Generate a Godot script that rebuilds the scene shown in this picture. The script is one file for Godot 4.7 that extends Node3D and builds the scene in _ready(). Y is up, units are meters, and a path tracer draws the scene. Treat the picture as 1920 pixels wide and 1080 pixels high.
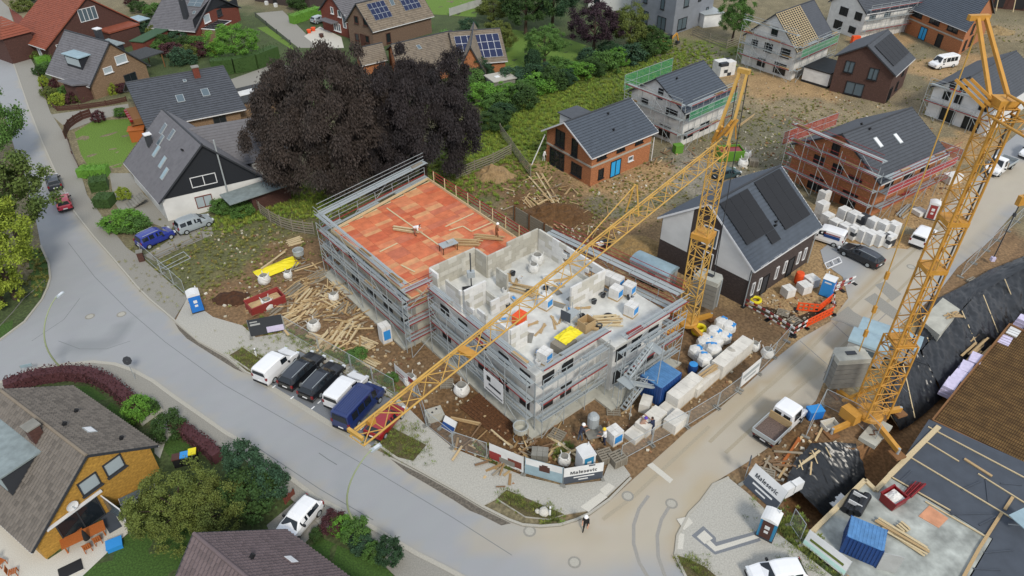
extends Node3D
# A building site at the edge of a village, seen from a drone about 46 m up. x to the right, z towards the viewer, y up, metres.
var R = RandomNumberGenerator.new()
var M = {}
var names = {}
var ORG = Vector3.ZERO
var UB = BoxMesh.new()
var UC = CylinderMesh.new()
var NZ = FastNoiseLite.new()
var NF = FastNoiseLite.new()

const ORD := ["first", "second", "third", "fourth", "fifth", "sixth", "seventh", "eighth", "ninth", "tenth", "eleventh", "twelfth", "thirteenth", "fourteenth", "fifteenth", "sixteenth", "seventeenth", "eighteenth", "nineteenth", "twentieth", "twenty-first", "twenty-second", "twenty-third", "twenty-fourth", "twenty-fifth", "twenty-sixth", "twenty-seventh", "twenty-eighth"]
func V(x, y, z): return Vector3(x, y, z)
func P2(a):
	var r = PackedVector2Array()
	for i in range(0, a.size(), 2): r.append(Vector2(a[i], a[i + 1]))
	return r

class MB:
	var v = PackedVector3Array()
	var n = PackedVector3Array()
	var c = PackedColorArray()
	var col = Color.WHITE
	func tri(a, b, d):
		var m: Vector3 = (d - a).cross(b - a).normalized()
		v.append(a); v.append(b); v.append(d)
		for i in 3: n.append(m); c.append(col)
	func quad(a, b, d, e): tri(a, b, d); tri(a, d, e)
	func trin(a, b, d, na, nb, nd):
		v.append(a); v.append(b); v.append(d); n.append(na); n.append(nb); n.append(nd)
		for i in 3: c.append(col)
	func box(t: Transform3D, s: Vector3):
		var h = s / 2
		var p = []
		for i in 8: p.append(t * Vector3(h.x if i & 1 else -h.x, h.y if i & 2 else -h.y, h.z if i & 4 else -h.z))
		quad(p[0], p[2], p[3], p[1]); quad(p[5], p[7], p[6], p[4]); quad(p[4], p[6], p[2], p[0])
		quad(p[1], p[3], p[7], p[5]); quad(p[2], p[6], p[7], p[3]); quad(p[4], p[0], p[1], p[5])
	func bx(ctr, s): box(Transform3D(Basis(), ctr), s)
	func beam(a, b, w, h):
		var d: Vector3 = b - a
		if d.length() < 0.001: return
		var z = d.normalized()
		var u = Vector3.UP if absf(z.y) < 0.95 else Vector3.RIGHT
		var x = u.cross(z).normalized()
		box(Transform3D(Basis(x, z.cross(x), z), (a + b) / 2), Vector3(w, h, d.length()))
	func tube(a, b, r0, r1, k = 6):
		var z: Vector3 = (b - a).normalized()
		var u = Vector3.UP if absf(z.y) < 0.95 else Vector3.RIGHT
		var x = u.cross(z).normalized()
		var y = z.cross(x)
		for i in k:
			var t0 = TAU * i / k
			var t1 = TAU * (i + 1) / k
			var d0 = x * cos(t0) + y * sin(t0)
			var d1 = x * cos(t1) + y * sin(t1)
			trin(a + d0 * r0, b + d0 * r1, b + d1 * r1, d0, d0, d1)
			trin(a + d0 * r0, b + d1 * r1, a + d1 * r0, d0, d1, d1)
			tri(b, b + d1 * r1, b + d0 * r1); tri(a, a + d0 * r0, a + d1 * r0)
	func prism(pts: PackedVector2Array, y0, y1, cap_low = false):
		var q = pts
		if Geometry2D.is_polygon_clockwise(q): q.reverse()
		var k = q.size()
		for i in k:
			var a = q[i]
			var b = q[(i + 1) % k]
			quad(Vector3(b.x, y0, b.y), Vector3(b.x, y1, b.y), Vector3(a.x, y1, a.y), Vector3(a.x, y0, a.y))
		flat(q, y1)
		if cap_low: flat(q, y0)
	func flat(q, y):
		var ix = Geometry2D.triangulate_polygon(q)
		for i in range(0, ix.size(), 3):
			var a = Vector3(q[ix[i]].x, y, q[ix[i]].y)
			var b = Vector3(q[ix[i + 1]].x, y, q[ix[i + 1]].y)
			var d = Vector3(q[ix[i + 2]].x, y, q[ix[i + 2]].y)
			if (d - a).cross(b - a).y < 0: tri(a, d, b)
			else: tri(a, b, d)
	func lathe(base: Vector3, prof, k = 12):   # prof: [radius, height] pairs
		for j in prof.size() - 1:
			for i in k:
				var t0 = TAU * i / k
				var t1 = TAU * (i + 1) / k
				var d0 = Vector3(cos(t0), 0, sin(t0))
				var d1 = Vector3(cos(t1), 0, sin(t1))
				var a: Vector3 = base + d0 * prof[j][0] + Vector3.UP * prof[j][1]
				var b: Vector3 = base + d1 * prof[j][0] + Vector3.UP * prof[j][1]
				var e: Vector3 = base + d0 * prof[j + 1][0] + Vector3.UP * prof[j + 1][1]
				var f: Vector3 = base + d1 * prof[j + 1][0] + Vector3.UP * prof[j + 1][1]
				quad(a, e, f, b)
	func mesh() -> ArrayMesh:
		var m = ArrayMesh.new()
		if v.is_empty(): return m
		var arr = []
		arr.resize(Mesh.ARRAY_MAX)
		arr[Mesh.ARRAY_VERTEX] = v; arr[Mesh.ARRAY_NORMAL] = n; arr[Mesh.ARRAY_COLOR] = c
		m.add_surface_from_arrays(Mesh.PRIMITIVE_TRIANGLES, arr)
		return m

func numbered(nm):
	names[nm] = names.get(nm, -1) + 1
	return nm if names[nm] == 0 else "%s_%03d" % [nm, names[nm]]
func tag(o, label, cat, grp = ""):
	o.set_meta("label", label); o.set_meta("category", cat)
	if grp != "": o.set_meta("group", grp)
	return o
func thing(nm, label, cat, at = Vector3.ZERO, rot = 0.0, grp = ""):      # parts follow in the thing's own frame
	var o = Node3D.new()
	o.name = numbered(nm); add_child(o); o.position = at; o.rotation.y = rot
	ORG = Vector3.ZERO
	return tag(o, label, cat, grp)
func thingw(nm, label, cat, at, grp = ""):                               # parts follow in world coordinates
	var o = thing(nm, label, cat, at, 0.0, grp)
	ORG = at
	return o
func part(o, nm, mesh, mt, xf = Transform3D.IDENTITY):
	var m = MeshInstance3D.new()
	m.name = nm; m.mesh = mesh; m.material_override = M[mt] if mt is String else mt
	m.transform = xf
	m.position -= ORG
	o.add_child(m, true)
	return m
func mpart(o, nm, mb, mt): return part(o, nm, mb.mesh(), mt)
func single(nm, mb, mt, label, cat, grp = ""):                           # a thing that is one mesh; mb in world coordinates
	ORG = Vector3.ZERO
	var m = part(self, numbered(nm), mb.mesh(), mt)
	return tag(m, label, cat, grp)
func struct(nm, mb, mt, parent = self):
	ORG = Vector3.ZERO
	var m = part(parent, numbered(nm) if parent == self else nm, mb.mesh(), mt)
	if parent == self: m.set_meta("kind", "structure")
	return m
func bp(o, nm, mt, ctr, size, rot = 0.0, tilt = 0.0):                    # box part
	return part(o, nm, UB, mt, Transform3D(Basis(Vector3.UP, rot) * Basis(Vector3.RIGHT, tilt) * Basis.from_scale(size), ctr))
func bm(o, nm, mt, a, b, w, h):                                          # beam part from a to b
	var d: Vector3 = b - a
	var z = d.normalized()
	var u = Vector3.UP if absf(z.y) < 0.95 else Vector3.RIGHT
	var x = u.cross(z).normalized()
	return part(o, nm, UB, mt, Transform3D(Basis(x * w, z.cross(x) * h, z * d.length()), (a + b) / 2))
func rod(o, nm, mt, a, b, r):                                            # round bar from a to b
	var d: Vector3 = b - a
	var y = d.normalized()
	var u = Vector3.RIGHT if absf(y.x) < 0.9 else Vector3.FORWARD
	var x = u.cross(y).normalized()
	return part(o, nm, UC, mt, Transform3D(Basis(x * r, y * d.length(), x.cross(y) * r), (a + b) / 2))

func noise_tex(freq, oct, lo, hi, sd, type = FastNoiseLite.TYPE_SIMPLEX_SMOOTH, size = 512):
	var f = FastNoiseLite.new()
	f.noise_type = type; f.frequency = freq; f.fractal_octaves = oct; f.fractal_gain = 0.6; f.seed = sd
	var t = NoiseTexture2D.new()
	t.width = size; t.height = size; t.seamless = true; t.noise = f
	var g = Gradient.new()
	g.set_color(0, Color(lo, lo, lo)); g.set_color(1, Color(hi, hi, hi))
	t.color_ramp = g
	return t
var TX = {}
func mat(key, hex, rough = 0.85, tex = "", scale = 0.1, metal = 0.0, vc = false):
	var m = StandardMaterial3D.new()
	m.albedo_color = Color(hex); m.roughness = rough; m.metallic = metal
	m.vertex_color_use_as_albedo = vc
	if tex != "":
		m.albedo_texture = TX[tex]; m.uv1_triplanar = true; m.uv1_world_triplanar = true; m.uv1_scale = Vector3.ONE * scale
	M[key] = m
	return m
func lin(hex): return Color(hex).srgb_to_linear()

func materials():
	TX.patch = noise_tex(0.006, 7, 0.80, 1.0, 3, FastNoiseLite.TYPE_SIMPLEX_SMOOTH, 1024)
	TX.soft = noise_tex(0.008, 6, 0.87, 1.0, 5)
	TX.grain = noise_tex(0.06, 5, 0.80, 1.0, 7)
	TX.fine = noise_tex(0.09, 4, 0.90, 1.0, 13)
	TX.rough = noise_tex(0.02, 6, 0.58, 1.0, 9, FastNoiseLite.TYPE_SIMPLEX_SMOOTH, 1024)
	TX.cell = noise_tex(0.03, 3, 0.62, 1.0, 11, FastNoiseLite.TYPE_CELLULAR)
	mat("soil", "ffffff", 1.0, "rough", 0.12, 0, true)
	mat("asphalt", "ffffff", 0.95, "fine", 0.35, 0, true)
	mat("bay", "7f8388", 0.95, "grain", 0.3)
	mat("paving", "bab7ad", 0.95, "grain", 0.2)
	mat("oldpaving", "9b988f", 0.95, "grain", 0.25)
	mat("kerb", "b9b5a9", 0.9, "grain", 0.3)
	mat("whitestone", "d6d2c6", 0.9, "grain", 0.4)
	mat("lawn", "77993a", 1.0, "rough", 0.25)
	mat("darklawn", "4d6f2c", 1.0, "rough", 0.25)
	mat("concrete", "bdbcb0", 0.9, "patch", 0.08)
	mat("concretedark", "8d8b83", 0.9, "patch", 0.1)
	mat("screed", "dcdcd6", 0.85, "patch", 0.07)
	mat("slabstain", "c4c9c2", 0.85, "rough", 0.02)
	mat("block", "dfdeda", 0.9, "soft", 0.25)
	mat("blockgrey", "b7b3a6", 0.9, "soft", 0.25)
	mat("blockdim", "c9c6bb", 0.9, "soft", 0.25)
	mat("ytong", "dedad0", 0.95, "soft", 0.2)
	mat("white", "e4e5e4", 0.7, "soft", 0.1)
	mat("plaster", "e0e0dd", 0.85, "soft", 0.08)
	mat("whitepaint", "e9eaea", 0.35)
	mat("trim", "d9dadb", 0.6)
	mat("black", "1b1c1f", 0.6)
	mat("darkgrey", "33363b", 0.6)
	mat("rubber", "1a1a1b", 0.9)
	mat("glass", "1d242a", 0.08)
	mat("paleglass", "56646c", 0.1)
	mat("shutter", "9fabb0", 0.6)
	mat("alu", "b4bbbd", 0.45, "", 0.1, 0.4)
	mat("galv", "b3babc", 0.55, "grain", 0.3, 0.1)
	mat("deck", "a9b1b3", 0.7, "grain", 0.6, 0.0)
	mat("redpaint", "9c3a36", 0.7, "grain", 0.4)
	for b in [["brick_red", "8c4a3a"], ["brick_beige", "a08468"], ["brick_dark", "574b47"], ["brick_brown", "664a41"], ["brick_orange", "d0895c"], ["brick_ochre", "d6a448"], ["brick_grey", "8a7260"], ["brick_wine", "65443c"]]:
		mat(b[0], b[1], 0.95, "cell", 0.35)
	mat("woodslate", "22262d", 0.8, "grain", 0.2)
	for t in [["tile_dark", "50545b"], ["tile_grey", "6f6e72"], ["tile_brown", "6a5f59"], ["tile_red", "8f4c36"], ["tile_old", "716a62"], ["tile_aubergine", "6d5f60"], ["tile_slate", "4d5157"], ["tile_blue", "4e5660"], ["tile_umber", "847868"]]:
		mat(t[0], t[1], 0.75, "soft", 0.2, 0, true)
	mat("flatroof", "8e9a9b", 0.8, "patch", 0.15)
	mat("bitumen", "4d5052", 0.9, "rough", 0.15)
	mat("solar", "272f4e", 0.18, "", 0.1, 0.3)
	mat("solarblack", "101115", 0.55)
	mat("wood", "c0a377", 0.85, "grain", 0.3)
	mat("woodpale", "d8c49c", 0.85, "grain", 0.3)
	mat("woodgrey", "938b7c", 0.9, "grain", 0.3)
	mat("woodbrown", "8a623c", 0.9, "grain", 0.3)
	mat("woodorange", "b5652a", 0.7, "grain", 0.3)
	mat("rust", "744c2c", 0.95, "rough", 0.2)
	mat("rustlight", "a5834f", 0.9, "rough", 0.03)
	mat("yellow", "c8923c", 0.55, "soft", 0.3)
	mat("yellowpale", "c99f4e", 0.55, "soft", 0.3)
	mat("yellowbright", "e0cf1e", 0.6)
	mat("orange", "e0521e", 0.6)
	mat("bluepot", "1f6fc0", 0.5)
	mat("bluebox", "1d4787", 0.5, "soft", 0.3)
	mat("bluetop", "5a8fc4", 0.6, "patch", 0.2)
	mat("bluewrap", "2f8ad0", 0.5)
	mat("teal", "2c7fa6", 0.5)
	mat("paleblue", "98b0ba", 0.6, "soft", 0.2)
	mat("greypanel", "b4b6b4", 0.7, "soft", 0.2)
	mat("doorblue", "2fa3e0", 0.5)
	mat("brownpanel", "4b2d25", 0.6)
	mat("bag", "e2e1dc", 0.8, "soft", 0.5)
	mat("lilac", "d3cbe6", 0.8, "soft", 0.4)
	mat("tarp", "1f2226", 0.32, "soft", 0.2)
	mat("membrane", "474e58", 0.75, "soft", 0.12)
	mat("greyrender", "868b93", 0.85, "soft", 0.1)
	mat("bedfloor", "7f6c63", 0.9, "rough", 0.3)
	mat("mint", "b9dcd2", 0.7)
	var gn = mat("greennet", "3f9a6a", 0.8, "", 0.1)
	gn.transparency = BaseMaterial3D.TRANSPARENCY_ALPHA; gn.albedo_color.a = 0.55
	var rn = mat("rednet", "b23b40", 0.8)
	rn.transparency = BaseMaterial3D.TRANSPARENCY_ALPHA; rn.albedo_color.a = 0.6
	var mn = mat("meshpanel", "a9adac", 0.7)
	mn.transparency = BaseMaterial3D.TRANSPARENCY_ALPHA; mn.albedo_color.a = 0.16
	for p in [["form_a", "da7a50"], ["form_b", "de8a60"], ["form_c", "d06a44"], ["form_d", "d89a74"], ["form_e", "cc7454"], ["form_f", "dea070"]]:
		mat(p[0], p[1], 0.6, "patch", 0.12)
	for s in [["skin", "c49a80"], ["navy", "262b45"], ["denim", "56606f"], ["shirt", "dadada"], ["blackcloth", "19191b"], ["hatwhite", "eeeeec"], ["hatyellow", "e6c53a"], ["hatpurple", "5a3fa8"], ["hairdark", "2a211c"], ["browncloth", "7d5236"]]:
		mat(s[0], s[1], 0.85)
	for k in [["paint_white", "e6e7e8"], ["paint_black", "14161a"], ["paint_blue", "1b2e63"], ["paint_red", "8f1b22"], ["paint_silver", "9aa3a8"], ["paint_royal", "20318a"], ["paint_grey", "5d6468"], ["paint_teal", "28434a"], ["paint_pink", "c1374a"], ["paint_charcoal", "2b3038"]]:
		var q = mat(k[0], k[1], 0.3)
		q.clearcoat_enabled = true; q.clearcoat = 0.6; q.clearcoat_roughness = 0.08
	mat("redlamp", "7d1016", 0.3)
	mat("lamp", "c9ced2", 0.2)
	for l in [["leaf_green", "4f7230"], ["leaf_dark", "35501f"], ["leaf_olive", "5f6a2c"], ["leaf_yellow", "86962f"], ["leaf_purple", "33212a"], ["leaf_copper", "3f3631"], ["leaf_plum", "312b2c"], ["leaf_wine", "4d2a2e"], ["leaf_bright", "5c8a2c"], ["leaf_blue", "36543a"], ["leaf_rust", "5f6b2b"], ["leaf_pine", "2c4a2c"]]:
		var q = mat(l[0], l[1], 0.85, "", 0.1, 0, true)
		q.backlight_enabled = true; q.backlight = Color(l[1]) * 0.15
	mat("bark", "54453a", 0.95, "grain", 0.5)

func sky_and_camera():
	var cam = Camera3D.new()
	cam.name = "camera"; add_child(cam)
	cam.position = V(0, 46, 0); cam.rotation_degrees = V(-36.8186, 0, 0)
	cam.fov = 43.897; cam.near = 0.5; cam.far = 2000.0; cam.current = true
	var env = Environment.new()
	env.background_mode = Environment.BG_SKY
	var sm = ProceduralSkyMaterial.new()
	sm.sky_top_color = Color(0.74, 0.78, 0.84); sm.sky_horizon_color = Color(0.92, 0.93, 0.95); sm.sky_curve = 0.2
	sm.ground_bottom_color = Color(0.3, 0.3, 0.28); sm.ground_horizon_color = Color(0.6, 0.6, 0.6)
	sm.sun_angle_max = 0.0
	var sky = Sky.new()
	sky.sky_material = sm
	env.sky = sky; env.background_energy_multiplier = 0.8
	env.tonemap_mode = Environment.TONE_MAPPER_LINEAR; env.tonemap_exposure = 1.62
	env.sdfgi_enabled = true; env.ssao_enabled = true; env.ssil_enabled = true
	var we = WorldEnvironment.new()
	we.name = "world_environment"; we.environment = env; add_child(we)
	var sun = DirectionalLight3D.new()
	sun.name = "sun"; sun.light_energy = 0.5; sun.light_angular_distance = 12.0; sun.light_color = Color(1.0, 0.97, 0.92)
	sun.shadow_enabled = true; add_child(sun)
	sun.rotation_degrees = V(-43, 24, 0)

func _ready():
	R.seed = 20240711
	NZ.seed = 4; NZ.frequency = 0.12; NZ.fractal_octaves = 4
	NF.seed = 8; NF.frequency = 0.9; NF.fractal_octaves = 3
	UC.top_radius = 1.0; UC.bottom_radius = 1.0; UC.height = 1.0; UC.radial_segments = 8; UC.rings = 0
	sky_and_camera()
	materials()
	ground_and_roads()
	neighbour_houses()
	new_houses()
	site_building()
	foundation_pit()
	cranes()
	vehicles()
	site_things()
	street_things()
	vegetation()

# ---------- ground, roads, pavements ----------
func grid_sheet(poly: PackedVector2Array, y, cell, colour: Callable, bump = 0.0):
	var mb = MB.new()
	var lo = poly[0]
	var hi = poly[0]
	for p in poly:
		lo = lo.min(p); hi = hi.max(p)
	var nx = int((hi.x - lo.x) / cell) + 1
	var nz = int((hi.y - lo.y) / cell) + 1
	for i in nx:
		for j in nz:
			var a = lo + Vector2(i, j) * cell
			var sq = PackedVector2Array([a, a + Vector2(cell, 0), a + Vector2(cell, cell), a + Vector2(0, cell)])
			for q in Geometry2D.intersect_polygons(sq, poly):
				var ix = Geometry2D.triangulate_polygon(q)
				for k in range(0, ix.size(), 3):
					var t = [q[ix[k]], q[ix[k + 1]], q[ix[k + 2]]]
					if (t[1] - t[0]).cross(t[2] - t[0]) < 0: t = [t[0], t[2], t[1]]
					for p in t:
						mb.v.append(Vector3(p.x, y + bump * absf(NZ.get_noise_2d(p.x * 4, p.y * 4)), p.y)); mb.n.append(Vector3.UP); mb.c.append(colour.call(p))
	return mb
var ROAD
var blobs = []
func soil_colour(p: Vector2) -> Color:
	var w = Vector2(NZ.get_noise_2d(p.x, p.y), NZ.get_noise_2d(p.x + 70, p.y - 40)) * 4.0 + Vector2(NF.get_noise_2d(p.x, p.y), NF.get_noise_2d(p.y, p.x)) * 1.2
	var c: Color = lin("958a6b")
	for b in blobs:
		var d: float = (p + w - b[0]).length()
		if d < b[1]: c = c.lerp(b[2], smoothstep(b[1], b[1] * 0.55, d))
	return c * (1.0 + 0.35 * NF.get_noise_2d(p.x * 1.7, p.y * 1.7))
func seg_dist(p: Vector2, line) -> float:
	var best = 1e9
	for i in line.size() - 1:
		best = minf(best, p.distance_to(Geometry2D.get_closest_point_to_segment(p, line[i], line[i + 1])))
	return best
var dust = []
func road_colour(p: Vector2) -> Color:
	var c: Color = lin("9c9ea0")
	var n = NZ.get_noise_2d(p.x * 0.8, p.y * 0.8)
	var f = NF.get_noise_2d(p.x, p.y)
	for d in dust:
		var r: float = seg_dist(p + Vector2(f, n) * 0.5, d[0]) + n * minf(d[1], 1.2) * 0.8 + f * 0.25
		if r < d[1]: c = c.lerp(d[2], d[3] * smoothstep(d[1], d[1] * 0.35, r))
	return c * (1.0 + 0.03 * n + 0.04 * f)
func flat_part(nm, poly, y, mt, parent = self):
	var mb = MB.new()
	mb.flat(poly, y)
	return struct(nm, mb, mt, parent)
func raised(nm, poly, y0, y1, mt, parent = self):
	var mb = MB.new()
	mb.prism(poly, y0, y1)
	return struct(nm, mb, mt, parent)
func strip(nm, line, w, y0, y1, mt, parent = self):   # a kerb or wall that follows a line
	var mb = MB.new()
	for i in line.size() - 1:
		var a: Vector3 = line[i]
		var b: Vector3 = line[i + 1]
		var d = (b - a).normalized() * w * 0.3
		mb.beam(Vector3(a.x, (y0 + y1) / 2 - 0.001 * (i % 2), a.z) - d, Vector3(b.x, (y0 + y1) / 2 - 0.001 * (i % 2), b.z) + d, w, y1 - y0)
	return struct(nm, mb, mt, parent)

func ribbon(nm, line, w, y, mt):
	var mb = MB.new()
	var l = []
	var r = []
	for i in line.size():
		var d: Vector3 = line[mini(i + 1, line.size() - 1)] - line[maxi(i - 1, 0)]
		var s = V(-d.z, 0, d.x).normalized() * w * 0.5
		l.append(V(line[i].x, y, line[i].z) + s); r.append(V(line[i].x, y, line[i].z) - s)
	for i in line.size() - 1: mb.quad(l[i], l[i + 1], r[i + 1], r[i])
	return struct(nm, mb, mt)
func ground_and_roads():
	var C = {"m": lin("6f8038"), "g": lin("56663a"), "o": lin("87826a"), "b": lin("987a58"), "s": lin("c3a274"), "p": lin("77784f"), "d": lin("a49c8c"), "k": lin("7d5c38"), "t": lin("a89878")}
	var pts = [V(-77.55,0,-136.37),V(-46.94,0,-136.37),V(-26.53,0,-136.37),V(-6.23,0,-139.45),V(10.28,0,-156.74),V(-67,0,-149.43),V(-49.42,0,-59.57),V(-50.27,0,-56.04),V(-38.37,0,-44.85),V(-27.82,0,-36.13),V(-19.52,0,-33.63),V(-9.81,0,-28.71),V(-35.35,0,-31.3),V(-21.41,0,-29.55),V(21.5,0,-28.71)]
	var rad = [32, 30, 40, 36, 26, 24, 7, 6, 9, 10, 8, 6, 10, 10, 4]
	for i in pts.size(): blobs.append([Vector2(pts[i].x, pts[i].z), rad[i], C.g])
	for z in [["m", 9.0, [V(-4.52,0,-91.6),V(0,0,-98.57),V(5.93,0,-107.4),V(12.32,0,-112.83),V(20.62,0,-122.44),V(28.82,0,-131.93),V(-5.8,0,-86.84),V(15.55,0,-118.69),V(0,0,-104.33),V(4.47,0,-115.12),V(11.43,0,-125.04),V(38.09,0,-137.9)]], ["p", 9.5, [V(-37.38,0,-66.48),V(-33.98,0,-70.9),V(-29.6,0,-73.26),V(-27.96,0,-77),V(-24.25,0,-78.31),V(-33.56,0,-75.72),V(-34.6,0,-65.43)]], ["o", 9.5, [V(36.55,0,-98.57),V(44.77,0,-104.33),V(36.9,0,-91.6),V(18.84,0,-86.84),V(12.8,0,-78.31),V(34.09,0,-133.39),V(8.46,0,-74.48),V(5.65,0,-83.85),V(19.55,0,-82.42)]],
		["d", 6.5, [V(28.24,0,-89.97),V(24.63,0,-86.84),V(36.95,0,-68.64),V(39.6,0,-67.55),V(44.95,0,-68.64)]], ["t", 9.0, [V(39.93,0,-117.48),V(43.99,0,-112.83),V(51.12,0,-110.61),V(51.57,0,-100.44),V(101.05,0,-149.43),V(69.64,0,-104.33),V(65.1,0,-112.83)]],
		["s", 7.5, [V(11.59,0,-86.84),V(5.69,0,-84.58),V(2.9,0,-86.84),V(15.21,0,-86.84),V(11.7,0,-68.64),V(13.72,0,-65.43),V(16.54,0,-72.06),V(16.95,0,-63.4),V(10.14,0,-65.43),V(29.2,0,-59.57),V(41.18,0,-73.26),V(50.14,0,-78.97),V(57.24,0,-85.33),V(68.82,0,-94.99),V(49.4,0,-118.69),V(44.26,0,-119.92),V(74.37,0,-145.98),V(76.53,0,-127.73),V(77.79,0,-122.44),V(88.69,0,-130.51),V(16.85,0,-59.57),V(24.63,0,-55.19),V(24.56,0,-51.2),V(34.37,0,-61.45),V(35.38,0,-59.57),V(34.6,0,-65.43),V(46.97,0,-73.26)]],
		["b", 7.0, [V(-30.03,0,-58.66),V(-26.44,0,-57.77),V(-23.59,0,-59.57),V(-20.62,0,-61.45),V(-23.15,0,-67.55),V(-17.3,0,-56.04),V(-13.42,0,-51.97),V(-9.88,0,-48.26),V(-5.25,0,-45.51),V(-2.77,0,-42.94),V(0.91,0,-41.71),V(4,0,-39.94),V(7.61,0,-40.52),V(11.27,0,-44.2),V(13.48,0,-46.18),V(16.8,0,-48.26),V(16.67,0,-52.76),V(19.27,0,-50.45),V(22.4,0,-52.76),V(9.78,0,-39.94),V(2.76,0,-81.01),V(0,0,-84.58),V(6.43,0,-73.26),V(10.7,0,-70.9),V(-2.17,0,-86.84),V(3.99,0,-77),V(8.09,0,-69.76),V(20.54,0,-37.18),V(22.25,0,-37.18),V(22.43,0,-35.1),V(25.33,0,-39.94),V(28.66,0,-40.52),V(56.05,0,-67.55),V(49.1,0,-63.4),V(44.93,0,-59.57)]],
		["k", 4.0, [V(-4.19,0,-43.56),V(-1.82,0,-41.71),V(-5,0,-41.71),V(-2.65,0,-39.37),V(0.87,0,-38.26),V(-7.4,0,-42.94),V(2.73,0,-79.64),V(5.26,0,-75.72),V(9.39,0,-70.32),V(23.45,0,-38.26)]]]:
		for p in z[2]: blobs.append([Vector2(p.x, p.z), z[1], C[z[0]]])
	var hole = P2([20.81,-30.42,20.81,-33.87,21.92,-36.38,23.42,-38.15,25.51,-39.83,28.18,-39.26,29.95,-40.18,32.41,-42.63,33.76,-45.38,36.67,-49.41,41.41,-54.2,46.18,-57.59,51.97,-62.22,57.28,-64.91,91.32,-79.64,61.07,-27.89,30.44,-14.56,24.84,-26.71,22.52,-28.38])
	var field = P2([-125, -182, 125, -182, 125, -20, -125, -20])
	var mb = MB.new()
	for q in Geometry2D.clip_polygons(field, hole):
		var g = grid_sheet(q, 0.0, 1.1, soil_colour, 0.05)
		mb.v.append_array(g.v); mb.n.append_array(g.n); mb.c.append_array(g.c)
	mb.col = lin("5f6b40")
	for q in [[-900, -1200, 900, -182], [-900, -182, -125, 200], [125, -182, 900, -20], [-125, -20, 900, 200]]:
		mb.flat(P2([q[0], q[1], q[2], q[1], q[2], q[3], q[0], q[3]]), -0.03)
	struct("ground", mb, "soil")

	mat("bedsoil", "6f6544", 1.0, "rough", 0.3)
	# dust and mud carried over the asphalt
	var tan_ = lin("ab9f88")
	var pale = lin("aaa496")
	for d in [[[V(-102.7,0,-149.43),V(-77.99,0,-110.61),V(-66.82,0,-94.13),V(-57.94,0,-81.71),V(-49.25,0,-71.25),V(-40.59,0,-61.93),V(-34.05,0,-56.04),V(-27.43,0,-50.6),V(-21.1,0,-45.84),V(-14.5,0,-41.41),V(-9.54,0,-38.15),V(-4.14,0,-34.85),V(0,0,-32.45),V(4.76,0,-31.98)], 1.0, pale, 0.8], [[V(-44.65,0,-48.62),V(-39.54,0,-49.34),V(-35.08,0,-48.26),V(-29.79,0,-44.72),V(-23.73,0,-40.52),V(-18.26,0,-36.65),V(-12.03,0,-32.68),V(-6.88,0,-29.55),V(-3.7,0,-27.49)], 0.8, pale, 0.55],
		[[V(3.93,0,-31.3),V(7.54,0,-31.98),V(10.9,0,-33.15),V(16.19,0,-38.81),V(24.84,0,-45.51),V(33.95,0,-54.37),V(44.15,0,-65.43),V(54.66,0,-74.48),V(70.44,0,-88.38)], 4.6, lin("b7ad9a"), 0.85], [[V(7.67,0,-33.15),V(10.12,0,-36.13),V(14.66,0,-39.94),V(21.1,0,-45.84)], 1.4, lin("b0a084"), 0.6], [[V(-2.34,0,-30.86),V(1.56,0,-30.86),V(5.5,0,-31.3)], 1.5, lin("b0a691"), 0.55],
		[[V(15.6,0,-36.13),V(13.73,0,-33.15),V(11.93,0,-29.98)], 1.0, lin("b0a184"), 0.6], [[V(-43.17,0,-51.59),V(-40.78,0,-51.97),V(-38.81,0,-52.76),V(-38.82,0,-55.19)], 1.3, lin("808486"), 0.6], 		[[V(21.01,0,-45.51),V(27.63,0,-51.2),V(35.94,0,-59.57),V(50.18,0,-73.26)], 0.35, lin("a5957a"), 0.7], [[V(21.9,0,-43.56),V(28.4,0,-48.98),V(37.82,0,-58.66)], 0.4, lin("a5957a"), 0.6]]:
		var l = []
		for p in d[0]: l.append(Vector2(p.x, p.z))
		dust.append([l, d[1], d[2], d[3]])
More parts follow.
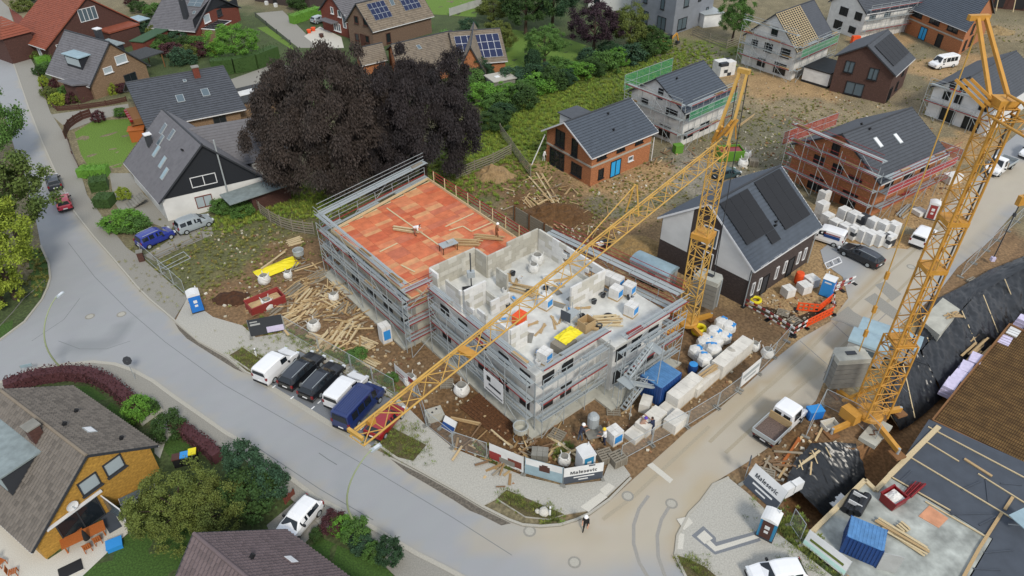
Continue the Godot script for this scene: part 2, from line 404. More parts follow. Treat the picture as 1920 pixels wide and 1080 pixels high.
	ROAD = P2([-138.52,-192.88,-121.59,-173.25,-101.44,-144.3,-88.41,-125.04,-77.6,-109.09,-68.97,-96.76,-63.51,-89.17,-59.43,-83.56,-54.59,-77,-49.67,-71.48,-45.24,-66.8,-40.27,-61.45,-37.89,-59.12,-34.15,-55.87,-30.73,-52.76,-27.13,-50.45,-24.6,-48.26,-23.53,-47.62,-18.84,-44.39,-14.74,-41.47,-11.94,-39.6,-9.45,-38.15,-7.14,-36.7,-4.35,-34.9,-2.23,-33.44,-0.2,-32.26,0.79,-31.85,2.13,-31.71,3.56,-31.85,4.86,-32.31,5.82,-32.77,7.49,-34.11,9.53,-36.13,13.4,-39.83,14.94,-41.35,18.25,-43.88,21.33,-46.72,24.38,-49.7,28.23,-53.07,32.09,-55.7,35.38,-59.57,36.24,-63.4,35.08,-65.95,35.59,-68.64,37.67,-70.67,42.24,-69.53,45.67,-68.86,49.95,-72.06,54.1,-77.65,63.39,-86.84,68.49,-92.94,79.43,-103.34,112.34,-130.51,103.98,-110.61,66.4,-80.74,56.2,-70.67,49.71,-65.22,45.71,-60.97,41.27,-57.07,36.2,-52.76,32.4,-50.3,28.53,-47.21,26.95,-44.72,23.84,-42.01,21.17,-39.37,18.99,-37.82,15.72,-35.71,14.42,-34.11,13.31,-33.06,12.05,-31.08,11.61,-29.47,12.06,-27.69,11.75,-23.4,-2.07,-23.4,-3.34,-27.77,-4.9,-28.63,-6.89,-29.68,-10.07,-31.66,-12.28,-32.96,-15.16,-34.51,-18.34,-36.96,-21.13,-39.26,-24.11,-40.99,-27.11,-43.12,-30.28,-45.38,-32.85,-47.27,-35.26,-48.69,-37.38,-49.56,-39.53,-49.85,-42.11,-49.48,-44.59,-48.69,-46.74,-47.07,-49.67,-45.51,-53.28,-49.7,-50.01,-52.76,-49.12,-55.61,-49.33,-59.39,-49.84,-61.45,-50.45,-63.2,-52.06,-65.95,-54.84,-69.53,-59.58,-77,-65.47,-85.33,-73.28,-96.76,-84.46,-112.83,-131.52,-173.25])
	struct("road", grid_sheet(ROAD, 0.05, 0.9, road_colour), "asphalt")
	flat_part("parking_bay", P2([-23.47,-47.76,-20.5,-51.36,-10.3,-44.65,-9.59,-43.5,-11.5,-39.6,-11.92,-39.49,-14.73,-41.41]), 0.058, "bay")
	# pavements stand 12 cm above the road
	raised("pavement", P2([-127.08,-182.62,-113.33,-166.73,-101.55,-148.73,-86.95,-128.55,-79.06,-116.29,-73.62,-108.03,-66.01,-98.21,-59.43,-88.38,-55.1,-81.43,-50.72,-76.1,-44.76,-69.2,-41.85,-66.8,-38.77,-63.9,-34.15,-59.57,-34.21,-56.04,-37.97,-59.3,-40.35,-61.64,-45.33,-67.01,-49.78,-71.71,-54.72,-77.26,-59.57,-83.85,-63.67,-89.49,-69.16,-97.12,-77.83,-109.52,-88.71,-125.57,-101.82,-144.97]), 0.0, 0.12, "oldpaving")
	raised("pavement", P2([-33.99,-55.87,-34.15,-59.57,-31.52,-57.33,-30.38,-56.38,-26.99,-55.03,-25.14,-53.23,-22.2,-54.04,-18.45,-51.36,-14.95,-48.98,-10.22,-45.11,-7.28,-41.71,-4.84,-39.26,-1.94,-37.82,1.06,-36.38,3.97,-35.51,7.07,-35.97,7.75,-37.6,8.67,-38.15,9.41,-36.54,7.42,-34.56,5.74,-33.2,4.02,-32.87,2.79,-32.4,1,-32.63,-1.23,-34.26,-2.24,-33.63,-4.36,-35.1,-7.16,-36.91,-9.48,-38.37,-8,-37.93,-7.08,-39.6,-10.17,-41.53,-11.38,-40,-9.71,-43.69,-10.42,-44.85,-20.54,-51.51,-22.38,-49.19,-23.29,-50.3,-26,-51.74,-26.92,-50.6,-24.67,-48.47,-27.18,-50.6,-30.79,-52.91]), 0.0, 0.12, "paving")
	raised("pavement", P2([-47.92,-44.2,-46,-45.78,-43.91,-47.69,-41.04,-48.33,-37.84,-47.83,-33.88,-45.44,-30.95,-43.12,-28.64,-41.65,-25.85,-40.18,-22.74,-38.76,-19.52,-36.59,-17.04,-34.31,-14.27,-31.94,-11.69,-30.81,-9.93,-29.51,-7.35,-27.1,-2.2,-26.9,-3.34,-27.69,-4.89,-28.55,-6.89,-29.6,-10.06,-31.57,-12.26,-32.87,-15.14,-34.41,-18.31,-36.86,-21.1,-39.15,-24.07,-40.88,-27.06,-43,-30.23,-45.24,-32.8,-47.14,-35.2,-48.54,-37.32,-49.41,-39.46,-49.7,-42.04,-49.34,-44.52,-48.54,-46.66,-46.93,-48.92,-45.84]), 0.0, 0.12, "oldpaving")
	raised("pavement", P2([11.68,-29.47,12.12,-31.03,13.37,-32.96,14.48,-34.02,15.78,-35.61,17.11,-36.28,18.21,-34.85,19.35,-33.06,19.44,-31.3,20.71,-29.77,22.31,-27.81,25.57,-23.4,12.44,-23.4,14.32,-27.81,13.56,-28.63,12.37,-29.3]), 0.0, 0.12, "paving")
	raised("pavement", P2([-47.31,-41.71,-53.13,-52.76,-51.31,-55.03,-51.26,-57.33,-51.39,-59.57,-50.98,-61.45,-50.88,-62.9,-49.33,-59.39,-49.21,-55.78,-50.1,-52.91,-52.87,-49.85]), 0.0, 0.12, "oldpaving")
	for k in [[[V(-101.82,0,-144.97),V(-88.71,0,-125.57),V(-77.83,0,-109.52),V(-69.16,0,-97.12),V(-63.67,0,-89.49),V(-59.57,0,-83.85),V(-54.72,0,-77.26),V(-49.78,0,-71.71),V(-45.33,0,-67.01),V(-40.35,0,-61.64),V(-37.97,0,-59.3),V(-34.18,0,-55.95),V(-30.76,0,-52.83),V(-27.15,0,-50.52),V(-24.62,0,-48.33),V(-23.57,0,-47.76)], 0.16], [[V(-11.36,0,-39.83),V(-9.47,0,-38.31),V(-7.16,0,-36.86),V(-4.36,0,-35.05),V(-2.23,0,-33.58),V(-0.2,0,-32.4),V(0.79,0,-31.98),V(2.14,0,-31.85),V(3.57,0,-31.98),V(4.87,0,-32.45),V(5.84,0,-32.96),V(7.51,0,-34.26),V(9.37,0,-36.23)], 0.18], [[V(-46.66,0,-46.93),V(-44.52,0,-48.54),V(-42.04,0,-49.34),V(-39.46,0,-49.7),V(-37.32,0,-49.41),V(-35.2,0,-48.54),V(-32.8,0,-47.14),V(-30.23,0,-45.24),V(-27.06,0,-43),V(-24.07,0,-40.88),V(-21.1,0,-39.15),V(-18.31,0,-36.86),V(-15.14,0,-34.41),V(-12.26,0,-32.87),V(-10.06,0,-31.57),V(-6.89,0,-29.6),V(-4.89,0,-28.55),V(-3.34,0,-27.69)], 0.35], [[V(12.09,0,-27.81),V(11.68,0,-29.47),V(12.12,0,-31.03),V(13.37,0,-32.96),V(14.48,0,-34.02),V(15.78,0,-35.61),V(17.11,0,-36.28)], 0.18], [[V(-50.05,0,-52.83),V(-49.16,0,-55.7),V(-49.33,0,-59.39),V(-49.84,0,-61.45),V(-50.45,0,-63.2),V(-52.06,0,-65.95),V(-54.84,0,-69.53)], 0.2], [[V(-23.51,0,-47.9),V(-27.03,0,-50.6),V(-26.02,0,-51.82),V(-22.36,0,-49.12)], 0.14], [[V(-11.36,0,-39.83),V(-9.71,0,-43.69)], 0.14], [[V(11.62,0,-29.55),V(12.37,0,-29.3),V(13.56,0,-28.63),V(14.32,0,-27.81)], 0.14]]:
		strip("kerb", k[0], k[1], 0.0, 0.15, "kerb")
	strip("gutter", [V(-23.49,0,-47.48),V(-18.81,0,-44.27),V(-14.71,0,-41.35),V(-11.92,0,-39.49)], 0.5, 0.0, 0.062, "kerb")
	mat("seam", "6d7072", 0.95); mat("trackgrey", "a09d96", 0.95, "grain", 0.3); mat("wetgutter", "7c7468", 0.9, "rough", 0.2); mat("tracktan", "b0a691", 0.95, "grain", 0.3)
	for q in [["road_seam", [V(-52.07,0,-70.32),V(-45.71,0,-63.4),V(-39.59,0,-57.59),V(-33.8,0,-52.6),V(-26.18,0,-46.72),V(-18.17,0,-41.59),V(-11.11,0,-37.07),V(-4.4,0,-32.59),V(0,0,-29.47)], 0.05, "seam"], ["road_seam", [V(-44.28,0,-52.76),V(-41.63,0,-51.59),V(-39.06,0,-51.59),V(-37.24,0,-52.76)], 0.05, "seam"], ["road_seam", [V(-46.88,0,-52.76),V(-45.4,0,-56.04),V(-45.49,0,-59.57)], 0.05, "seam"], ["road_crack", [V(-15.84,0,-38.81),V(-14.96,0,-38.15),V(-14.12,0,-37.6)], 0.07, "seam"], ["road_seam", [V(-21.2,0,-39.49),V(-14.98,0,-35.21),V(-10.38,0,-32.4)], 0.06, "seam"],
		["tyre_track", [V(10.56,0,-34.61),V(9.64,0,-33.39),V(9.05,0,-31.98),V(8.83,0,-30.42),V(9.01,0,-28.92),V(9.5,0,-27.69)], 0.26, "trackgrey"], ["tyre_track", [V(12.16,0,-33.87),V(11.19,0,-32.45),V(10.65,0,-31.08),V(10.44,0,-29.34),V(10.69,0,-27.69)], 0.26, "trackgrey"], ["tyre_track", [V(16.44,0,-39.94),V(20.64,0,-44.07),V(27.26,0,-50.07),V(35.53,0,-58.48),V(44.99,0,-67.33),V(53.97,0,-75.72)], 0.3, "tracktan"], ["tyre_track", [V(17.5,0,-38.81),V(21.64,0,-42.63),V(28.16,0,-48.26),V(36.21,0,-56.04),V(45.94,0,-65.43)], 0.3, "tracktan"], ["tyre_track", [V(6.79,0,-32.45),V(9.49,0,-34.61),V(12.98,0,-37.98),V(16.83,0,-41.71)], 0.3, "tracktan"]]:
		ribbon(q[0], q[1], q[2], 0.0545, q[3])
	for l in [P2([-33.97,-55.53,-33.4,-55.03,-30.55,-52.52,-27.06,-50.22,-24.8,-48.26,-25.87,-48.83,-28.8,-50.9,-31.92,-53.15,-33.1,-54.37]), P2([-9.89,-38.2,-7.13,-36.59,-4.34,-34.8,-2.23,-33.34,-0.08,-32.12,-0.79,-31.94,-2.21,-32.77,-3.23,-33.25,-4.51,-34.21,-6.71,-35.71,-8.29,-36.75])]: flat_part("gutter_mud", l, 0.056, "wetgutter")
	# tactile slabs and painted or paved strips
	for q in [P2([5.2,-33.53,6.87,-34.85,7.36,-34.41,5.77,-33.06]), P2([6.81,-35.1,7.59,-35.76,8.05,-35.36,7.21,-34.51]), P2([12.31,-32.45,13.23,-32.68,13.48,-32.12,12.68,-31.48]), P2([12.13,-31.26,12.66,-31.17,12.3,-29.9,11.81,-29.94]), P2([13.51,-30.94,14.18,-31.48,14.66,-30.81,13.97,-30.33]), P2([14.39,-30.68,14.74,-30.15,18.03,-31.17,18.1,-30.86,14.57,-29.72,14.03,-30.42])]:
		flat_part("light_paving_slab", q, 0.126, "whitestone")
	flat_part("dark_paving_border", P2([13.14,-31.03,14.18,-31.85,14.9,-30.86,14.82,-30.5,18.1,-31.44,18.1,-30.59,14.51,-29.47]), 0.123, "bay")
	flat_part("crossing_strip", P2([10.88,-37.55,11.35,-37.82,12.73,-36.13,12.41,-35.76]), 0.058, "whitestone")
	flat_part("drain_channel", P2([39.15,-61.93,40.58,-62.61,41.32,-60.31,39.75,-59.03]), 0.058, "oldpaving")
	flat_part("paved_band", P2([32.21,-56.04,34.87,-58.22,35.09,-57.33,36.94,-54.53,35.61,-53.23,33.32,-55.53]), 0.057, "oldpaving")
	flat_part("paved_band", P2([36.99,-59.39,38.57,-60.5,39.91,-57.07,38.7,-56.04]), 0.057, "oldpaving")
	for i in 3: strip("road_joint", [[V(28.13,0,-52.76),V(32.36,0,-42.94)], [V(32.28,0,-55.61),V(35.49,0,-45.84)], [V(28.9,0,-48.26),V(38.19,0,-56.9)]][i], 0.05, 0.05, 0.059, "bay")
	# parking bay lines: short white setts
	var mb2 = MB.new()
	for l in [[V(-21.66,0,-46.31),V(-19.87,0,-49.12)], [V(-19.67,0,-44.92),V(-17.86,0,-47.9)], [V(-17.55,0,-43.69),V(-15.71,0,-46.72)], [V(-15.38,0,-42.2),V(-13.54,0,-45.38)], [V(-13.28,0,-40.64),V(-11.39,0,-43.69)]]:
		for i in 9:
			if i % 2 == 0: mb2.beam(l[0].lerp(l[1], i / 9.0) + V(0, 0.062, 0), l[0].lerp(l[1], (i + 1) / 9.0) + V(0, 0.062, 0), 0.12, 0.004)
	struct("parking_bay_lines", mb2, "whitepaint")
	# manhole covers
	for p in [V(-43,0,-56.55),V(-39.94,0,-56.9),V(1.3,0,-31.44),V(8.94,0,-34.56),V(12.2,0,-33.87),V(4.43,0,-28.92),V(44.58,0,-65.33)]:
		var c: Vector3 = p
		var t = thing("manhole_cover", "", "manhole", V(c.x, 0.052, c.z), 0, "round manhole covers in the road")
		mb2 = MB.new(); mb2.lathe(V(0, 0, 0), [[0.48, 0.0], [0.48, 0.004], [0.33, 0.004]], 20)
		mpart(t, "surround", mb2, "oldpaving")
		mb2 = MB.new(); mb2.lathe(V(0, 0, 0), [[0.33, 0.008], [0.001, 0.008]], 20)
		mpart(t, "cover", mb2, "kerb")
	var mh = ["concrete manhole cover near the curved lamp post on the left road", "pale manhole cover in the road before the blue toilet", "manhole cover beside the person in black", "manhole cover by the tactile slabs at the corner", "manhole cover in the side street mouth near the right pavement", "manhole cover lowest in the picture on the main road", "manhole cover near the black estate car on the site street"]
	for i in 7: get_node("manhole_cover" if i == 0 else "manhole_cover_%03d" % i).set_meta("label", mh[i])
	# lawns and beds
	for l in [[P2([-66.26,-100.82,-65.36,-104.93,-59.55,-105.95,-55.53,-99.5,-54.93,-93.62,-54.27,-89.33,-58.41,-89.01,-61.65,-93.28]), "lawn"], [P2([-4.43,-142.01,0,-151.2,10.74,-145.3,20.23,-134.86,15.5,-127.73,6.8,-128.28,-0.48,-125.04,-2.2,-132.8]), "lawn"], [P2([-21.53,-175.06,-6.88,-175.06,-7.89,-159.82,-17.35,-161.81]), "lawn"], [P2([-40.14,-46.52,-38.24,-46.59,-31.85,-41.95,-32.1,-41.23]), "darklawn"], [P2([-30.16,-27.89,-28.22,-31.17,-24.4,-31.98,-23.29,-31.08,-23.38,-27.69]), "darklawn"], [P2([-14.82,-29.98,-13.98,-30.94,-10.27,-29.21,-7.95,-28.3,-8.85,-27.29,-12.99,-27.69]), "darklawn"], [P2([-29.51,-39.94,-27.94,-40.99,-25.38,-38.81,-27.15,-37.71]), "darklawn"], [P2([-55.91,-68.64,-54.61,-69.2,-51.79,-65.43,-50.85,-63.4,-49.7,-59.57,-51.3,-60.97]), "darklawn"], [P2([-51.58,-55.03,-50.54,-56.04,-49.53,-53.96,-50.27,-52.76]), "darklawn"], [P2([-53.32,-152.28,-51.51,-153.01,-43.74,-142.01,-41.93,-137.59]), "lawn"], [P2([-21.92,-158.65,-17.57,-149.43,-16.24,-153.01,-19.89,-161.41]), "darklawn"], [P2([-75.77,-154.85,-71.67,-155.98,-68,-147.69,-70.6,-145.98]), "lawn"]]:
		flat_part("lawn", l[0], 0.02, l[1])
	for l in [P2([-26.92,-50.6,-25.98,-51.66,-23.29,-50.3,-22.43,-49.19,-23.77,-48.12,-24.67,-48.47]), P2([-11.38,-39.94,-10.16,-41.47,-7.12,-39.6,-8,-37.98,-9.49,-38.42]), P2([-1.15,-34.31,-0.42,-35.1,3.94,-32.87,2.8,-32.45,1,-32.68]), P2([11.73,-29.3,12.34,-29.13,13.62,-28.55,14.43,-27.49,12.21,-27.49])]:
		flat_part("planting_bed", l, 0.127, "bedsoil")
	# yards and paths of the neighbours
	flat_part("patio", P2([-39.17,-33.15,-34.95,-31.3,-33.04,-29.13,-29.38,-33.39,-28.28,-31.3,-30.06,-27.69,-36,-27.69]), 0.03, "whitestone")
	flat_part("driveway", P2([-18.25,-31.98,-16.44,-34.36,-14.38,-32.45,-14.53,-31.3,-15.39,-29.98,-16.93,-29.98]), 0.03, "oldpaving")
	flat_part("driveway", P2([-55.05,-87.6,-52.13,-87.6,-47.88,-81.71,-41.22,-75.1,-41.08,-73.02,-45.94,-75.72,-46.85,-74.48,-50.77,-79.64]), 0.03, "oldpaving")
	flat_part("driveway", P2([-73.3,-107.4,-62.86,-111.71,-60.86,-108.03,-65.13,-105.34,-67.35,-101.39]), 0.03, "oldpaving")
	flat_part("driveway", P2([-56.5,-162.61,-51.14,-164.65,-37.4,-139.45,-41.55,-139.45,-44.85,-144.3]), 0.03, "oldpaving")
	flat_part("driveway", P2([-49.67,-122.44,-43.51,-131.08,-38.75,-127.73,-42.23,-112.83,-46.82,-116.29]), 0.03, "oldpaving")
	flat_part("front_yard", P2([-42.19,-146.66,-40.31,-153.01,-34.49,-145.98,-32.72,-139.45,-37.26,-138.83]), 0.035, "whitestone")
	flat_part("driveway", P2([-42.04,-67.55,-40.5,-70.67,-40.53,-73.26,-36.76,-74.48,-35.63,-72.06,-38.8,-68.64,-40.39,-66.48]), 0.025, "oldpaving")
	flat_part("garden_path", P2([-107.2,-160.61,-98.48,-148.73,-97.15,-146.66,-101.22,-148.73,-113.33,-166.73]), 0.03, "brick_red")
	flat_part("side_yard", P2([-30.85,-42.63,-29.36,-43.56,-28.43,-41.71,-28.88,-39.94,-28.66,-38.26,-29.32,-38.81]), 0.03, "concrete")

# ---------- houses: A is the corner nearest the viewer, B the other end of the gable wall, C the other end of the eaves wall ----------
class House:
	var o; var A: Vector3; var e: Vector3; var f: Vector3; var L: float; var W: float; var t: float; var hA: float; var hB: float; var hr: float
	func P(u, v, y): return A + e * u + f * v + Vector3(0, y, 0)
	func roof_y(v): return lerpf(hA, hr, v / (t * W)) if v <= t * W else lerpf(hB, hr, (W - v) / ((1.0 - t) * W))
	func side(face):   # start, direction, outward
		var d = e if face == "AC" else f
		var out = Vector3(-d.z, 0, d.x)
		if out.dot(f if face == "AC" else e) > 0: out = -out
		return [A, d, out]
	func slope(which, u, k, lift = 0.0) -> Transform3D:   # k 0 at the eaves, 1 at the ridge
		var v0 = 0.0 if which == "A" else W
		var v = lerpf(v0, t * W, k)
		var y = lerpf(hA if which == "A" else hB, hr, k)
		var up = (P(0, t * W, hr) - P(0, v0, hA if which == "A" else hB)).normalized()
		var nrm = up.cross(e)
		if nrm.y < 0: nrm = -nrm
		nrm = nrm.normalized()
		var z = e.cross(nrm)
		return Transform3D(Basis(e, nrm, z), P(u, v, y) + nrm * lift)
	func slope_len(which): return (P(0, t * W, hr) - P(0, 0.0 if which == "A" else W, hA if which == "A" else hB)).length()

func tiles(mb, p0, pu, ps, tw, th, lift, var_, base, pantile = false):
	var nu = maxi(1, int(round(pu.length() / tw)))
	var nv = maxi(1, int(round(ps.length() / th)))
	var nrm: Vector3 = pu.cross(ps).normalized()
	if nrm.y < 0: nrm = -nrm
	var du: Vector3 = pu / nu
	var dv: Vector3 = ps / nv
	for j in nv:
		for i in nu:
			var s = 1.0 + R.randf_range(-var_, var_)
			mb.col = Color(base.r * s, base.g * s, base.b * s)
			var a: Vector3 = p0 + du * i + dv * j
			var lo = nrm * lift
			var x: float = lift * 0.9 if pantile else 0.0
			var b = a + du
			if pantile:
				var m = a + du * 0.5
				mb.quad(a + lo, a + dv * 1.08 + nrm * 0.004, m + dv * 1.08 + nrm * (0.004 + x), m + lo + nrm * x)
				mb.quad(m + lo + nrm * x, m + dv * 1.08 + nrm * (0.004 + x), b + dv * 1.08 + nrm * 0.004, b + lo)
				mb.quad(a, a + lo, m + lo + nrm * x, m); mb.quad(m, m + lo + nrm * x, b + lo, b)
			else:
				mb.quad(a + lo, a + dv * 1.05 + nrm * 0.004, b + dv * 1.05 + nrm * 0.004, b + lo)
				mb.quad(a, a + lo, b + lo, b)

func make_house(nm, label, A, B, C, hA, hB, hr, t, wallm, roofm, opt = {}):
	var h = House.new()
	A.y = 0; B.y = 0; C.y = 0
	h.A = A; h.f = (B - A).normalized(); h.W = (B - A).length()
	h.e = (C - A).normalized(); h.L = (C - A).length()
	if opt.has("square") or opt.has("L"):
		var q = Vector3(-h.f.z, 0, h.f.x)
		if q.dot(C - A) < 0: q = -q
		h.L = opt.get("L", absf(q.dot(C - A))); h.e = q
	h.hA = hA; h.hB = hB; h.hr = hr; h.t = t
	h.o = thingw(nm, label, opt.get("cat", "house"), A)
	var W = h.W
	var L = h.L
	var mb = MB.new()
	var th = 0.14
	# walls: gable ends with their points, and the two long sides
	for u in [0.0, L]:
		mb.quad(h.P(u, 0, -0.3), h.P(u, 0, hA - th), h.P(u, t * W, hr - th), h.P(u, t * W, -0.3))
		mb.quad(h.P(u, t * W, -0.3), h.P(u, t * W, hr - th), h.P(u, W, hB - th), h.P(u, W, -0.3))
	mb.quad(h.P(0, 0, -0.3), h.P(0, 0, hA - th), h.P(L, 0, hA - th), h.P(L, 0, -0.3))
	mb.quad(h.P(0, W, -0.3), h.P(0, W, hB - th), h.P(L, W, hB - th), h.P(L, W, -0.3))
	mpart(h.o, "wall", mb, wallm)
	var oe: float = opt.get("oe", 0.5)
	var og: float = opt.get("og", 0.35)
	for w in ["A", "B"]:
		if opt.get("no_slope", "") == w: continue
		var s0 = 1.0 if w == "A" else -1.0
		var vr = t * W
		var ve = 0.0 if w == "A" else W
		var he = hA if w == "A" else hB
		var k = (hr - he) / absf(vr - ve)
		var p0 = h.P(-og, ve - s0 * oe, he - k * oe)
		var pu = h.e * (L + 2 * og)
		var ps = h.P(-og, vr, hr) - p0
		mb = MB.new()
		var r = opt.get("tile", [0.33, 0.40, 0.075, 0.16, false])
		if opt.get("battens", "") == w:
			battened(h, p0, pu, ps)
			pu = h.e * (L * 0.42); p0 = h.P(L * 0.58 + og, ve - s0 * oe, he - k * oe)
		tiles(mb, p0, pu, ps, r[0], r[1], r[2], r[3], Color(1, 1, 1), r[4])
		mb.col = Color(0.8, 0.8, 0.8)
		var nr: Vector3 = pu.cross(ps).normalized()
		if nr.y < 0: nr = -nr
		mb.quad(p0 - nr * 0.02, p0 + ps - nr * 0.02, p0 + pu + ps - nr * 0.02, p0 + pu - nr * 0.02)
		var rp = mpart(h.o, "roof", mb, roofm)
		rp.set_meta("kind", "stuff")
		p0 = h.P(-og, ve - s0 * oe, he - k * oe); pu = h.e * (L + 2 * og)
		mb = MB.new()   # eaves gutter and verge boards
		mb.beam(p0 - V(0, 0.08, 0), p0 + pu - V(0, 0.08, 0), 0.12, 0.13)
		mpart(h.o, "gutter", mb, opt.get("trim", "trim"))
		for z in [p0 - h.e * 0.02, p0 + pu + h.e * 0.02]: bm(h.o, "verge_board", opt.get("verge", "darkgrey"), z - V(0, 0.05, 0), z + ps - V(0, 0.05, 0), 0.05, 0.2)
	mb = MB.new()
	mb.tube(h.P(-og, t * W, hr + 0.02), h.P(L + og, t * W, hr + 0.02), 0.13, 0.13, 8)
	mpart(h.o, "ridge", mb, opt.get("ridge", "darkgrey"))
	return h
func battened(h, p0, pu, ps):   # counter battens and battens over the underlay of an unfinished slope
	var nr: Vector3 = pu.cross(ps).normalized()
	if nr.y < 0: nr = -nr
	var mb = MB.new()
	mb.quad(p0, p0 + ps, p0 + pu + ps, p0 + pu)
	mpart(h.o, "underlay", mb, "black")
	mb = MB.new()
	for i in 12: mb.beam(p0 + pu * 0.6 * (i / 11.0) + nr * 0.05, p0 + pu * 0.6 * (i / 11.0) + ps + nr * 0.05, 0.12, 0.05)
	for j in 20: mb.beam(p0 + ps * (j + 0.5) / 20.0 + nr * 0.1, p0 + ps * (j + 0.5) / 20.0 + pu * 0.6 + nr * 0.1, 0.12, 0.05)
	mpart(h.o, "battens", mb, "woodpale").set_meta("kind", "stuff")
func win(h, face, at, y, w, hh, frame = "darkgrey", pane = "glass", panes = 2, sill = true, nm = "window"):
	var s = h.side(face)
	var c: Vector3 = s[0] + s[1] * at + Vector3(0, y, 0)
	var out: Vector3 = s[2]
	var d: Vector3 = s[1]
	var bs = Basis(d, Vector3.UP, out) if d.cross(Vector3.UP).dot(out) > 0 else Basis(-d, Vector3.UP, out)
	var t = Transform3D(bs, c)
	var mb = MB.new()
	var b = 0.09
	for z in [[-w / 2, b, hh, 0], [w / 2, b, hh, 0], [0, w + b, b, -hh / 2], [0, w + b, b, hh / 2]]: mb.box(t * Transform3D(Basis(), V(z[0], z[3], 0.04)), V(z[1], z[2], 0.12))
	for i in range(1, panes): mb.box(t * Transform3D(Basis(), V(-w / 2 + w * i / panes, 0, 0.035)), V(b, hh, 0.1))
	if sill: mb.box(t * Transform3D(Basis(), V(0, -hh / 2 - 0.09, 0.1)), V(w + 0.25, 0.06, 0.28))
	var wp = mpart(h.o, nm, mb, frame)
	var sv = ORG
	ORG = Vector3.ZERO
	for i in panes:
		var pm = MB.new()
		pm.box(t * Transform3D(Basis(), V(-w / 2 + w * (i + 0.5) / panes, 0, 0.015)), V(w / panes - b, hh - b, 0.02))
		part(wp, "pane", pm.mesh(), pane)
	ORG = sv
	return wp
func on_slope(h, which, u, k, nm, mt, size, lift = 0.1):
	var t = h.slope(which, u, k, lift)
	return part(h.o, nm, UB, mt, Transform3D(t.basis * Basis.from_scale(size), t.origin))
func skylight(h, which, u, k, w = 0.8, l = 1.2, pane = "paleglass", frame = "galv"):
	var t = h.slope(which, u, k, 0.1)
	var mb = MB.new()
	mb.box(t, V(w, 0.12, l))
	var s = mpart(h.o, "skylight", mb, frame)
	mb = MB.new()
	mb.box(Transform3D(t.basis, t.origin + t.basis.y * 0.07), V(w - 0.16, 0.02, l - 0.16))
	var sv = ORG
	ORG = Vector3.ZERO
	part(s, "pane", mb.mesh(), pane)
	ORG = sv
func solar_array(h, which, u0, k0, cols, rows, pw, ph, mt, frame):
	var n = h.slope_len(which)
	for j in rows:
		for i in cols:
			var t = h.slope(which, u0 + (i + 0.5) * pw, k0 + (j + 0.5) * ph / n, 0.16)
			var mb = MB.new()
			mb.box(t, V(pw - 0.02, 0.04, ph - 0.02))
			var s = mpart(h.o, "solar_panel", mb, frame)
			mb = MB.new()
			mb.box(Transform3D(t.basis, t.origin + t.basis.y * 0.022), V(pw - 0.08, 0.006, ph - 0.08))
			var sv = ORG
			ORG = Vector3.ZERO
			part(s, "cells", mb.mesh(), mt)
			ORG = sv
func chimney(h, which, u, k, size, mt, cap = "alu"):
	var t = h.slope(which, u, k)
	bp(h.o, "chimney", mt, t.origin + V(0, size.y / 2 - 0.4, 0), size, atan2(-h.e.z, h.e.x))
	bp(h.o, "chimney_cap", cap, t.origin + V(0, size.y - 0.36, 0), V(size.x + 0.2, 0.12, size.z + 0.2), atan2(-h.e.z, h.e.x))
func flat_dormer(h, which, u, k, w, d, hh, wallm, roofm, glazed = true):   # a box dormer, d deep along the fall of the roof
	var t = h.slope(which, u, k)
	var fall = (h.f if which == "B" else -h.f)
	var ang = atan2(-h.e.z, h.e.x)
	var c: Vector3 = t.origin - fall * (d / 2)
	bp(h.o, "dormer", wallm, c + V(0, hh / 2 - 0.3, 0), V(w, hh + 0.6, d), ang)
	bp(h.o, "dormer_roof", roofm, c + V(0, hh + 0.06, 0), V(w + 0.5, 0.14, d + 0.5), ang)
	if glazed: bp(h.o, "dormer_window", "shutter", c + fall * (d / 2 + 0.02) + V(0, hh * 0.55, 0), V(w - 0.5, hh * 0.6, 0.06), ang)
func vent(h, which, u, k):
	on_slope(h, which, u, k, "vent", "black", V(0.22, 0.35, 0.22), 0.2)

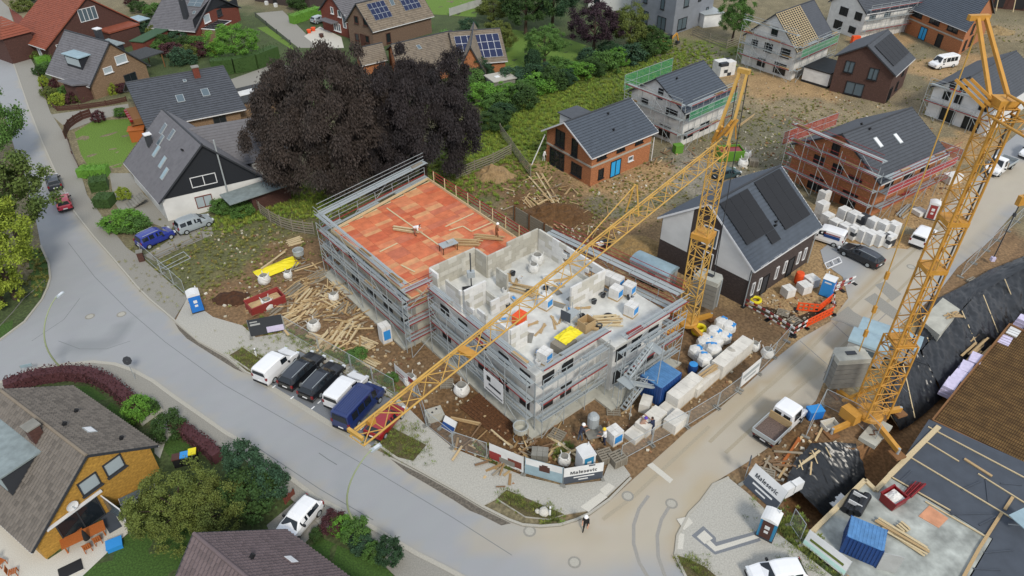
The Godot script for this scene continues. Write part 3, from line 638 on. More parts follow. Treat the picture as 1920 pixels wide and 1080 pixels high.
func neighbour_houses():
	var h = make_house("brick_house", "wine-red brick house with bright orange tiled roof in the upper corner", V(-85.04,0,-131.08), V(-75.23,0,-145.98), V(-107.04,0,-164.65), 3.2, 3.4, 9.6, 0.55, "brick_wine", "tile_red", {"L": 12.0, "verge": "tile_red", "ridge": "tile_red", "oe": 0.7})
	win(h, "AB", 9.2, 6.6, 3.4, 2.2, "trim", "paleglass", 4, false)
	win(h, "AB", 2.2, 2.2, 1.3, 1.3, "trim", "paleglass", 1); win(h, "AC", 3.5, 1.6, 1.0, 2.0, "trim", "shutter", 1, false, "door")
	win(h, "AC", 7.5, 1.9, 1.2, 1.2, "trim", "paleglass", 1)
	var c = h.P(8.5, -2.0, 0)
	bp(h.o, "bay_wall", "brick_wine", c + V(0, 2.5, 0), V(6.5, 5.0, 5.0), atan2(-h.e.z, h.e.x))
	var mb = MB.new()
	for s in [[-1, -1], [-1, 1], [1, 1], [1, -1]]: pass
	var cs = []
	for s in [[-3.6, -3.0], [-3.6, 3.0], [3.6, 3.0], [3.6, -3.0]]: cs.append(c + h.e * s[0] + h.f * s[1] + V(0, 4.7, 0))
	var top: Vector3 = c + V(0, 7.6, 0)
	for i in 4: tiles_tri(mb, cs[i], cs[(i + 1) % 4], top)
	mpart(h.o, "bay_roof", mb, "tile_red").set_meta("kind", "stuff")
	bp(h.o, "conservatory_roof", "paleblue", h.P(3, h.W + 2.2, 2.6), V(4, 0.15, 3.5), atan2(-h.e.z, h.e.x))
	bp(h.o, "outhouse_roof", "tile_red", h.P(-1.5, h.W * 0.75, 3.4), V(4, 0.3, 6.5), atan2(-h.e.z, h.e.x))
	bp(h.o, "outhouse_wall", "brick_wine", h.P(-1.5, h.W * 0.75, 1.5), V(3.6, 3.2, 6.0), atan2(-h.e.z, h.e.x))

	h = make_house("brick_house", "beige brick house with charcoal roof, two box dormers and black chimney", V(-68.94,0,-113.51), V(-63.54,0,-122.44), V(-83.44,0,-134.86), 2.9, 3.0, 8.1, 0.5, "brick_beige", "tile_grey", {"L": 11.5})
	win(h, "AB", 6.4, 4.9, 2.0, 1.3, "trim", "shutter", 1); win(h, "AB", 3.6, 3.9, 1.5, 0.9, "trim", "shutter", 1); win(h, "AB", 7.0, 1.5, 2.2, 1.4, "darkgrey", "glass", 2)
	flat_dormer(h, "A", 5.0, 0.22, 4.2, 3.2, 2.0, "woodslate", "paleblue")
	flat_dormer(h, "B", 4.6, 0.25, 4.0, 3.0, 2.0, "woodslate", "flatroof")
	chimney(h, "B", 3.6, 0.82, V(1.1, 2.6, 0.8), "darkgrey", "trim")
	bp(h.o, "porch_roof", "tile_grey", h.P(2.2, -1.2, 2.9), V(4.0, 0.25, 3.2), atan2(-h.e.z, h.e.x), 0.25)
	bp(h.o, "porch_wall", "brick_wine", h.P(2.2, -1.0, 1.3), V(3.4, 2.8, 2.4), atan2(-h.e.z, h.e.x))
	bp(h.o, "carport_roof", "bitumen", h.P(5.5, h.W + 3.2, 2.7), V(5.0, 0.2, 5.6), atan2(-h.e.z, h.e.x))
	for q in [[3.3, 5.6], [7.7, 5.6]]: bp(h.o, "carport_post", "woodbrown", h.P(q[0], h.W + q[1], 1.3), V(0.15, 2.6, 0.15))

	var A = V(-52.48,2.8,-97.61)
	h = make_house("chalet_house", "house with broad charcoal tiled roof slope and red brick chimney", A, V(-61.31,2.8,-110.78), V(-41.75,2.8,-103.88), 2.8, 2.8, 6.6, 0.5, "brick_beige", "tile_dark", {"oe": 0.7, "og": 0.9, "tile": [0.36, 0.45, 0.09, 0.14, false]})
	skylight(h, "A", h.L * 0.42, 0.42, 1.1, 1.5); skylight(h, "A", h.L * 0.72, 0.45, 1.1, 1.5)
	chimney(h, "A", h.L * 0.72, 0.86, V(0.9, 1.9, 0.9), "brick_red", "concretedark")
	skylight(h, "A", h.L * 0.56, 0.8, 0.5, 0.5)
	win(h, "AC", h.L * 0.75, 1.4, 1.8, 1.3, "darkgrey", "glass", 2)
	bp(h.o, "balcony", "woodbrown", h.P(-1.4, h.W * 0.3, 2.6), V(1.8, 0.9, 5), atan2(-h.e.z, h.e.x))
	for i in 5: bp(h.o, "flower_box", "redlamp", h.P(-2.3, h.W * 0.12 + i * 1.0, 3.15), V(0.4, 0.3, 0.7), atan2(-h.e.z, h.e.x))

	h = make_house("gable_house", "white house with black slate gable and grey tiled roof full of skylights", V(-42.14,0,-75.1), V(-31.73,0,-81.01), V(-50.31,3.2,-84.92), 3.3, 3.1, 9.0, 0.5, "plaster", "tile_grey", {"oe": 0.5, "og": 0.5, "tile": [0.34, 0.40, 0.07, 0.12, false]})
	gable_cladding(h, 3.0, "woodslate")
	win(h, "AB", 5.2, 4.3, 2.9, 1.3, "trim", "shutter", 2, false); win(h, "AB", 4.6, 1.55, 1.9, 1.5, "brick_red", "shutter", 2, false)
	for q in [[1.5, 0.30], [3.6, 0.40], [6.6, 0.45]]: skylight(h, "A", q[0] + 1.0, q[1], 0.8, 1.6, "paleblue")
	skylight(h, "A", 8.4, 0.62, 0.8, 1.5); skylight(h, "A", 6.9, 0.80, 0.8, 1.5); skylight(h, "A", 9.6, 0.78, 0.8, 1.5)
	chimney(h, "A", 10.2, 0.45, V(0.7, 1.8, 0.7), "darkgrey", "trim"); vent(h, "A", 2.2, 0.75)
	rod(h.o, "flue_pipe", "galv", h.P(-0.35, h.W * 0.62, 1.2), h.P(-0.35, h.W * 0.62, 9.2), 0.1)
	# the cross wing behind
	mb = MB.new()
	var r0: Vector3 = h.P(7.0, h.W * 0.5, 8.3)
	var r1: Vector3 = h.P(7.0, h.W + 3.5, 8.0)
	for s in [-1, 1]: tiles(mb, r1 + h.e * (s * 4.5) - V(0, 4.2, 0), r0 - r1, (r1 - (r1 + h.e * (s * 4.5) - V(0, 4.2, 0))), 0.35, 0.38, 0.04, 0.06, Color(1, 1, 1))
	mpart(h.o, "wing_roof", mb, "tile_grey").set_meta("kind", "stuff")
	mb = MB.new()
	for u in [0.0]: mb.tri(r1 + h.e * 4.2 - V(0, 4.2, 0) - h.f * 0.4, r1 - V(0, 0.2, 0) - h.f * 0.4, r1 - h.e * 4.2 - V(0, 4.2, 0) - h.f * 0.4)
	mpart(h.o, "wing_gable", mb, "woodslate")
	bp(h.o, "wing_wall", "plaster", h.P(7.0, h.W + 1.5, 1.8), V(8.2, 3.8, 3.0), atan2(-h.e.z, h.e.x))
	bp(h.o, "awning", "trim", h.P(8.5, h.W + 5.0, 3.0), V(6.5, 0.12, 3.0), atan2(-h.e.z, h.e.x))
	bp(h.o, "shed_roof", "flatroof", h.P(-2.2, h.W * 0.83, 2.5), V(3.2, 0.12, 7.4), atan2(-h.e.z, h.e.x))
	bp(h.o, "shed_wall", "brick_wine", h.P(-1.4, h.W * 0.98, 1.2), V(2.6, 2.4, 5.0), atan2(-h.e.z, h.e.x))
	for i in 6: bp(h.o, "doorstep", "concretedark", h.P(6.3, -0.8 - i * 0.35, 1.0 - i * 0.17), V(2.0, 0.17, 0.36), atan2(-h.e.z, h.e.x))

	h = make_house("brick_house", "house at the top edge with grey roof, dark gable and glazed lean-to", V(-61.98,0,-142.01), V(-58.25,0,-157.5), V(-75.11,0,-161.41), 2.8, 2.8, 7.2, 0.5, "brick_red", "tile_grey", {"L": 10.0})
	gable_cladding(h, 4.6, "woodslate")
	chimney(h, "A", 3.0, 0.3, V(0.9, 4.0, 0.9), "darkgrey", "trim"); solar_array(h, "A", 1.0, 0.62, 2, 2, 1.5, 1.0, "paleglass", "alu"); skylight(h, "A", 1.8, 0.45, 0.6, 0.8)
	win(h, "AB", 4.5, 3.6, 2.0, 1.4, "trim", "shutter", 1); win(h, "AB", 9.0, 3.5, 1.6, 1.2, "darkgrey", "glass", 1); win(h, "AC", 3, 1.5, 0.8, 1.6, "trim", "glass", 1)
	for i in 5: bp(h.o, "lean_to_pane", "solarblack", h.P(-1.6, 2.6 + i * 1.15, 2.4), V(2.8, 0.06, 1.0), atan2(-h.e.z, h.e.x), 0.0)
	bp(h.o, "lean_to_frame", "trim", h.P(-1.6, 4.9, 2.35), V(3.0, 0.08, 6.2), atan2(-h.e.z, h.e.x))
	bp(h.o, "lean_to_wall", "brick_beige", h.P(-1.6, 2.0, 1.1), V(2.8, 2.3, 0.3), atan2(-h.e.z, h.e.x))
	bp(h.o, "green_shed_roof", "leaf_blue", h.P(7.0, -4.5, 2.5), V(3.0, 0.15, 8.0), atan2(-h.e.z, h.e.x))
	bp(h.o, "shed_wall", "brick_red", h.P(7.0, -4.5, 1.2), V(2.6, 2.4, 7.6), atan2(-h.e.z, h.e.x))

	var t = thing("dark_bungalow", "dark flat roofed bungalow with white planters at the top edge", "house", V(-51.84,0,-169.72), -0.45)
	bp(t, "wall", "brick_dark", V(0, 1.4, -2), V(16, 2.8, 6)); bp(t, "roof", "bitumen", V(0, 2.9, -2), V(17, 0.25, 7)); bp(t, "window", "glass", V(3, 1.4, 1.03), V(2.4, 1.2, 0.06)); bp(t, "door", "black", V(-2, 1.1, 1.03), V(1.1, 2.1, 0.06))
	bp(t, "planter", "white", V(-3.5, 0.4, 2.2), V(0.6, 0.8, 0.6)); bp(t, "planter", "white", V(-0.5, 0.4, 2.6), V(0.6, 0.8, 0.6))

	h = make_house("red_brick_house", "red brick house with white windows joined to the brown brick house", V(-32.75,0,-145.3), V(-39.15,0,-151.2), V(-29.69,0,-156.74), 4.0, 4.2, 7.8, 0.5, "brick_red", "tile_grey", {"L": 9.0})
	win(h, "AB", 2.2, 4.4, 1.0, 1.2, "trim", "paleglass", 1); win(h, "AB", 4.6, 4.6, 0.8, 1.2, "trim", "paleglass", 1); win(h, "AB", 3.6, 1.5, 2.2, 1.5, "trim", "paleglass", 3); win(h, "AB", 0.9, 3.2, 1.0, 2.6, "trim", "paleglass", 1, false)
	bp(h.o, "porch_roof", "tile_grey", h.P(-0.8, h.W * 0.6, 2.6), V(1.8, 0.15, 4.5), atan2(-h.e.z, h.e.x))
	h = make_house("brown_brick_house", "brown brick house with two blue solar arrays on a mottled roof", V(-26.71,0,-138.83), V(-32.06,0,-142.66), V(-16.41,0,-148.73), 4.0, 4.4, 8.0, 0.5, "brick_grey", "tile_umber", {"tile": [0.33, 0.42, 0.08, 0.26, false]})
	for q in [[1.6, 4.9], [4.0, 4.9], [1.6, 1.6], [4.4, 1.5]]: win(h, "AB", q[0], q[1], 1.0, 1.3, "brownpanel", "glass", 1)
	win(h, "AB", 2.9, 1.2, 1.0, 2.2, "brownpanel", "brownpanel", 1, false, "door")
	solar_array(h, "A", 1.6, 0.22, 4, 3, 1.0, 1.15, "solar", "alu"); solar_array(h, "A", 9.0, 0.3, 4, 4, 1.0, 1.1, "solar", "alu")
	skylight(h, "A", 7.2, 0.75, 0.9, 1.4); win(h, "AC", 3.5, 1.4, 1.0, 1.8, "brownpanel", "glass", 1)
	h = make_house("bungalow", "bungalow with mottled brown roof half hidden behind the copper beech", V(-18.7,2.6,-117.97), V(-22.66,2.6,-130.98), V(-9.24,2.6,-125.3), 2.6, 2.6, 5.6, 0.5, "brick_orange", "tile_umber", {"tile": [0.33, 0.42, 0.08, 0.26, false]})
	skylight(h, "A", h.L * 0.4, 0.7, 0.7, 1.0)
	h = make_house("bungalow", "orange brick bungalow wing carrying the large white framed solar array", V(-5.07,2.4,-121.58), V(-9.03,2.4,-121.58), V(-9.54,2.4,-140.97), 2.5, 2.5, 6.2, 0.5, "brick_orange", "tile_umber", {"tile": [0.33, 0.42, 0.08, 0.26, false], "L": 13.0})
	h = make_house("solar_bungalow", "bungalow roof covered with large blue white framed solar panels", V(-9.56,2.4,-124.24), V(-12.28,2.4,-135.83), V(-4.63,2.4,-128.68), 2.5, 2.5, 6.0, 0.5, "brick_orange", "tile_umber", {"L": 8.6})
	solar_array(h, "A", 0.3, 0.06, 7, 3, 1.15, 1.75, "solar", "trim")
	h = make_house("garage", "garage with brown ridge tiled roof beside the copper beech", V(-26.3,2.3,-124.52), V(-28.41,2.3,-130.13), V(-22.75,2.3,-127.28), 2.3, 2.3, 4.0, 0.5, "brick_orange", "tile_umber", {})
	t = thing("garage", "flat roofed brick garage beside the dark chalet house", "garage", V(-41.45,0,-109.52), -0.9)
	bp(t, "wall", "brick_beige", V(0, 1.3, 0), V(6, 2.6, 10)); bp(t, "roof", "bitumen", V(0, 2.7, 0), V(6.4, 0.2, 10.4)); bp(t, "roof_cover", "white", V(-0.5, 2.85, 1), V(2, 0.06, 3.4)); bp(t, "gate", "brownpanel", V(0, 1.1, 5.03), V(2.6, 2.1, 0.06)); bp(t, "solar_panel", "solar", V(0.8, 2.95, -2), V(1.8, 0.08, 1.2))
	t = thing("garden_hut", "flat roofed concrete hut at the beech tree's edge by the meadow", "hut", V(-2,0,-117.96), 0.5)
	bp(t, "wall", "concretedark", V(0, 1.1, 0), V(4, 2.2, 3.4)); bp(t, "roof", "kerb", V(0, 2.25, 0), V(4.4, 0.15, 3.8)); bp(t, "roof_light", "white", V(-0.6, 2.36, 0), V(0.8, 0.1, 0.8))
	t = thing("garden_shed", "low shed with pale flat roof beside the solar bungalow", "shed", V(-5.76,0,-140.72), 0.3)
	bp(t, "wall", "woodgrey", V(0, 1.0, 0), V(3.4, 2.0, 3.0)); bp(t, "roof", "kerb", V(0, 2.05, 0), V(3.8, 0.12, 3.4))

	# the ochre house and the brown roof at the lower edge
	h = make_house("ochre_house", "ochre brick house with weathered tiled roof and striped shutters", V(-33.17,0,-29.17), V(-28.05,0,-36.91), V(-43.36,0,-34.36), 2.1, 3.2, 6.2, 0.56, "brick_ochre", "tile_old", {"tile": [0.3, 0.4, 0.08, 0.34, true], "og": 0.25, "square": 1, "ridge": "tile_umber"})
	win(h, "AB", 4.55, 3.6, 1.35, 1.25, "darkgrey", "shutter", 1); win(h, "AB", 6.5, 3.65, 1.35, 1.25, "darkgrey", "shutter", 1)
	win(h, "AB", 3.0, 1.15, 3.0, 2.1, "darkgrey", "glass", 2, false, "patio_door")
	var s = h.side("AB")
	bm(h.o, "awning_box", "trim", h.A + s[1] * 0.9 + s[2] * 0.15 + V(0, 2.45, 0), h.A + s[1] * 5.0 + s[2] * 0.15 + V(0, 2.45, 0), 0.2, 0.16)
	mb = MB.new(); mb.lathe(Vector3.ZERO, [[0.001, 0.0], [0.25, 0.03], [0.42, 0.1]], 14)
	part(h.o, "satellite_dish", mb.mesh(), "trim", Transform3D(Basis(s[1], s[2], Vector3.UP), h.A + s[1] * 2.9 + s[2] * 0.3 + V(0, 3.15, 0)))
	rod(h.o, "dish_arm", "galv", h.A + s[1] * 2.9 + V(0, 3.1, 0), h.A + s[1] * 2.9 + s[2] * 0.7 + V(0, 3.0, 0), 0.03)
	flat_dormer(h, "A", 7.2, 0.2, 6.0, 3.0, 2.2, "darkgrey", "flatroof"); chimney(h, "A", 5.2, 0.84, V(0.8, 1.6, 0.8), "brick_wine", "concretedark")
	skylight(h, "B", 3.3, 0.55, 0.9, 0.7, "trim"); vent(h, "B", 1.3, 0.3); vent(h, "B", 4.5, 0.8); vent(h, "B", 6.5, 0.4)
	h = make_house("brown_roofed_house", "house at the lower edge showing only its aubergine tiled roof", V(-16,3,-29.39), V(-21.76,3,-21.23), V(-10.51,3,-25.51), 3.0, 3.0, 8.6, 0.5, "brick_red", "tile_aubergine", {"tile": [0.3, 0.4, 0.08, 0.24, true], "L": 9.0, "og": 0.2, "ridge": "tile_aubergine"})
	skylight(h, "A", 3.6, 0.35, 0.9, 0.8, "trim", "tile_aubergine"); skylight(h, "B", 2.2, 0.55, 0.5, 0.5); vent(h, "A", 3.0, 0.75)
	# the grey flat roofed house and the white one beside it
	t = thingw("cube_house", "grey rendered flat roofed house with tall dark windows", "house", V(32.58,0,-147.34))
	var a: Vector3 = V(32.58,0,-147.34)
	var b: Vector3 = V(25.91,0,-157.5)
	var d: Vector3 = V(42.49,0,-156.74)
	mb = MB.new(); mb.prism(PackedVector2Array([Vector2(a.x, a.z), Vector2(b.x, b.z), Vector2(b.x + d.x - a.x, b.z + d.z - a.z), Vector2(d.x, d.z)]), -0.2, 9.5)
	mpart(t, "wall", mb, "greyrender")
	var hh = House.new()
	hh.o = t; hh.A = a; hh.f = (b - a).normalized(); hh.W = (b - a).length(); hh.e = (d - a).normalized(); hh.L = (d - a).length(); hh.t = 0.5; hh.hA = 9; hh.hB = 9; hh.hr = 9
	for q in [["AB", 0.28, 1.6, 2.4, 2.4], ["AB", 0.72, 1.6, 2.4, 2.4], ["AB", 0.3, 5.6, 1.0, 2.6], ["AB", 0.72, 5.6, 1.0, 2.4], ["AC", 0.22, 1.7, 3.0, 2.2], ["AC", 0.26, 5.8, 1.6, 1.6], ["AC", 0.6, 6.0, 0.9, 1.4], ["AC", 0.85, 2.6, 0.8, 1.4]]:
		win(hh, q[0], q[1] * (hh.W if q[0] == "AB" else hh.L), q[2], q[3], q[4], "black", "paleglass", 2 if q[3] > 2 else 1)
	t = thing("white_annex", "white rendered building corner at the top edge beside the grey house", "house", V(24.64,0,-163.83), -0.5)
	bp(t, "wall", "plaster", V(-3, 3, -3), V(10, 6.4, 8)); bp(t, "base", "concretedark", V(-3, 0.1, -3), V(10.2, 0.3, 8.2)); bp(t, "window", "glass", V(-6, 2, 1.03), V(1.4, 1.6, 0.06))
	t = thing("garage", "white panel garage between the grey house and the tree", "garage", V(41.6,0,-153.74), 0.35)
	bp(t, "wall", "white", V(0, 1.3, -1.5), V(4.5, 2.6, 5)); bp(t, "roof", "galv", V(0, 2.7, -1.5), V(5, 0.15, 5.5))
func tiles_tri(mb, a, b, top):
	var n = 9
	for i in n:
		var k0 = float(i) / n
		var k1 = float(i + 1) / n
		var nr: Vector3 = (b - a).cross(top - a).normalized()
		if nr.y < 0: nr = -nr
		var s = R.randf_range(0.9, 1.1)
		mb.col = Color(s, s, s)
		mb.quad(a.lerp(top, k0) + nr * 0.06, a.lerp(top, k1), b.lerp(top, k1), b.lerp(top, k0) + nr * 0.06)
func gable_cladding(h, y0, mt, thick = 0.06):
	var s = h.side("AB")
	var q: Vector3 = s[2] * thick
	var mb = MB.new()
	var W: float = h.W
	mb.quad(h.P(0, 0, y0) + q, h.P(0, 0, h.hA - 0.1) + q, h.P(0, h.t * W, h.hr - 0.1) + q, h.P(0, h.t * W, y0) + q)
	mb.quad(h.P(0, h.t * W, y0) + q, h.P(0, h.t * W, h.hr - 0.1) + q, h.P(0, W, h.hB - 0.1) + q, h.P(0, W, y0) + q)
	mb.quad(h.P(0, 0, y0), h.P(0, 0, y0) + q, h.P(0, W, y0) + q, h.P(0, W, y0))
	mpart(h.o, "gable_cladding", mb, mt)
func gable_patch(h, v0, v1, y0, mt):    # a rendered field on the gable wall that runs up to the roof
	var s = h.side("AB")
	var q: Vector3 = s[2] * 0.03
	var mb = MB.new()
	var k = 8
	for i in k:
		var a = lerpf(v0, v1, float(i) / k)
		var b = lerpf(v0, v1, float(i + 1) / k)
		mb.quad(h.P(0, a, y0) + q, h.P(0, a, h.roof_y(a) - 0.1) + q, h.P(0, b, h.roof_y(b) - 0.1) + q, h.P(0, b, y0) + q)
	mb.quad(h.P(0, v0, y0), h.P(0, v0, y0) + q, h.P(0, v1, y0) + q, h.P(0, v1, y0))
	mpart(h.o, "rendered_panel", mb, mt)

func new_houses():
	var h = make_house("new_house", "new dark brick house with white gable fields and black solar arrays", V(23.99,0,-58.3), V(16.35,0,-66.58), V(33.21,0,-66.27), 5.1, 5.9, 9.8, 0.52, "brick_dark", "tile_blue", {"oe": 0.45, "og": 0.3, "tile": [0.34, 0.42, 0.09, 0.06, false], "verge": "trim"})
	gable_patch(h, 0.05, 4.1, 3.2, "plaster"); gable_patch(h, 7.6, 11.2, 3.0, "plaster")
	win(h, "AB", 5.2, 6.1, 1.7, 2.2, "whitepaint", "paleglass", 2, false); win(h, "AB", 5.0, 3.0, 1.1, 2.4, "whitepaint", "glass", 1, false); win(h, "AB", 5.3, 0.9, 1.8, 1.8, "whitepaint", "glass", 2, false)
	for q in [0.09, 0.19, 0.45, 0.58, 0.80, 0.90]: win(h, "AC", h.L * q, 1.7, 0.42, 1.5, "whitepaint", "glass", 1, false)
	for q in [0.28, 0.68]: win(h, "AC", h.L * q, 1.15, 1.1, 2.3, "black", "darkgrey", 1, false, "door")
	solar_array(h, "A", 0.8, 0.27, 3, 4, 1.6, 1.25, "solarblack", "black"); solar_array(h, "A", 4.0, 0.10, 1, 1, 1.6, 1.25, "solarblack", "black"); solar_array(h, "A", 7.0, 0.17, 3, 5, 1.6, 1.2, "solarblack", "black")
	vent(h, "A", 6.4, 0.34); vent(h, "A", 6.0, 0.3)
	rod(h.o, "downpipe", "galv", h.P(-0.08, -0.1, 0), h.P(-0.08, -0.1, 4.8), 0.06)
	rod(h.o, "downpipe", "galv", h.P(h.L, -0.1, 0), h.P(h.L, -0.1, 4.8), 0.06)
	for i in 5: bp(h.o, "gutter_bracket", "trim", h.P(1.5 + i * 2.4, -0.4, 4.7), V(1.4, 0.3, 0.1), atan2(-h.e.z, h.e.x))

	h = make_house("new_house", "orange brick shell with blue door film and slate grey roof", V(10.32,0,-83.85), V(4.81,0,-91.27), V(19.23,0,-91.27), 4.8, 4.9, 7.4, 0.56, "brick_orange", "tile_blue", {"oe": 0.6, "og": 0.6, "tile": [0.34, 0.42, 0.09, 0.06, false], "verge": "trim"})
	win(h, "AB", 6.9, 1.3, 3.0, 2.4, "black", "glass", 3); win(h, "AB", 2.8, 1.35, 2.0, 1.6, "black", "glass", 2); win(h, "AB", 6.4, 4.5, 1.8, 2.2, "black", "glass", 2); win(h, "AB", 3.4, 4.3, 1.1, 2.3, "black", "glass", 1)
	win(h, "AC", 1.8, 4.0, 1.6, 0.9, "black", "glass", 2); win(h, "AC", 5.4, 4.0, 1.4, 0.9, "black", "glass", 2); win(h, "AC", 9.0, 4.0, 1.4, 0.9, "black", "glass", 2)
	win(h, "AC", 1.9, 1.3, 0.9, 1.3, "black", "glass", 1); win(h, "AC", 4.7, 1.2, 1.9, 2.3, "black", "doorblue", 2, true, "door"); win(h, "AC", 7.6, 1.7, 0.9, 0.6, "trim", "paleglass", 1)
	for f in ["AB", "AC"]:
		var s = h.side(f)
		bm(h.o, "ring_beam", "kerb", h.A + V(0, 2.85, 0) + s[2] * 0.03, h.A + s[1] * (h.W if f == "AB" else h.L) + V(0, 2.85, 0) + s[2] * 0.03, 0.1, 0.25)
	vent(h, "A", 6.6, 0.8); vent(h, "A", 5.5, 0.35)
	flat_dormer(h, "B", 3.6, 0.1, 3.2, 2.4, 1.6, "plaster", "tile_slate", false)
	bm(h.o, "downpipe", "trim", h.P(0, h.W + 0.4, 3.9), h.P(-2.4, h.W + 0.4, 0), 0.1, 0.1); bm(h.o, "downpipe", "trim", h.P(h.L, -0.5, 3.8), h.P(h.L + 0.2, -0.3, 0), 0.1, 0.1)

	h = make_house("new_house", "white block shell with slate roof behind green safety nets", V(24.4,5.6,-95.81), V(17.99,5.6,-103.6), V(32.26,5.6,-102.76), 5.6, 5.6, 8.7, 0.55, "block", "tile_blue", {"oe": 0.5, "og": 0.4, "tile": [0.34, 0.42, 0.09, 0.06, false]})
	for q in [[2.2, 4.4, 2.0, 1.2], [7.4, 4.5, 1.2, 1.0], [4.6, 6.6, 0.8, 1.5], [3.0, 1.4, 2.0, 1.6], [7.0, 1.6, 1.4, 1.4]]: win(h, "AB", q[0], q[1], q[2], q[3], "black", "black", 2, false)
	for q in [[1.6, 4.7], [4.6, 4.7], [8.2, 4.7], [1.8, 1.5], [5.6, 1.6]]: win(h, "AC", q[0], q[1], 2.0, 1.1, "black", "glass", 2, false)
	vent(h, "A", 3.0, 0.8)
	house_scaffold(h, "grey scaffold with green net round the white shell behind the orange brick house", 2.2, 6.4, "AB", 1.3, "galv"); house_scaffold(h, "scaffold with green net along the eaves of the white shell behind the orange brick house", 2.2, 6.0, "AC", 1.3, "galv")
	net("safety_net", "green net panel along the far eaves of the white shell", h.P(-0.5, h.W + 1.2, 5.2), h.P(h.L + 0.4, h.W + 1.2, 5.2), 2.4, "greennet")
	net("safety_net", "green net along the near eaves of the white shell", h.P(-0.5, -1.3, 4.6), h.P(h.L + 0.4, -1.3, 4.6), 1.3, "greennet")

	h = make_house("new_house", "white block shell whose roof is half battened and half tiled", V(48.67,5.5,-122.23), V(42.39,5.5,-130.94), V(57.58,5.5,-130.33), 5.5, 5.5, 10.2, 0.5, "block", "tile_dark", {"battens": "A", "tile": [0.34, 0.42, 0.06, 0.05, false]})
	for q in [[2.0, 4.2, 1.8, 1.5], [5.6, 4.2, 1.6, 1.5], [8.6, 4.2, 1.2, 1.2], [2.4, 1.4, 2.4, 1.8], [6.4, 1.4, 1.6, 1.4], [5.0, 7.2, 1.2, 1.4]]: win(h, "AB", q[0], q[1], q[2], q[3], "black", "glass", 2, false)
	bp(h.o, "garage_roof", "black", h.P(5.0, -4.0, 2.6), V(7, 0.2, 5.0), atan2(-h.e.z, h.e.x)); bp(h.o, "garage_wall", "block", h.P(5.0, -4.0, 1.2), V(6.8, 2.6, 4.8), atan2(-h.e.z, h.e.x)); bp(h.o, "garage_base", "black", h.P(5.0, -4.0, 0.15), V(6.9, 0.5, 4.9), atan2(-h.e.z, h.e.x))
	house_scaffold(h, "scaffold round the gable of the half battened shell", 2.0, 6.2, "AB", 1.3, "galv"); house_scaffold(h, "scaffold under the eaves of the half battened shell", 2.0, 6.0, "AC", 1.3, "galv")
	net("safety_net", "green net under the half battened roof", h.P(-0.5, -1.4, 4.4), h.P(h.L, -1.4, 4.4), 1.4, "greennet")

	h = make_house("new_house", "white shell with blue grey roof at the top edge inside scaffolding", V(69.35,5.5,-144.24), V(65.54,5.5,-152.53), V(80.61,5.5,-154.53), 5.5, 5.5, 8.8, 0.55, "block", "tile_dark", {"square": 1})
	for q in [[1.6, 4.2, 1.6, 1.4], [5.4, 4.2, 2.0, 1.5], [2.2, 1.4, 1.6, 1.2], [6.0, 1.4, 2.0, 1.6]]: win(h, "AB", q[0], q[1], q[2], q[3], "black", "glass", 2, false)
	for q in [[2.0, 4.4], [6.0, 4.4]]: win(h, "AC", q[0], q[1], 1.6, 1.2, "black", "paleglass", 2, false)
	house_scaffold(h, "scaffold along the eaves of the white shell at the top edge", 2.0, 6.0, "AC", 1.3, "galv")

	h = make_house("new_house", "dark brown brick house with large black solar field beside a white van", V(60.94,0,-111.71), V(53.91,0,-117.48), V(68.57,0,-118.21), 5.2, 6.2, 8.6, 0.56, "brick_brown", "tile_slate", {"oe": 0.5, "og": 0.4, "tile": [0.34, 0.42, 0.09, 0.06, false], "square": 1})
	win(h, "AB", 5.2, 1.3, 2.8, 2.0, "black", "paleglass", 2); win(h, "AB", 6.9, 4.6, 1.4, 1.8, "black", "paleglass", 2); win(h, "AB", 3.0, 4.3, 1.4, 1.8, "black", "paleglass", 2); win(h, "AC", 1.4, 1.2, 1.6, 2.2, "black", "glass", 2, false, "door"); win(h, "AC", 5.0, 1.6, 1.0, 1.3, "black", "glass", 1); win(h, "AC", 6.5, 3.6, 1.0, 1.1, "black", "glass", 1)
	solar_array(h, "A", 1.2, 0.14, 5, 4, 1.7, 1.12, "solarblack", "black")

	h = make_house("new_house", "orange brick shell with blue grey tiles and blue door film at the upper right", V(84.45,0,-134.86), V(94.71,0,-145.3), V(80.43,0,-150.49), 5.3, 5.3, 9.6, 0.5, "brick_orange", "tile_blue", {"oe": 0.8, "tile": [0.4, 0.45, 0.07, 0.06, true]})
	for q in [0.2, 0.5, 0.8]: win(h, "AC", h.L * q, 4.3, 2.6, 1.3, "black", "glass", 2)
	win(h, "AC", h.L * 0.34, 1.2, 1.4, 2.3, "black", "black", 1, false, "door"); win(h, "AC", h.L * 0.62, 1.2, 1.8, 2.3, "black", "doorblue", 2, false, "door")
	for q in [[2.4, 1.5], [6.0, 1.5], [4.0, 4.2]]: win(h, "AB", q[0], q[1], 1.2, 1.8, "black", "glass", 1)
	var s = h.side("AC")
	bm(h.o, "ring_beam", "kerb", h.A + V(0, 2.85, 0) + s[2] * 0.03, h.A + s[1] * h.L + V(0, 2.85, 0) + s[2] * 0.03, 0.1, 0.25)

	h = make_house("new_house", "white rendered shell with slate roof right of the dark brown house", V(70.81,0,-99.5), V(65.5,0,-107.4), V(83.62,0,-110.61), 4.8, 4.8, 7.6, 0.52, "white", "tile_slate", {"oe": 0.5, "og": 0.4, "tile": [0.34, 0.42, 0.09, 0.06, false]})
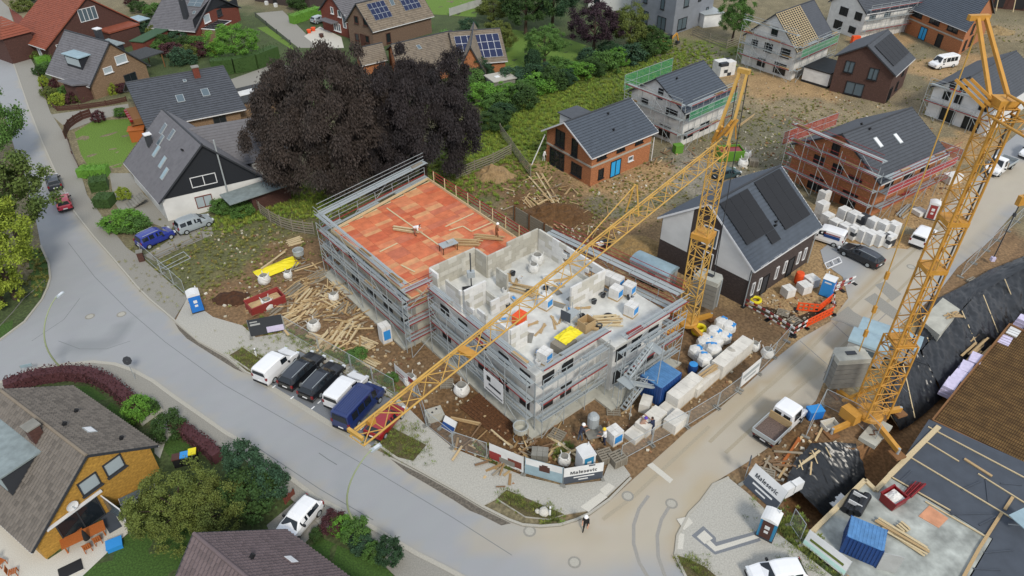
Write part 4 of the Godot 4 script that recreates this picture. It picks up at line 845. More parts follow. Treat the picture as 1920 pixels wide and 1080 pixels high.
	for q in [[2.4, 1.0, 2.4, 1.8], [6.2, 1.1, 2.0, 1.8], [1.6, 3.9, 1.2, 0.9], [5.4, 3.9, 1.0, 1.2], [7.3, 3.9, 1.0, 1.2], [5.3, 5.6, 0.9, 1.0], [6.9, 5.4, 0.9, 1.0]]: win(h, "AB", q[0], q[1], q[2], q[3], "black", "glass", 2, false)
	house_scaffold(h, "bare scaffold before the white rendered shell", 2.6, 5.2, "AB", 1.4, "galv")

	h = make_house("new_house", "red brick shell with slate roof wrapped in red scaffolding", V(43.9,5.2,-75.94), V(37.08,5.2,-86.14), V(54.47,5.2,-84.88), 5.2, 5.2, 8.9, 0.5, "brick_orange", "tile_slate", {"oe": 0.5, "og": 0.4, "tile": [0.34, 0.42, 0.09, 0.06, false], "square": 1})
	for q in [[3.0, 3.8, 1.8, 1.0], [5.6, 4.2, 1.4, 1.2], [8.4, 4.2, 1.4, 1.3], [6.6, 6.4, 1.0, 1.6], [3.0, 1.2, 2.0, 1.8], [8.0, 1.2, 2.0, 1.8]]: win(h, "AB", q[0], q[1], q[2], q[3], "black", "black", 2, false)
	for q in [[2.4, 4.0], [6.4, 4.0], [10.0, 4.0]]: win(h, "AC", q[0], q[1], 1.6, 1.2, "black", "black", 2, false)
	skylight(h, "A", 7.6, 0.55, 0.7, 1.5, "trim"); skylight(h, "A", 4.0, 0.62, 0.7, 1.5, "trim"); vent(h, "A", 4.2, 0.9); vent(h, "B", 4.6, 0.9)
	house_scaffold(h, "red scaffold across the gable of the red brick shell", 2.0, 6.4, "AB", 1.5, "redpaint"); house_scaffold(h, "red scaffold along the long side of the red brick shell", 2.0, 5.4, "AC", 1.5, "redpaint")
	net("safety_net", "red net along the far eaves of the red brick shell", h.P(-1.0, h.W + 1.3, 4.6), h.P(h.L * 0.75, h.W + 1.3, 4.6), 1.9, "rednet")
	net("safety_net", "red net along the near eaves of the red brick shell", h.P(-0.5, -1.6, 4.0), h.P(h.L + 0.5, -1.6, 4.0), 1.1, "rednet")
	net("safety_net", "red net at the far corner of the red brick shell", h.P(h.L + 1.2, -1.6, 4.2), h.P(h.L + 1.2, 1.4, 4.2), 1.6, "rednet")

	var t = thing("brick_shell", "dark red brick shell with props at the top right corner", "house", V(110.61,0,-164.65), -0.35)
	bp(t, "wall", "brick_wine", V(0, 2.6, -5), V(18, 5.2, 8)); bp(t, "slab", "concrete", V(0, 5.3, -5), V(18.4, 0.25, 8.4))
	for i in 4: bp(t, "opening", "black", V(-6 + i * 4, 1.3, -0.98), V(2, 2, 0.08))
	for i in 4: rod(t, "prop", "woodpale", V(-6 + i * 3.4, 0, 1.0 + 0.4 * (i % 2)), V(-6.4 + i * 3.4, 4.6, -0.8), 0.1)

# one run of scaffolding along a house wall: decks, standards, rails and braces are parts
func house_scaffold(h, label, lift, top, face, off, railm):
	var s = h.side(face)
	var a: Vector3 = h.A + s[2] * 0.35
	var n: float = (h.W if face == "AB" else h.L)
	scaffold_run(label, a - s[1] * 0.3, a + s[1] * (n + 0.3), s[2], off - 0.4, lift, top, railm)
func scaffold_run(label, a, b, out, width, lift, top, railm, grp = "scaffolding round the new buildings", netm = ""):
	var o = thingw("scaffold", label, "scaffold", a, grp)
	var n = maxi(1, int(round((b - a).length() / 2.57)))
	var levels = int(ceil(top / lift))
	for i in n + 1:
		var p: Vector3 = a.lerp(b, float(i) / n)
		for k in [0.0, width]:
			rod(o, "standard", "galv", p + out * k, p + out * k + V(0, (top + 1.0) if k > 0 else top, 0), 0.035)
		for l in levels: rod(o, "transom", "galv", p + V(0, (l + 1) * lift - 0.05, 0), p + out * width + V(0, (l + 1) * lift - 0.05, 0), 0.03)
	for l in levels:
		var y = (l + 1) * lift
		for i in n:
			var p: Vector3 = a.lerp(b, (i + 0.01) / n)
			var q: Vector3 = a.lerp(b, (i + 0.99) / n)
			if R.randf() < 0.22: bm(o, "stored_plank", ["wood", "rustlight", "redpaint", "woodgrey"][R.randi() % 4], p.lerp(q, 0.15) + out * (width * 0.5) + V(0, y + 0.12, 0), p.lerp(q, 0.8) + out * (width * 0.6) + V(0, y + 0.12, 0), 0.3, 0.12)
			for w in 2:
				if R.randf() < 0.1: continue
				bm(o, "deck_board", "deck", p + out * (width * (0.27 + 0.48 * w)) + V(0, y, 0), q + out * (width * (0.27 + 0.48 * w)) + V(0, y, 0), width * 0.36, 0.05)
		for k in [0.12, 0.55, 1.0]:
			bm(o, "toe_board" if k == 0.12 else "guard_rail", ("redpaint" if k == 0.12 and (l + n) % 2 == 0 else railm), a + out * width + V(0, y + k, 0), b + out * width + V(0, y + k, 0), 0.04 if k > 0.2 else 0.03, 0.045 if k > 0.2 else 0.12)
		for i in n:
			if (i + l) % 3 == 0: rod(o, "brace", "galv", a.lerp(b, float(i) / n) + out * width + V(0, y - lift, 0), a.lerp(b, float(i + 1) / n) + out * width + V(0, y, 0), 0.025)
	return o
func net(nm, label, a, b, hh, mt):
	var o = thingw(nm, label, "net", a, "safety nets")
	var n = maxi(1, int((b - a).length() / 2.5))
	for i in n + 1: rod(o, "post", "galv", a.lerp(b, float(i) / n), a.lerp(b, float(i) / n) + V(0, hh, 0), 0.03)
	var mb = MB.new()
	mb.quad(a, a + V(0, hh, 0), b + V(0, hh, 0), b)
	mpart(o, "netting", mb, mt)
	for k in [0.02, 0.5, 1.0]: rod(o, "rail", "galv", a + V(0, hh * k, 0), b + V(0, hh * k, 0), 0.03)

# ---------- the building under construction: a runs up the long side, b across ----------
const E1 := Vector3(0.643, 0, 0.766)
const E2 := Vector3(0.766, 0, -0.643)
const FL := 5.8
func S(a, b, y = FL): return Vector3(2.1, y, -41.8) - E1 * a + E2 * b
func S2(l):
	var r = PackedVector2Array()
	for q in l:
		var p: Vector3 = S(q[0], q[1])
		r.append(Vector2(p.x, p.z))
	return r
func block_wall(o, p0, p1, y0, hh, mts, gaps = []):   # a wall laid of large blocks; every block is a piece of its own
	var w = Node3D.new()
	w.name = "wall"; o.add_child(w, true); w.position = p0 - ORG
	var sv = ORG
	ORG = p0
	var d: Vector3 = p1 - p0
	d.y = 0
	var n = d.length()
	d = d / n
	var ang = atan2(-d.z, d.x)
	for r in int(round(hh / 0.5)):
		var x = 0.0 if r % 2 == 0 else -0.5
		while x < n - 0.05:
			var x0 = maxf(x, 0.0)
			var x1 = minf(x + 1.0, n)
			x += 1.0
			if x1 - x0 < 0.1: continue
			var skip = false
			for g in gaps:
				if (x0 + x1) / 2 > g[0] and (x0 + x1) / 2 < g[1] and r >= g[2] and r < g[3]: skip = true
			if skip: continue
			bp(w, "block", mts[R.randi() % mts.size()], Vector3(p0.x, y0 + r * 0.5 + 0.25, p0.z) + d * ((x0 + x1) / 2), V(x1 - x0 - 0.014, 0.486, 0.2 + R.randf() * 0.012), ang)
	ORG = sv
	return w
func site_building():
	var o = thingw("building_shell", "white block apartment shell under construction with orange formwork deck", "building", S(0, 0, 0))
	var mb = MB.new()
	# lower storeys
	mb.prism(S2([[15.4, -1.6], [30.0, -1.6], [32.6, 11.9], [15.4, 11.9]]), -0.2, 5.45)
	mpart(o, "lower_wall", mb, "blockgrey")
	mb = MB.new()
	mb.prism(S2([[0.5, 0.2], [15.3, 0.2], [15.3, 12.0], [4.5, 12.0], [4.5, 14.0], [-1.2, 14.0], [-1.2, 7.6], [0.7, 7.6], [0.7, 5.0], [0.5, 5.0]]), -0.2, 5.5)
	mpart(o, "lower_wall", mb, "block")
	mb = MB.new()
	mb.prism(S2([[0.2, -0.1], [15.35, -0.1], [15.35, 12.3], [4.3, 12.3], [4.3, 14.4], [-1.6, 14.4], [-1.6, 7.3], [0.5, 7.3], [0.5, 4.9], [0.2, 4.9]]), 5.5, FL)
	mpart(o, "floor_slab", mb, "screed")
	mb = MB.new()
	mb.prism(S2([[-1.0, -1.4], [15.35, -1.4], [15.35, -3.4], [31.5, -3.4], [34.0, 13.0], [3.0, 13.5], [-3.0, 15.5], [-3.0, 6.0], [-1.0, 6.0]]), -0.3, 0.25)
	mpart(o, "ground_slab", mb, "concrete")
	for q in [[0.2, 15.3, -0.14, 2.75, 0], [15.4, 30.0, -1.66, 2.75, 0]]: bm(o, "slab_edge", "concrete", S(q[0], q[2], q[3]), S(q[1], q[2], q[3]), 0.12, 0.28)
	for y in [1.55, 4.2]:
		for a in [1.8, 4.6, 7.6, 10.4, 13.2]: bp(o, "window_opening", "black", S(a, 0.18, y), V(1.3, 1.4, 0.08), atan2(-E1.z, E1.x))
		for a in [17.6, 20.8, 24.0, 27.2]: bp(o, "window_opening", "black", S(a, -1.62, y), V(1.6, 1.5, 0.08), atan2(-E1.z, E1.x))
		for b in [1.6, 3.8]: bp(o, "window_opening", "black", S(0.48, b, y), V(1.3, 1.4, 0.08), atan2(-E2.z, E2.x))
		for b in [8.6, 10.6, 12.8]: bp(o, "window_opening", "black", S(-1.22, b, y), V(1.3, 1.4, 0.08), atan2(-E2.z, E2.x))
	# slab of the other half with its formwork panels, each one laid on its own
	mb = MB.new()
	mb.prism(S2([[15.4, -2.0], [30.3, -2.0], [33.1, 12.3], [15.4, 12.3]]), 5.45, 5.62)
	mpart(o, "formwork_deck", mb, "woodpale")
	for i in 7:
		var b0 = -1.85 + i * 2.0
		var a0 = 15.5
		var far = lerpf(30.2, 32.9, (i + 0.5) / 7.0)
		while a0 < far - 0.2:
			var w = minf(R.randf_range(0.55, 1.0), far - a0)
			bp(o, "formwork_panel", ["form_a", "form_b", "form_a", "form_c", "form_a", "form_e", "form_b", "form_f"][R.randi() % 8], S(a0 + w / 2, b0 + 1.0, 5.65 + R.randf() * 0.012), V(w - 0.015, 0.06, 1.985), atan2(-E1.z, E1.x))
			a0 += w
	for l in [[V(-13.85,5.74,-68.54),V(-7.53,5.74,-61.15)], [V(-7.08,5.74,-64.65),V(-4.2,5.74,-67.39)], [V(-6.63,5.74,-63.91),V(-5.22,5.74,-64.75),V(-4.26,5.74,-63.7),V(-2,5.74,-65.62)], [V(-13.34,5.74,-59.88),V(-11.76,5.74,-61.45)], [V(-10.89,5.74,-57.54),V(-9.41,5.74,-56.37)]]:
		for i in l.size() - 1: bm(o, "timber_strip", "woodpale", l[i], l[i + 1], 0.16, 0.05)
	for l in [[V(-18.99,5.82,-63.67),V(-9.94,5.82,-75.19)], [V(-9.94,5.82,-75.19),V(0.17,5.82,-62.64)], [V(-18.99,5.82,-63.67),V(-7.88,5.82,-52.36)]]: bm(o, "edge_board", "woodpale", l[0], l[1], 0.1, 0.3)
	# walls of the upper storey
	var wb = ["block", "block", "blockdim"]
	var gr = ["blockgrey", "blockdim", "blockgrey"]
	block_wall(o, S(15.1, 0.1, 0), S(15.1, 5.3, 0), FL, 2.5, gr); block_wall(o, S(15.1, 0.1, 0), S(13.8, 0.1, 0), FL, 2.5, wb)
	block_wall(o, S(14.9, 5.3, 0), S(13.2, 5.3, 0), FL, 2.5, gr); block_wall(o, S(13.2, 5.3, 0), S(13.2, 8.2, 0), FL, 2.5, gr)
	block_wall(o, S(13.8, 8.2, 0), S(13.8, 12.2, 0), FL, 2.5, gr); block_wall(o, S(13.6, 12.2, 0), S(4.6, 12.2, 0), FL, 2.5, wb, [[3.5, 4.9, 1, 4], [6.5, 7.6, 1, 4]])
	block_wall(o, S(4.6, 12.2, 0), S(4.6, 7.9, 0), FL, 2.5, wb); block_wall(o, S(12.7, 0.2, 0), S(10.4, 0.2, 0), FL, 2.5, wb)
	block_wall(o, S(10.3, 0.4, 0), S(10.3, 2.8, 0), FL, 2.5, wb); block_wall(o, S(10.1, 2.8, 0), S(8.7, 2.8, 0), FL, 1.5, wb)
	block_wall(o, S(8.6, 2.0, 0), S(8.6, 4.2, 0), FL, 1.5, wb); block_wall(o, S(9.6, 0.2, 0), S(6.8, 0.2, 0), FL, 2.0, wb, [[0.8, 1.8, 1, 4]])
	block_wall(o, S(5.4, 0.1, 0), S(3.7, 0.1, 0), FL, 2.5, wb); block_wall(o, S(3.6, 0.1, 0), S(3.6, 1.9, 0), FL, 2.5, wb)
	block_wall(o, S(11.8, 5.3, 0), S(10.2, 5.3, 0), FL, 2.0, gr)
	# scaffolding
	scaffold_run("galvanised scaffold along the parking side of the orange deck", S(15.2, -2.2, 0), S(31.5, -2.2, 0), -E2, 0.9, 1.9, 5.7, "galv")
	scaffold_run("galvanised scaffold beside the copper beech at the far end of the orange deck", S(30.8, -2.6, 0), S(33.6, 12.6, 0), -E1, 0.9, 1.9, 5.7, "galv")
	scaffold_run("short scaffold return where the orange deck steps out", S(14.9, -3.3, 0), S(14.9, -0.4, 0), E1, 0.9, 1.9, 5.7, "redpaint")
	scaffold_run("galvanised scaffold along the white shell above the rusty mesh", S(-0.2, -0.5, 0), S(13.4, -0.5, 0), -E2, 0.9, 1.9, 5.7, "galv")
	scaffold_run("galvanised scaffold on the street side of the white shell", S(-0.4, -0.6, 0), S(-0.4, 6.9, 0), E1, 0.9, 1.9, 5.7, "galv")
	scaffold_run("galvanised scaffold behind the blue container", S(-2.0, 7.2, 0), S(-2.0, 15.0, 0), E1, 0.9, 1.9, 5.7, "galv")
	scaffold_run("red railed scaffold at the back of the white shell near the blue roofed trailer", S(-1.6, 14.9, 0), S(13.5, 12.9, 0), E2, 1.1, 1.9, 5.7, "redpaint")
	var t = thingw("guard_railing", "red guard railing with timber posts along the back edge of the orange deck", "railing", S(17, 12.6, FL))
	for i in 8: bp(t, "post", "woodpale", S(17.0 + i * 2.2, 12.5, 6.3), V(0.1, 1.4, 0.1))
	for y in [6.05, 6.45, 6.85]: bm(t, "rail", "redpaint", S(15.6, 12.62, y), S(32.8, 12.62, y), 0.04, 0.13)
	# stair tower
	t = thingw("stair_tower", "aluminium scaffold stairs going up beside the blue container", "stairs", S(-3.4, 7.2, 0))
	for f in 3:
		var y0 = f * 1.95
		var b0 = 6.9 if f % 2 == 0 else 9.4
		var b1 = 9.4 if f % 2 == 0 else 6.9
		var off = 3.5 + 0.7 * (f % 2)
		for k in [-0.3, 0.3]: bm(t, "stringer", "alu", S(-off - k, b0, y0), S(-off - k, b1, y0 + 1.95), 0.05, 0.18)
		for i in 8: bp(t, "step", "alu", S(-off, lerpf(b0, b1, (i + 0.5) / 8), y0 + 1.95 * (i + 0.5) / 8), V(0.6, 0.05, 0.24), atan2(-E1.z, E1.x))
		bp(t, "landing", "deck", S(-3.85, b1 + (0.4 if f % 2 == 0 else -0.4), y0 + 1.95), V(1.5, 0.06, 0.8), atan2(-E1.z, E1.x))
		for k in [0.4, 0.9]: rod(t, "handrail", "alu", S(-off - 0.36, b0, y0 + k), S(-off - 0.36, b1, y0 + 1.95 + k), 0.03)
	for q in [[-3.1, 6.6], [-4.6, 6.6], [-3.1, 9.8], [-4.6, 9.8]]: rod(t, "standard", "galv", S(q[0], q[1], 0), S(q[0], q[1], 6.9), 0.04)
	t = thingw("scaffold_banner", "white company banner hung on the scaffold above the rusty mesh", "banner", S(4.0, -1.9, 2.0))
	var bn = bp(t, "sheet", "white", S(3.6, -1.78, 3.1), V(2.6, 2.2, 0.03), atan2(-E1.z, E1.x))
	bp(t, "emblem", "black", S(4.2, -1.81, 3.6), V(0.5, 0.5, 0.02), atan2(-E1.z, E1.x)); bp(t, "text_bar", "darkgrey", S(3.4, -1.81, 3.0), V(1.6, 0.22, 0.02), atan2(-E1.z, E1.x)); bp(t, "text_bar", "darkgrey", S(3.5, -1.81, 2.3), V(2.2, 0.1, 0.02), atan2(-E1.z, E1.x))

# ---------- the excavation and slab at the right ----------
var HOLE
func foundation_pit():
	var mb = MB.new()
	HOLE = P2([20.81,-30.42,20.81,-33.87,21.92,-36.38,23.42,-38.15,25.51,-39.83,28.18,-39.26,29.95,-40.18,32.41,-42.63,33.76,-45.38,36.67,-49.41,41.41,-54.2,46.18,-57.59,51.97,-62.22,57.28,-64.91,91.32,-79.64,61.07,-27.89,30.44,-14.56,24.84,-26.71,22.52,-28.38])
	mb.flat(HOLE, -3.0)
	for p in mb.v.size(): mb.c[p] = lin("a07a52")
	struct("pit_floor", mb, "soil")
	mb = MB.new()
	mb.col = lin("b98a5c")
	for i in HOLE.size():
		var a: Vector2 = HOLE[i]
		var b: Vector2 = HOLE[(i + 1) % HOLE.size()]
		mb.quad(V(a.x, -3, a.y), V(a.x, 0.02, a.y), V(b.x, 0.02, b.y), V(b.x, -3, b.y))
	struct("pit_wall", mb, "soil")
	# black sheeting over the banks
	tarp_bank("tarpaulin", "wrinkled black sheeting on the bank behind the leaning banner", [V(21.42,0,-35.87),V(22.66,0,-37.82),V(24.57,0,-39.66),V(26.62,0,-39.83),V(28.33,0,-39.66)], [V(24.8,-2.9,-34.34),V(25.82,-2.9,-34.84),V(27.05,-2.9,-35.85),V(28.38,-2.9,-37.05),V(29.47,-2.9,-38.13)], 0.35)
	tarp_bank("tarpaulin", "black sheeting on the bank right of the crane foot", [V(32.7,0,-44.33),V(34,0,-46.86),V(35.88,0,-48.98),V(37.85,0,-50.6),V(38.92,0,-51.05)], [V(34.49,-2.9,-43.58),V(35.88,-2.9,-44.34),V(37.53,-2.9,-45.51),V(39.04,-2.9,-46.65),V(40.45,-2.9,-47.82)], 0.3)
	tarp_bank("tarpaulin", "long black sheeting on the bank below the concrete block", [V(38.92,0,-51.05),V(41.82,0,-53.96),V(45.07,0,-56.46),V(48.3,0,-59.57),V(52.72,0,-63.4),V(57.57,0,-65.43)], [V(40.45,-2.9,-47.82),V(43.26,-2.9,-50.11),V(46.65,-2.9,-53.15),V(49.95,-2.9,-56.08),V(53.42,-2.9,-59.03),V(57.66,-2.9,-61.89)], 0.4)
	tarp_bank("tarpaulin", "loose black sheeting lying round the concrete block", [V(41.78,0,-57.33),V(44.93,0,-59.57),V(48.12,0,-61.45),V(52.55,0,-64.4),V(58.79,0,-67.55)], [V(38.94,0.05,-51.15),V(41.86,0.05,-54.06),V(45.11,0.05,-56.57),V(48.72,0.05,-59.88),V(57.39,0.05,-65.15)], 0.3)
	var tb = [V(23.1,0,-37.71),V(24.47,0,-38.7),V(25.68,0,-39.04),V(32.42,0,-44.2),V(36.38,0,-48.98),V(40.37,0,-52.76),V(42.44,0,-54.37),V(45.83,0,-56.9),V(49.42,0,-59.57),V(53.23,0,-62.41)]
	var te = [V(24.24,-2.7,-35.35),V(25.81,-2.7,-36.64),V(27.48,-2.7,-37.97),V(34.54,-2.7,-43.84),V(36.51,-2.7,-44.8),V(41.38,-2.7,-48.53),V(43.75,-2.7,-50.72),V(47.06,-2.7,-53.57),V(50.53,-2.7,-56.7),V(54.59,-2.7,-60.23)]
	for i in 10:
		var t = thingw("batten", "timber batten weighing down the black sheeting on the bank", "batten", tb[i], "battens on the black sheeting")
		bm(t, "timber", "woodpale", tb[i] + V(0, 0.5, 0), te[i] + V(0, 0.45, 0), 0.09, 0.06)
	# concrete slab with formwork edge
	var o = thingw("concrete_slab", "freshly cast pale concrete slab with timber edging at the lower right", "slab", V(25.41,-0.5,-31.64))
	mb = MB.new(); mb.prism(P2([21.53,-30.97,28.21,-36.41,28.62,-35.44,30.28,-36.78,33.18,-33.75,35.49,-31.19,31.02,-27,26.54,-23.65,23.94,-27.79]), -3.0, -0.5)
	mpart(o, "slab", mb, "slabstain")
	var ed = [V(21.43,-0.42,-30.96),V(28.16,-0.42,-36.45),V(28.59,-0.42,-35.43),V(30.3,-0.42,-36.88)]
	for i in 3: bm(o, "edge_board", "woodpale", ed[i], ed[i + 1], 0.35, 0.2)
	bm(o, "edge_board", "wood", V(21.43,-0.42,-30.96), V(23.86,-0.42,-27.66), 0.3, 0.2)
	bm(o, "edge_board", "woodpale", V(30.3,-0.42,-36.88), V(36.73,-0.42,-42.09), 0.4, 0.2)
	for q in [P2([30.92,-33.12,32.18,-34.08,33.1,-32.93,31.97,-32.09]), P2([26.16,-34.48,26.64,-34.87,26.82,-34.48,26.36,-34.13])]:
		mb = MB.new(); mb.prism(q, -0.52, -0.46)
		mpart(o, "recess_form", mb, "form_d")
	o = thingw("roof_membrane", "dark grey sealing membrane laid in strips beside the concrete slab", "membrane", V(35.79,-0.5,-36.52))
	mb = MB.new()
	var q2 = P2([30.46,-36.85,36.32,-42.98,42.06,-38.19,43.68,-36.22,35.93,-23.63,31.55,-27.36,35.53,-31.16,33.19,-33.81])
	mb.prism(q2, -3.0, -0.45)
	mpart(o, "sheet", mb, "membrane")
	for l in [[V(35.79,-0.4,-42.07),V(40.97,-0.4,-36.7)], [V(32.73,-0.4,-38.81),V(38.42,-0.4,-32.26)], [V(34.76,-0.4,-40.52),V(36.57,-0.4,-38.31)], [V(37.49,-0.4,-37.07),V(39.72,-0.4,-34.16)], [V(30.43,-0.4,-36.7),V(33.55,-0.4,-33.58)], [V(32.01,-0.4,-34.41),V(34.98,-0.4,-31.35)]]: bm(o, "edge_timber", "woodpale", l[0], l[1], 0.1, 0.08)
	for l in [[V(38.99,-0.38,-34.79),V(37.75,-0.38,-33.66)], [V(37.32,-0.38,-33.33),V(33.95,-0.38,-30.23)], [V(33.95,-0.38,-30.23),V(31.62,-0.38,-27.92)], [V(37.13,-0.38,-38.57),V(38.45,-0.38,-36.79)]]: bm(o, "timber", "wood", l[0], l[1], 0.22, 0.1)
	for l in [[V(30.84,0,-36.28),V(32.27,0,-37.39)], [V(35.35,0,-35.51),V(37.29,0,-36.33)], [V(33.24,0,-33.25),V(36.68,0,-33.34)], [V(35.09,0,-32.31),V(36.77,0,-33.06)], [V(37.88,0,-36.65),V(36.87,0,-34.36)], [V(38.78,0,-36.13),V(40.38,0,-35.97)], [V(34.25,0,-29.98),V(36.49,0,-30.2)], [V(32.82,0,-28.71),V(34.66,0,-28.63)]]:
		bm(o, "fold", "membrane", V(l[0].x, -0.43, l[0].z), V(l[1].x, -0.43, l[1].z), 0.1, 0.08)
	mat("rustdark", "5a3c22", 0.95, "rough", 0.05)
	# rusty reinforcement field
	o = thingw("reinforcement_field", "large field of rusty reinforcing mesh inside a timber kerb", "rebar", V(42.98,-0.9,-45.73))
	mb = MB.new()
	var f = P2([37.08,-43.46,50.79,-56.1,51.69,-55.01,58.98,-60.74,67.49,-49.2,46.93,-33.8,42.47,-38.56])
	mb.prism(f, -3.0, -0.95)
	mpart(o, "blinding", mb, "rustlight")
	mb = MB.new()
	var c0: Vector3 = V(37.08,-0.9,-43.46)
	var cu: Vector3 = V(50.79,-0.9,-56.1) - c0
	var cv: Vector3 = V(42.41,-0.9,-38.45) - c0
	for i in 80:
		var p: Vector3 = c0 + cv * (i / 42.0)
		mb.beam(p + V(0, 0.0, 0), p + cu * 1.0, 0.045, 0.04)
	for i in 40:
		var p: Vector3 = c0 + cu * (i / 40.0)
		mb.beam(p + V(0, 0.04, 0), p + cv * 1.9 + V(0, 0.04, 0), 0.03, 0.03)
	mpart(o, "mesh_bars", mb, "rustdark").set_meta("kind", "stuff")
	for l in [[V(36.82,-0.8,-43.18),V(50.92,-0.8,-56.32)], [V(50.92,-0.8,-56.32),V(51.83,-0.8,-55.14)], [V(36.78,-0.75,-43.13),V(42.15,-0.75,-38.11)], [V(37.23,-0.85,-43.6),V(49.98,-0.85,-55.37)]]: bm(o, "kerb_board", "woodbrown", l[0], l[1], 0.14, 0.22)
	# concrete block among the sheeting
	o = thingw("concrete_pad", "pale concrete foundation block carrying a heap of timber", "block", V(42.84,0,-55.19))
	mb = MB.new(); mb.prism(P2([40.55,-54.82,44.48,-58.46,45.27,-56.52,41.32,-52.55]), -0.1, 1.0)
	mpart(o, "pad", mb, "concrete")
	for i in 12: bm(o, "offcut", "wood", V(43.53,1.05,-55.43) + V(R.randf_range(-0.6, 0.6), 0.05 * (i % 3), R.randf_range(-0.5, 0.5)), V(44.17,1.05,-55.43) + V(R.randf_range(-0.6, 0.9), 0.05 * (i % 3), R.randf_range(-0.9, 0.5)), 0.14, 0.05)
	for i in 7:
		var p = [V(50.65,-2.2,-55.28),V(49.07,-2.2,-53.97),V(43.26,-2.2,-50.12),V(41.96,-2.2,-48.96),V(40.7,-2.2,-47.82),V(44.8,-2.2,-51.32),V(52.94,-2.2,-57.4)][i]
		var z = thing("insulation_board", ["upright white insulation board on the bank by the rusty field", "lilac insulation stack next to the white upright board", "middle lilac insulation block under the long bank", "lilac insulation block leaning on the middle one", "lowest lilac insulation block on the bank", "lilac insulation block nearest the wooden planks", "small lilac insulation block at the far end of the bank"][i], "insulation", p, 0.75 + 0.06 * (i % 3), "lilac insulation blocks by the rusty field")
		for k in 3: bp(z, "board", "white" if i == 0 else "lilac", V(0.06 * k, 0.4 + k * 0.38, 0.05 * k), V(1.7 if i != 6 else 1.1, 0.36, 1.0))
	o = thingw("plank_heap", "loose planks lying between the bank and the rusty field", "planks", V(46.45,-2,-53.43))
	for i in 12:
		var p: Vector3 = V(44.79,-1.6,-52.05) + V(R.randf_range(-0.8, 0.8), 0.1 * (i % 4), R.randf_range(-0.8, 0.8))
		bm(o, "plank", "wood", p, p + (V(47.97,-1.6,-54.59) - V(44.79,-1.6,-52.05)) * R.randf_range(0.6, 1.1), 0.2, 0.05)
func tarp_bank(nm, label, top, bot, amp):   # sheeting with folds that run down the bank
	var mb = MB.new()
	var nu = (top.size() - 1) * 16
	var nv = 16
	var g = []
	var dist = 0.0
	var prev: Vector3 = top[0]
	for i in nu + 1:
		var k = float(i) / nu * (top.size() - 1)
		var j = mini(int(k), top.size() - 2)
		var a: Vector3 = top[j].lerp(top[j + 1], k - j)
		var b: Vector3 = bot[j].lerp(bot[j + 1], k - j)
		dist += a.distance_to(prev)
		prev = a
		var row = []
		for v in nv + 1:
			var p = a.lerp(b, float(v) / nv)
			var w = (1.0 - absf(NF.get_noise_2d(dist * 0.8 + 0.25 * v * NZ.get_noise_2d(dist * 2, v), v * 0.16))) * amp * 0.45 + (1.0 - absf(NF.get_noise_2d(dist * 2.4, v * 0.22 + 30))) * amp * 0.5 + NZ.get_noise_2d(p.x * 2.5, p.z * 2.5) * amp * 0.4
			row.append(p + Vector3(w * 0.4, w + 0.1 + 0.2 * sin(PI * v / nv), w * 0.4))
		g.append(row)
	var nr = []
	for i in nu + 1:
		var row = []
		for v in nv + 1:
			var du: Vector3 = g[mini(i + 1, nu)][v] - g[maxi(i - 1, 0)][v]
			var dv: Vector3 = g[i][mini(v + 1, nv)] - g[i][maxi(v - 1, 0)]
			var m = du.cross(dv).normalized()
			row.append(m if m.y > 0 else -m)
		nr.append(row)
	for i in nu:
		for v in nv:
			mb.trin(g[i][v], g[i + 1][v], g[i + 1][v + 1], nr[i][v], nr[i + 1][v], nr[i + 1][v + 1])
			mb.trin(g[i][v], g[i + 1][v + 1], g[i][v + 1], nr[i][v], nr[i + 1][v + 1], nr[i][v + 1])
	return single(nm, mb, "tarp", label, "tarpaulin", "black sheeting on the banks")

# ---------- cranes ----------
func lattice(o, a, b, w0, w1, side: Vector3, panel, mt, chord = 0.07, bar = 0.04, three = false):
	var d: Vector3 = (b - a).normalized()
	var sx = (side - d * side.dot(d)).normalized()
	var sy = d.cross(sx)
	if sy.y < 0: sy = -sy
	var n = maxi(2, int(round((b - a).length() / panel)))
	var offs = [[-1, -1], [1, -1], [1, 1], [-1, 1]] if not three else [[-1, -1], [1, -1], [0, 0.7]]
	for q in offs: rod(o, "chord", mt, a + (sx * q[0] + sy * q[1]) * w0 / 2, b + (sx * q[0] + sy * q[1]) * w1 / 2, chord)
	for i in n:
		var k0 = float(i) / n
		var k1 = float(i + 1) / n
		var c0: Vector3 = a.lerp(b, k0)
		var c1: Vector3 = a.lerp(b, k1)
		var x0 = lerpf(w0, w1, k0) / 2
		var x1 = lerpf(w0, w1, k1) / 2
		for j in offs.size():
			var p = offs[j]
			var q = offs[(j + 1) % offs.size()]
			if i % 2 == 1:
				var z = p
				p = q; q = z
			rod(o, "diagonal", mt, c0 + (sx * p[0] + sy * p[1]) * x0, c1 + (sx * q[0] + sy * q[1]) * x1, bar)
			if not three or j == 0: rod(o, "strut", mt, c1 + (sx * p[0] + sy * p[1]) * x1, c1 + (sx * q[0] + sy * q[1]) * x1, bar)
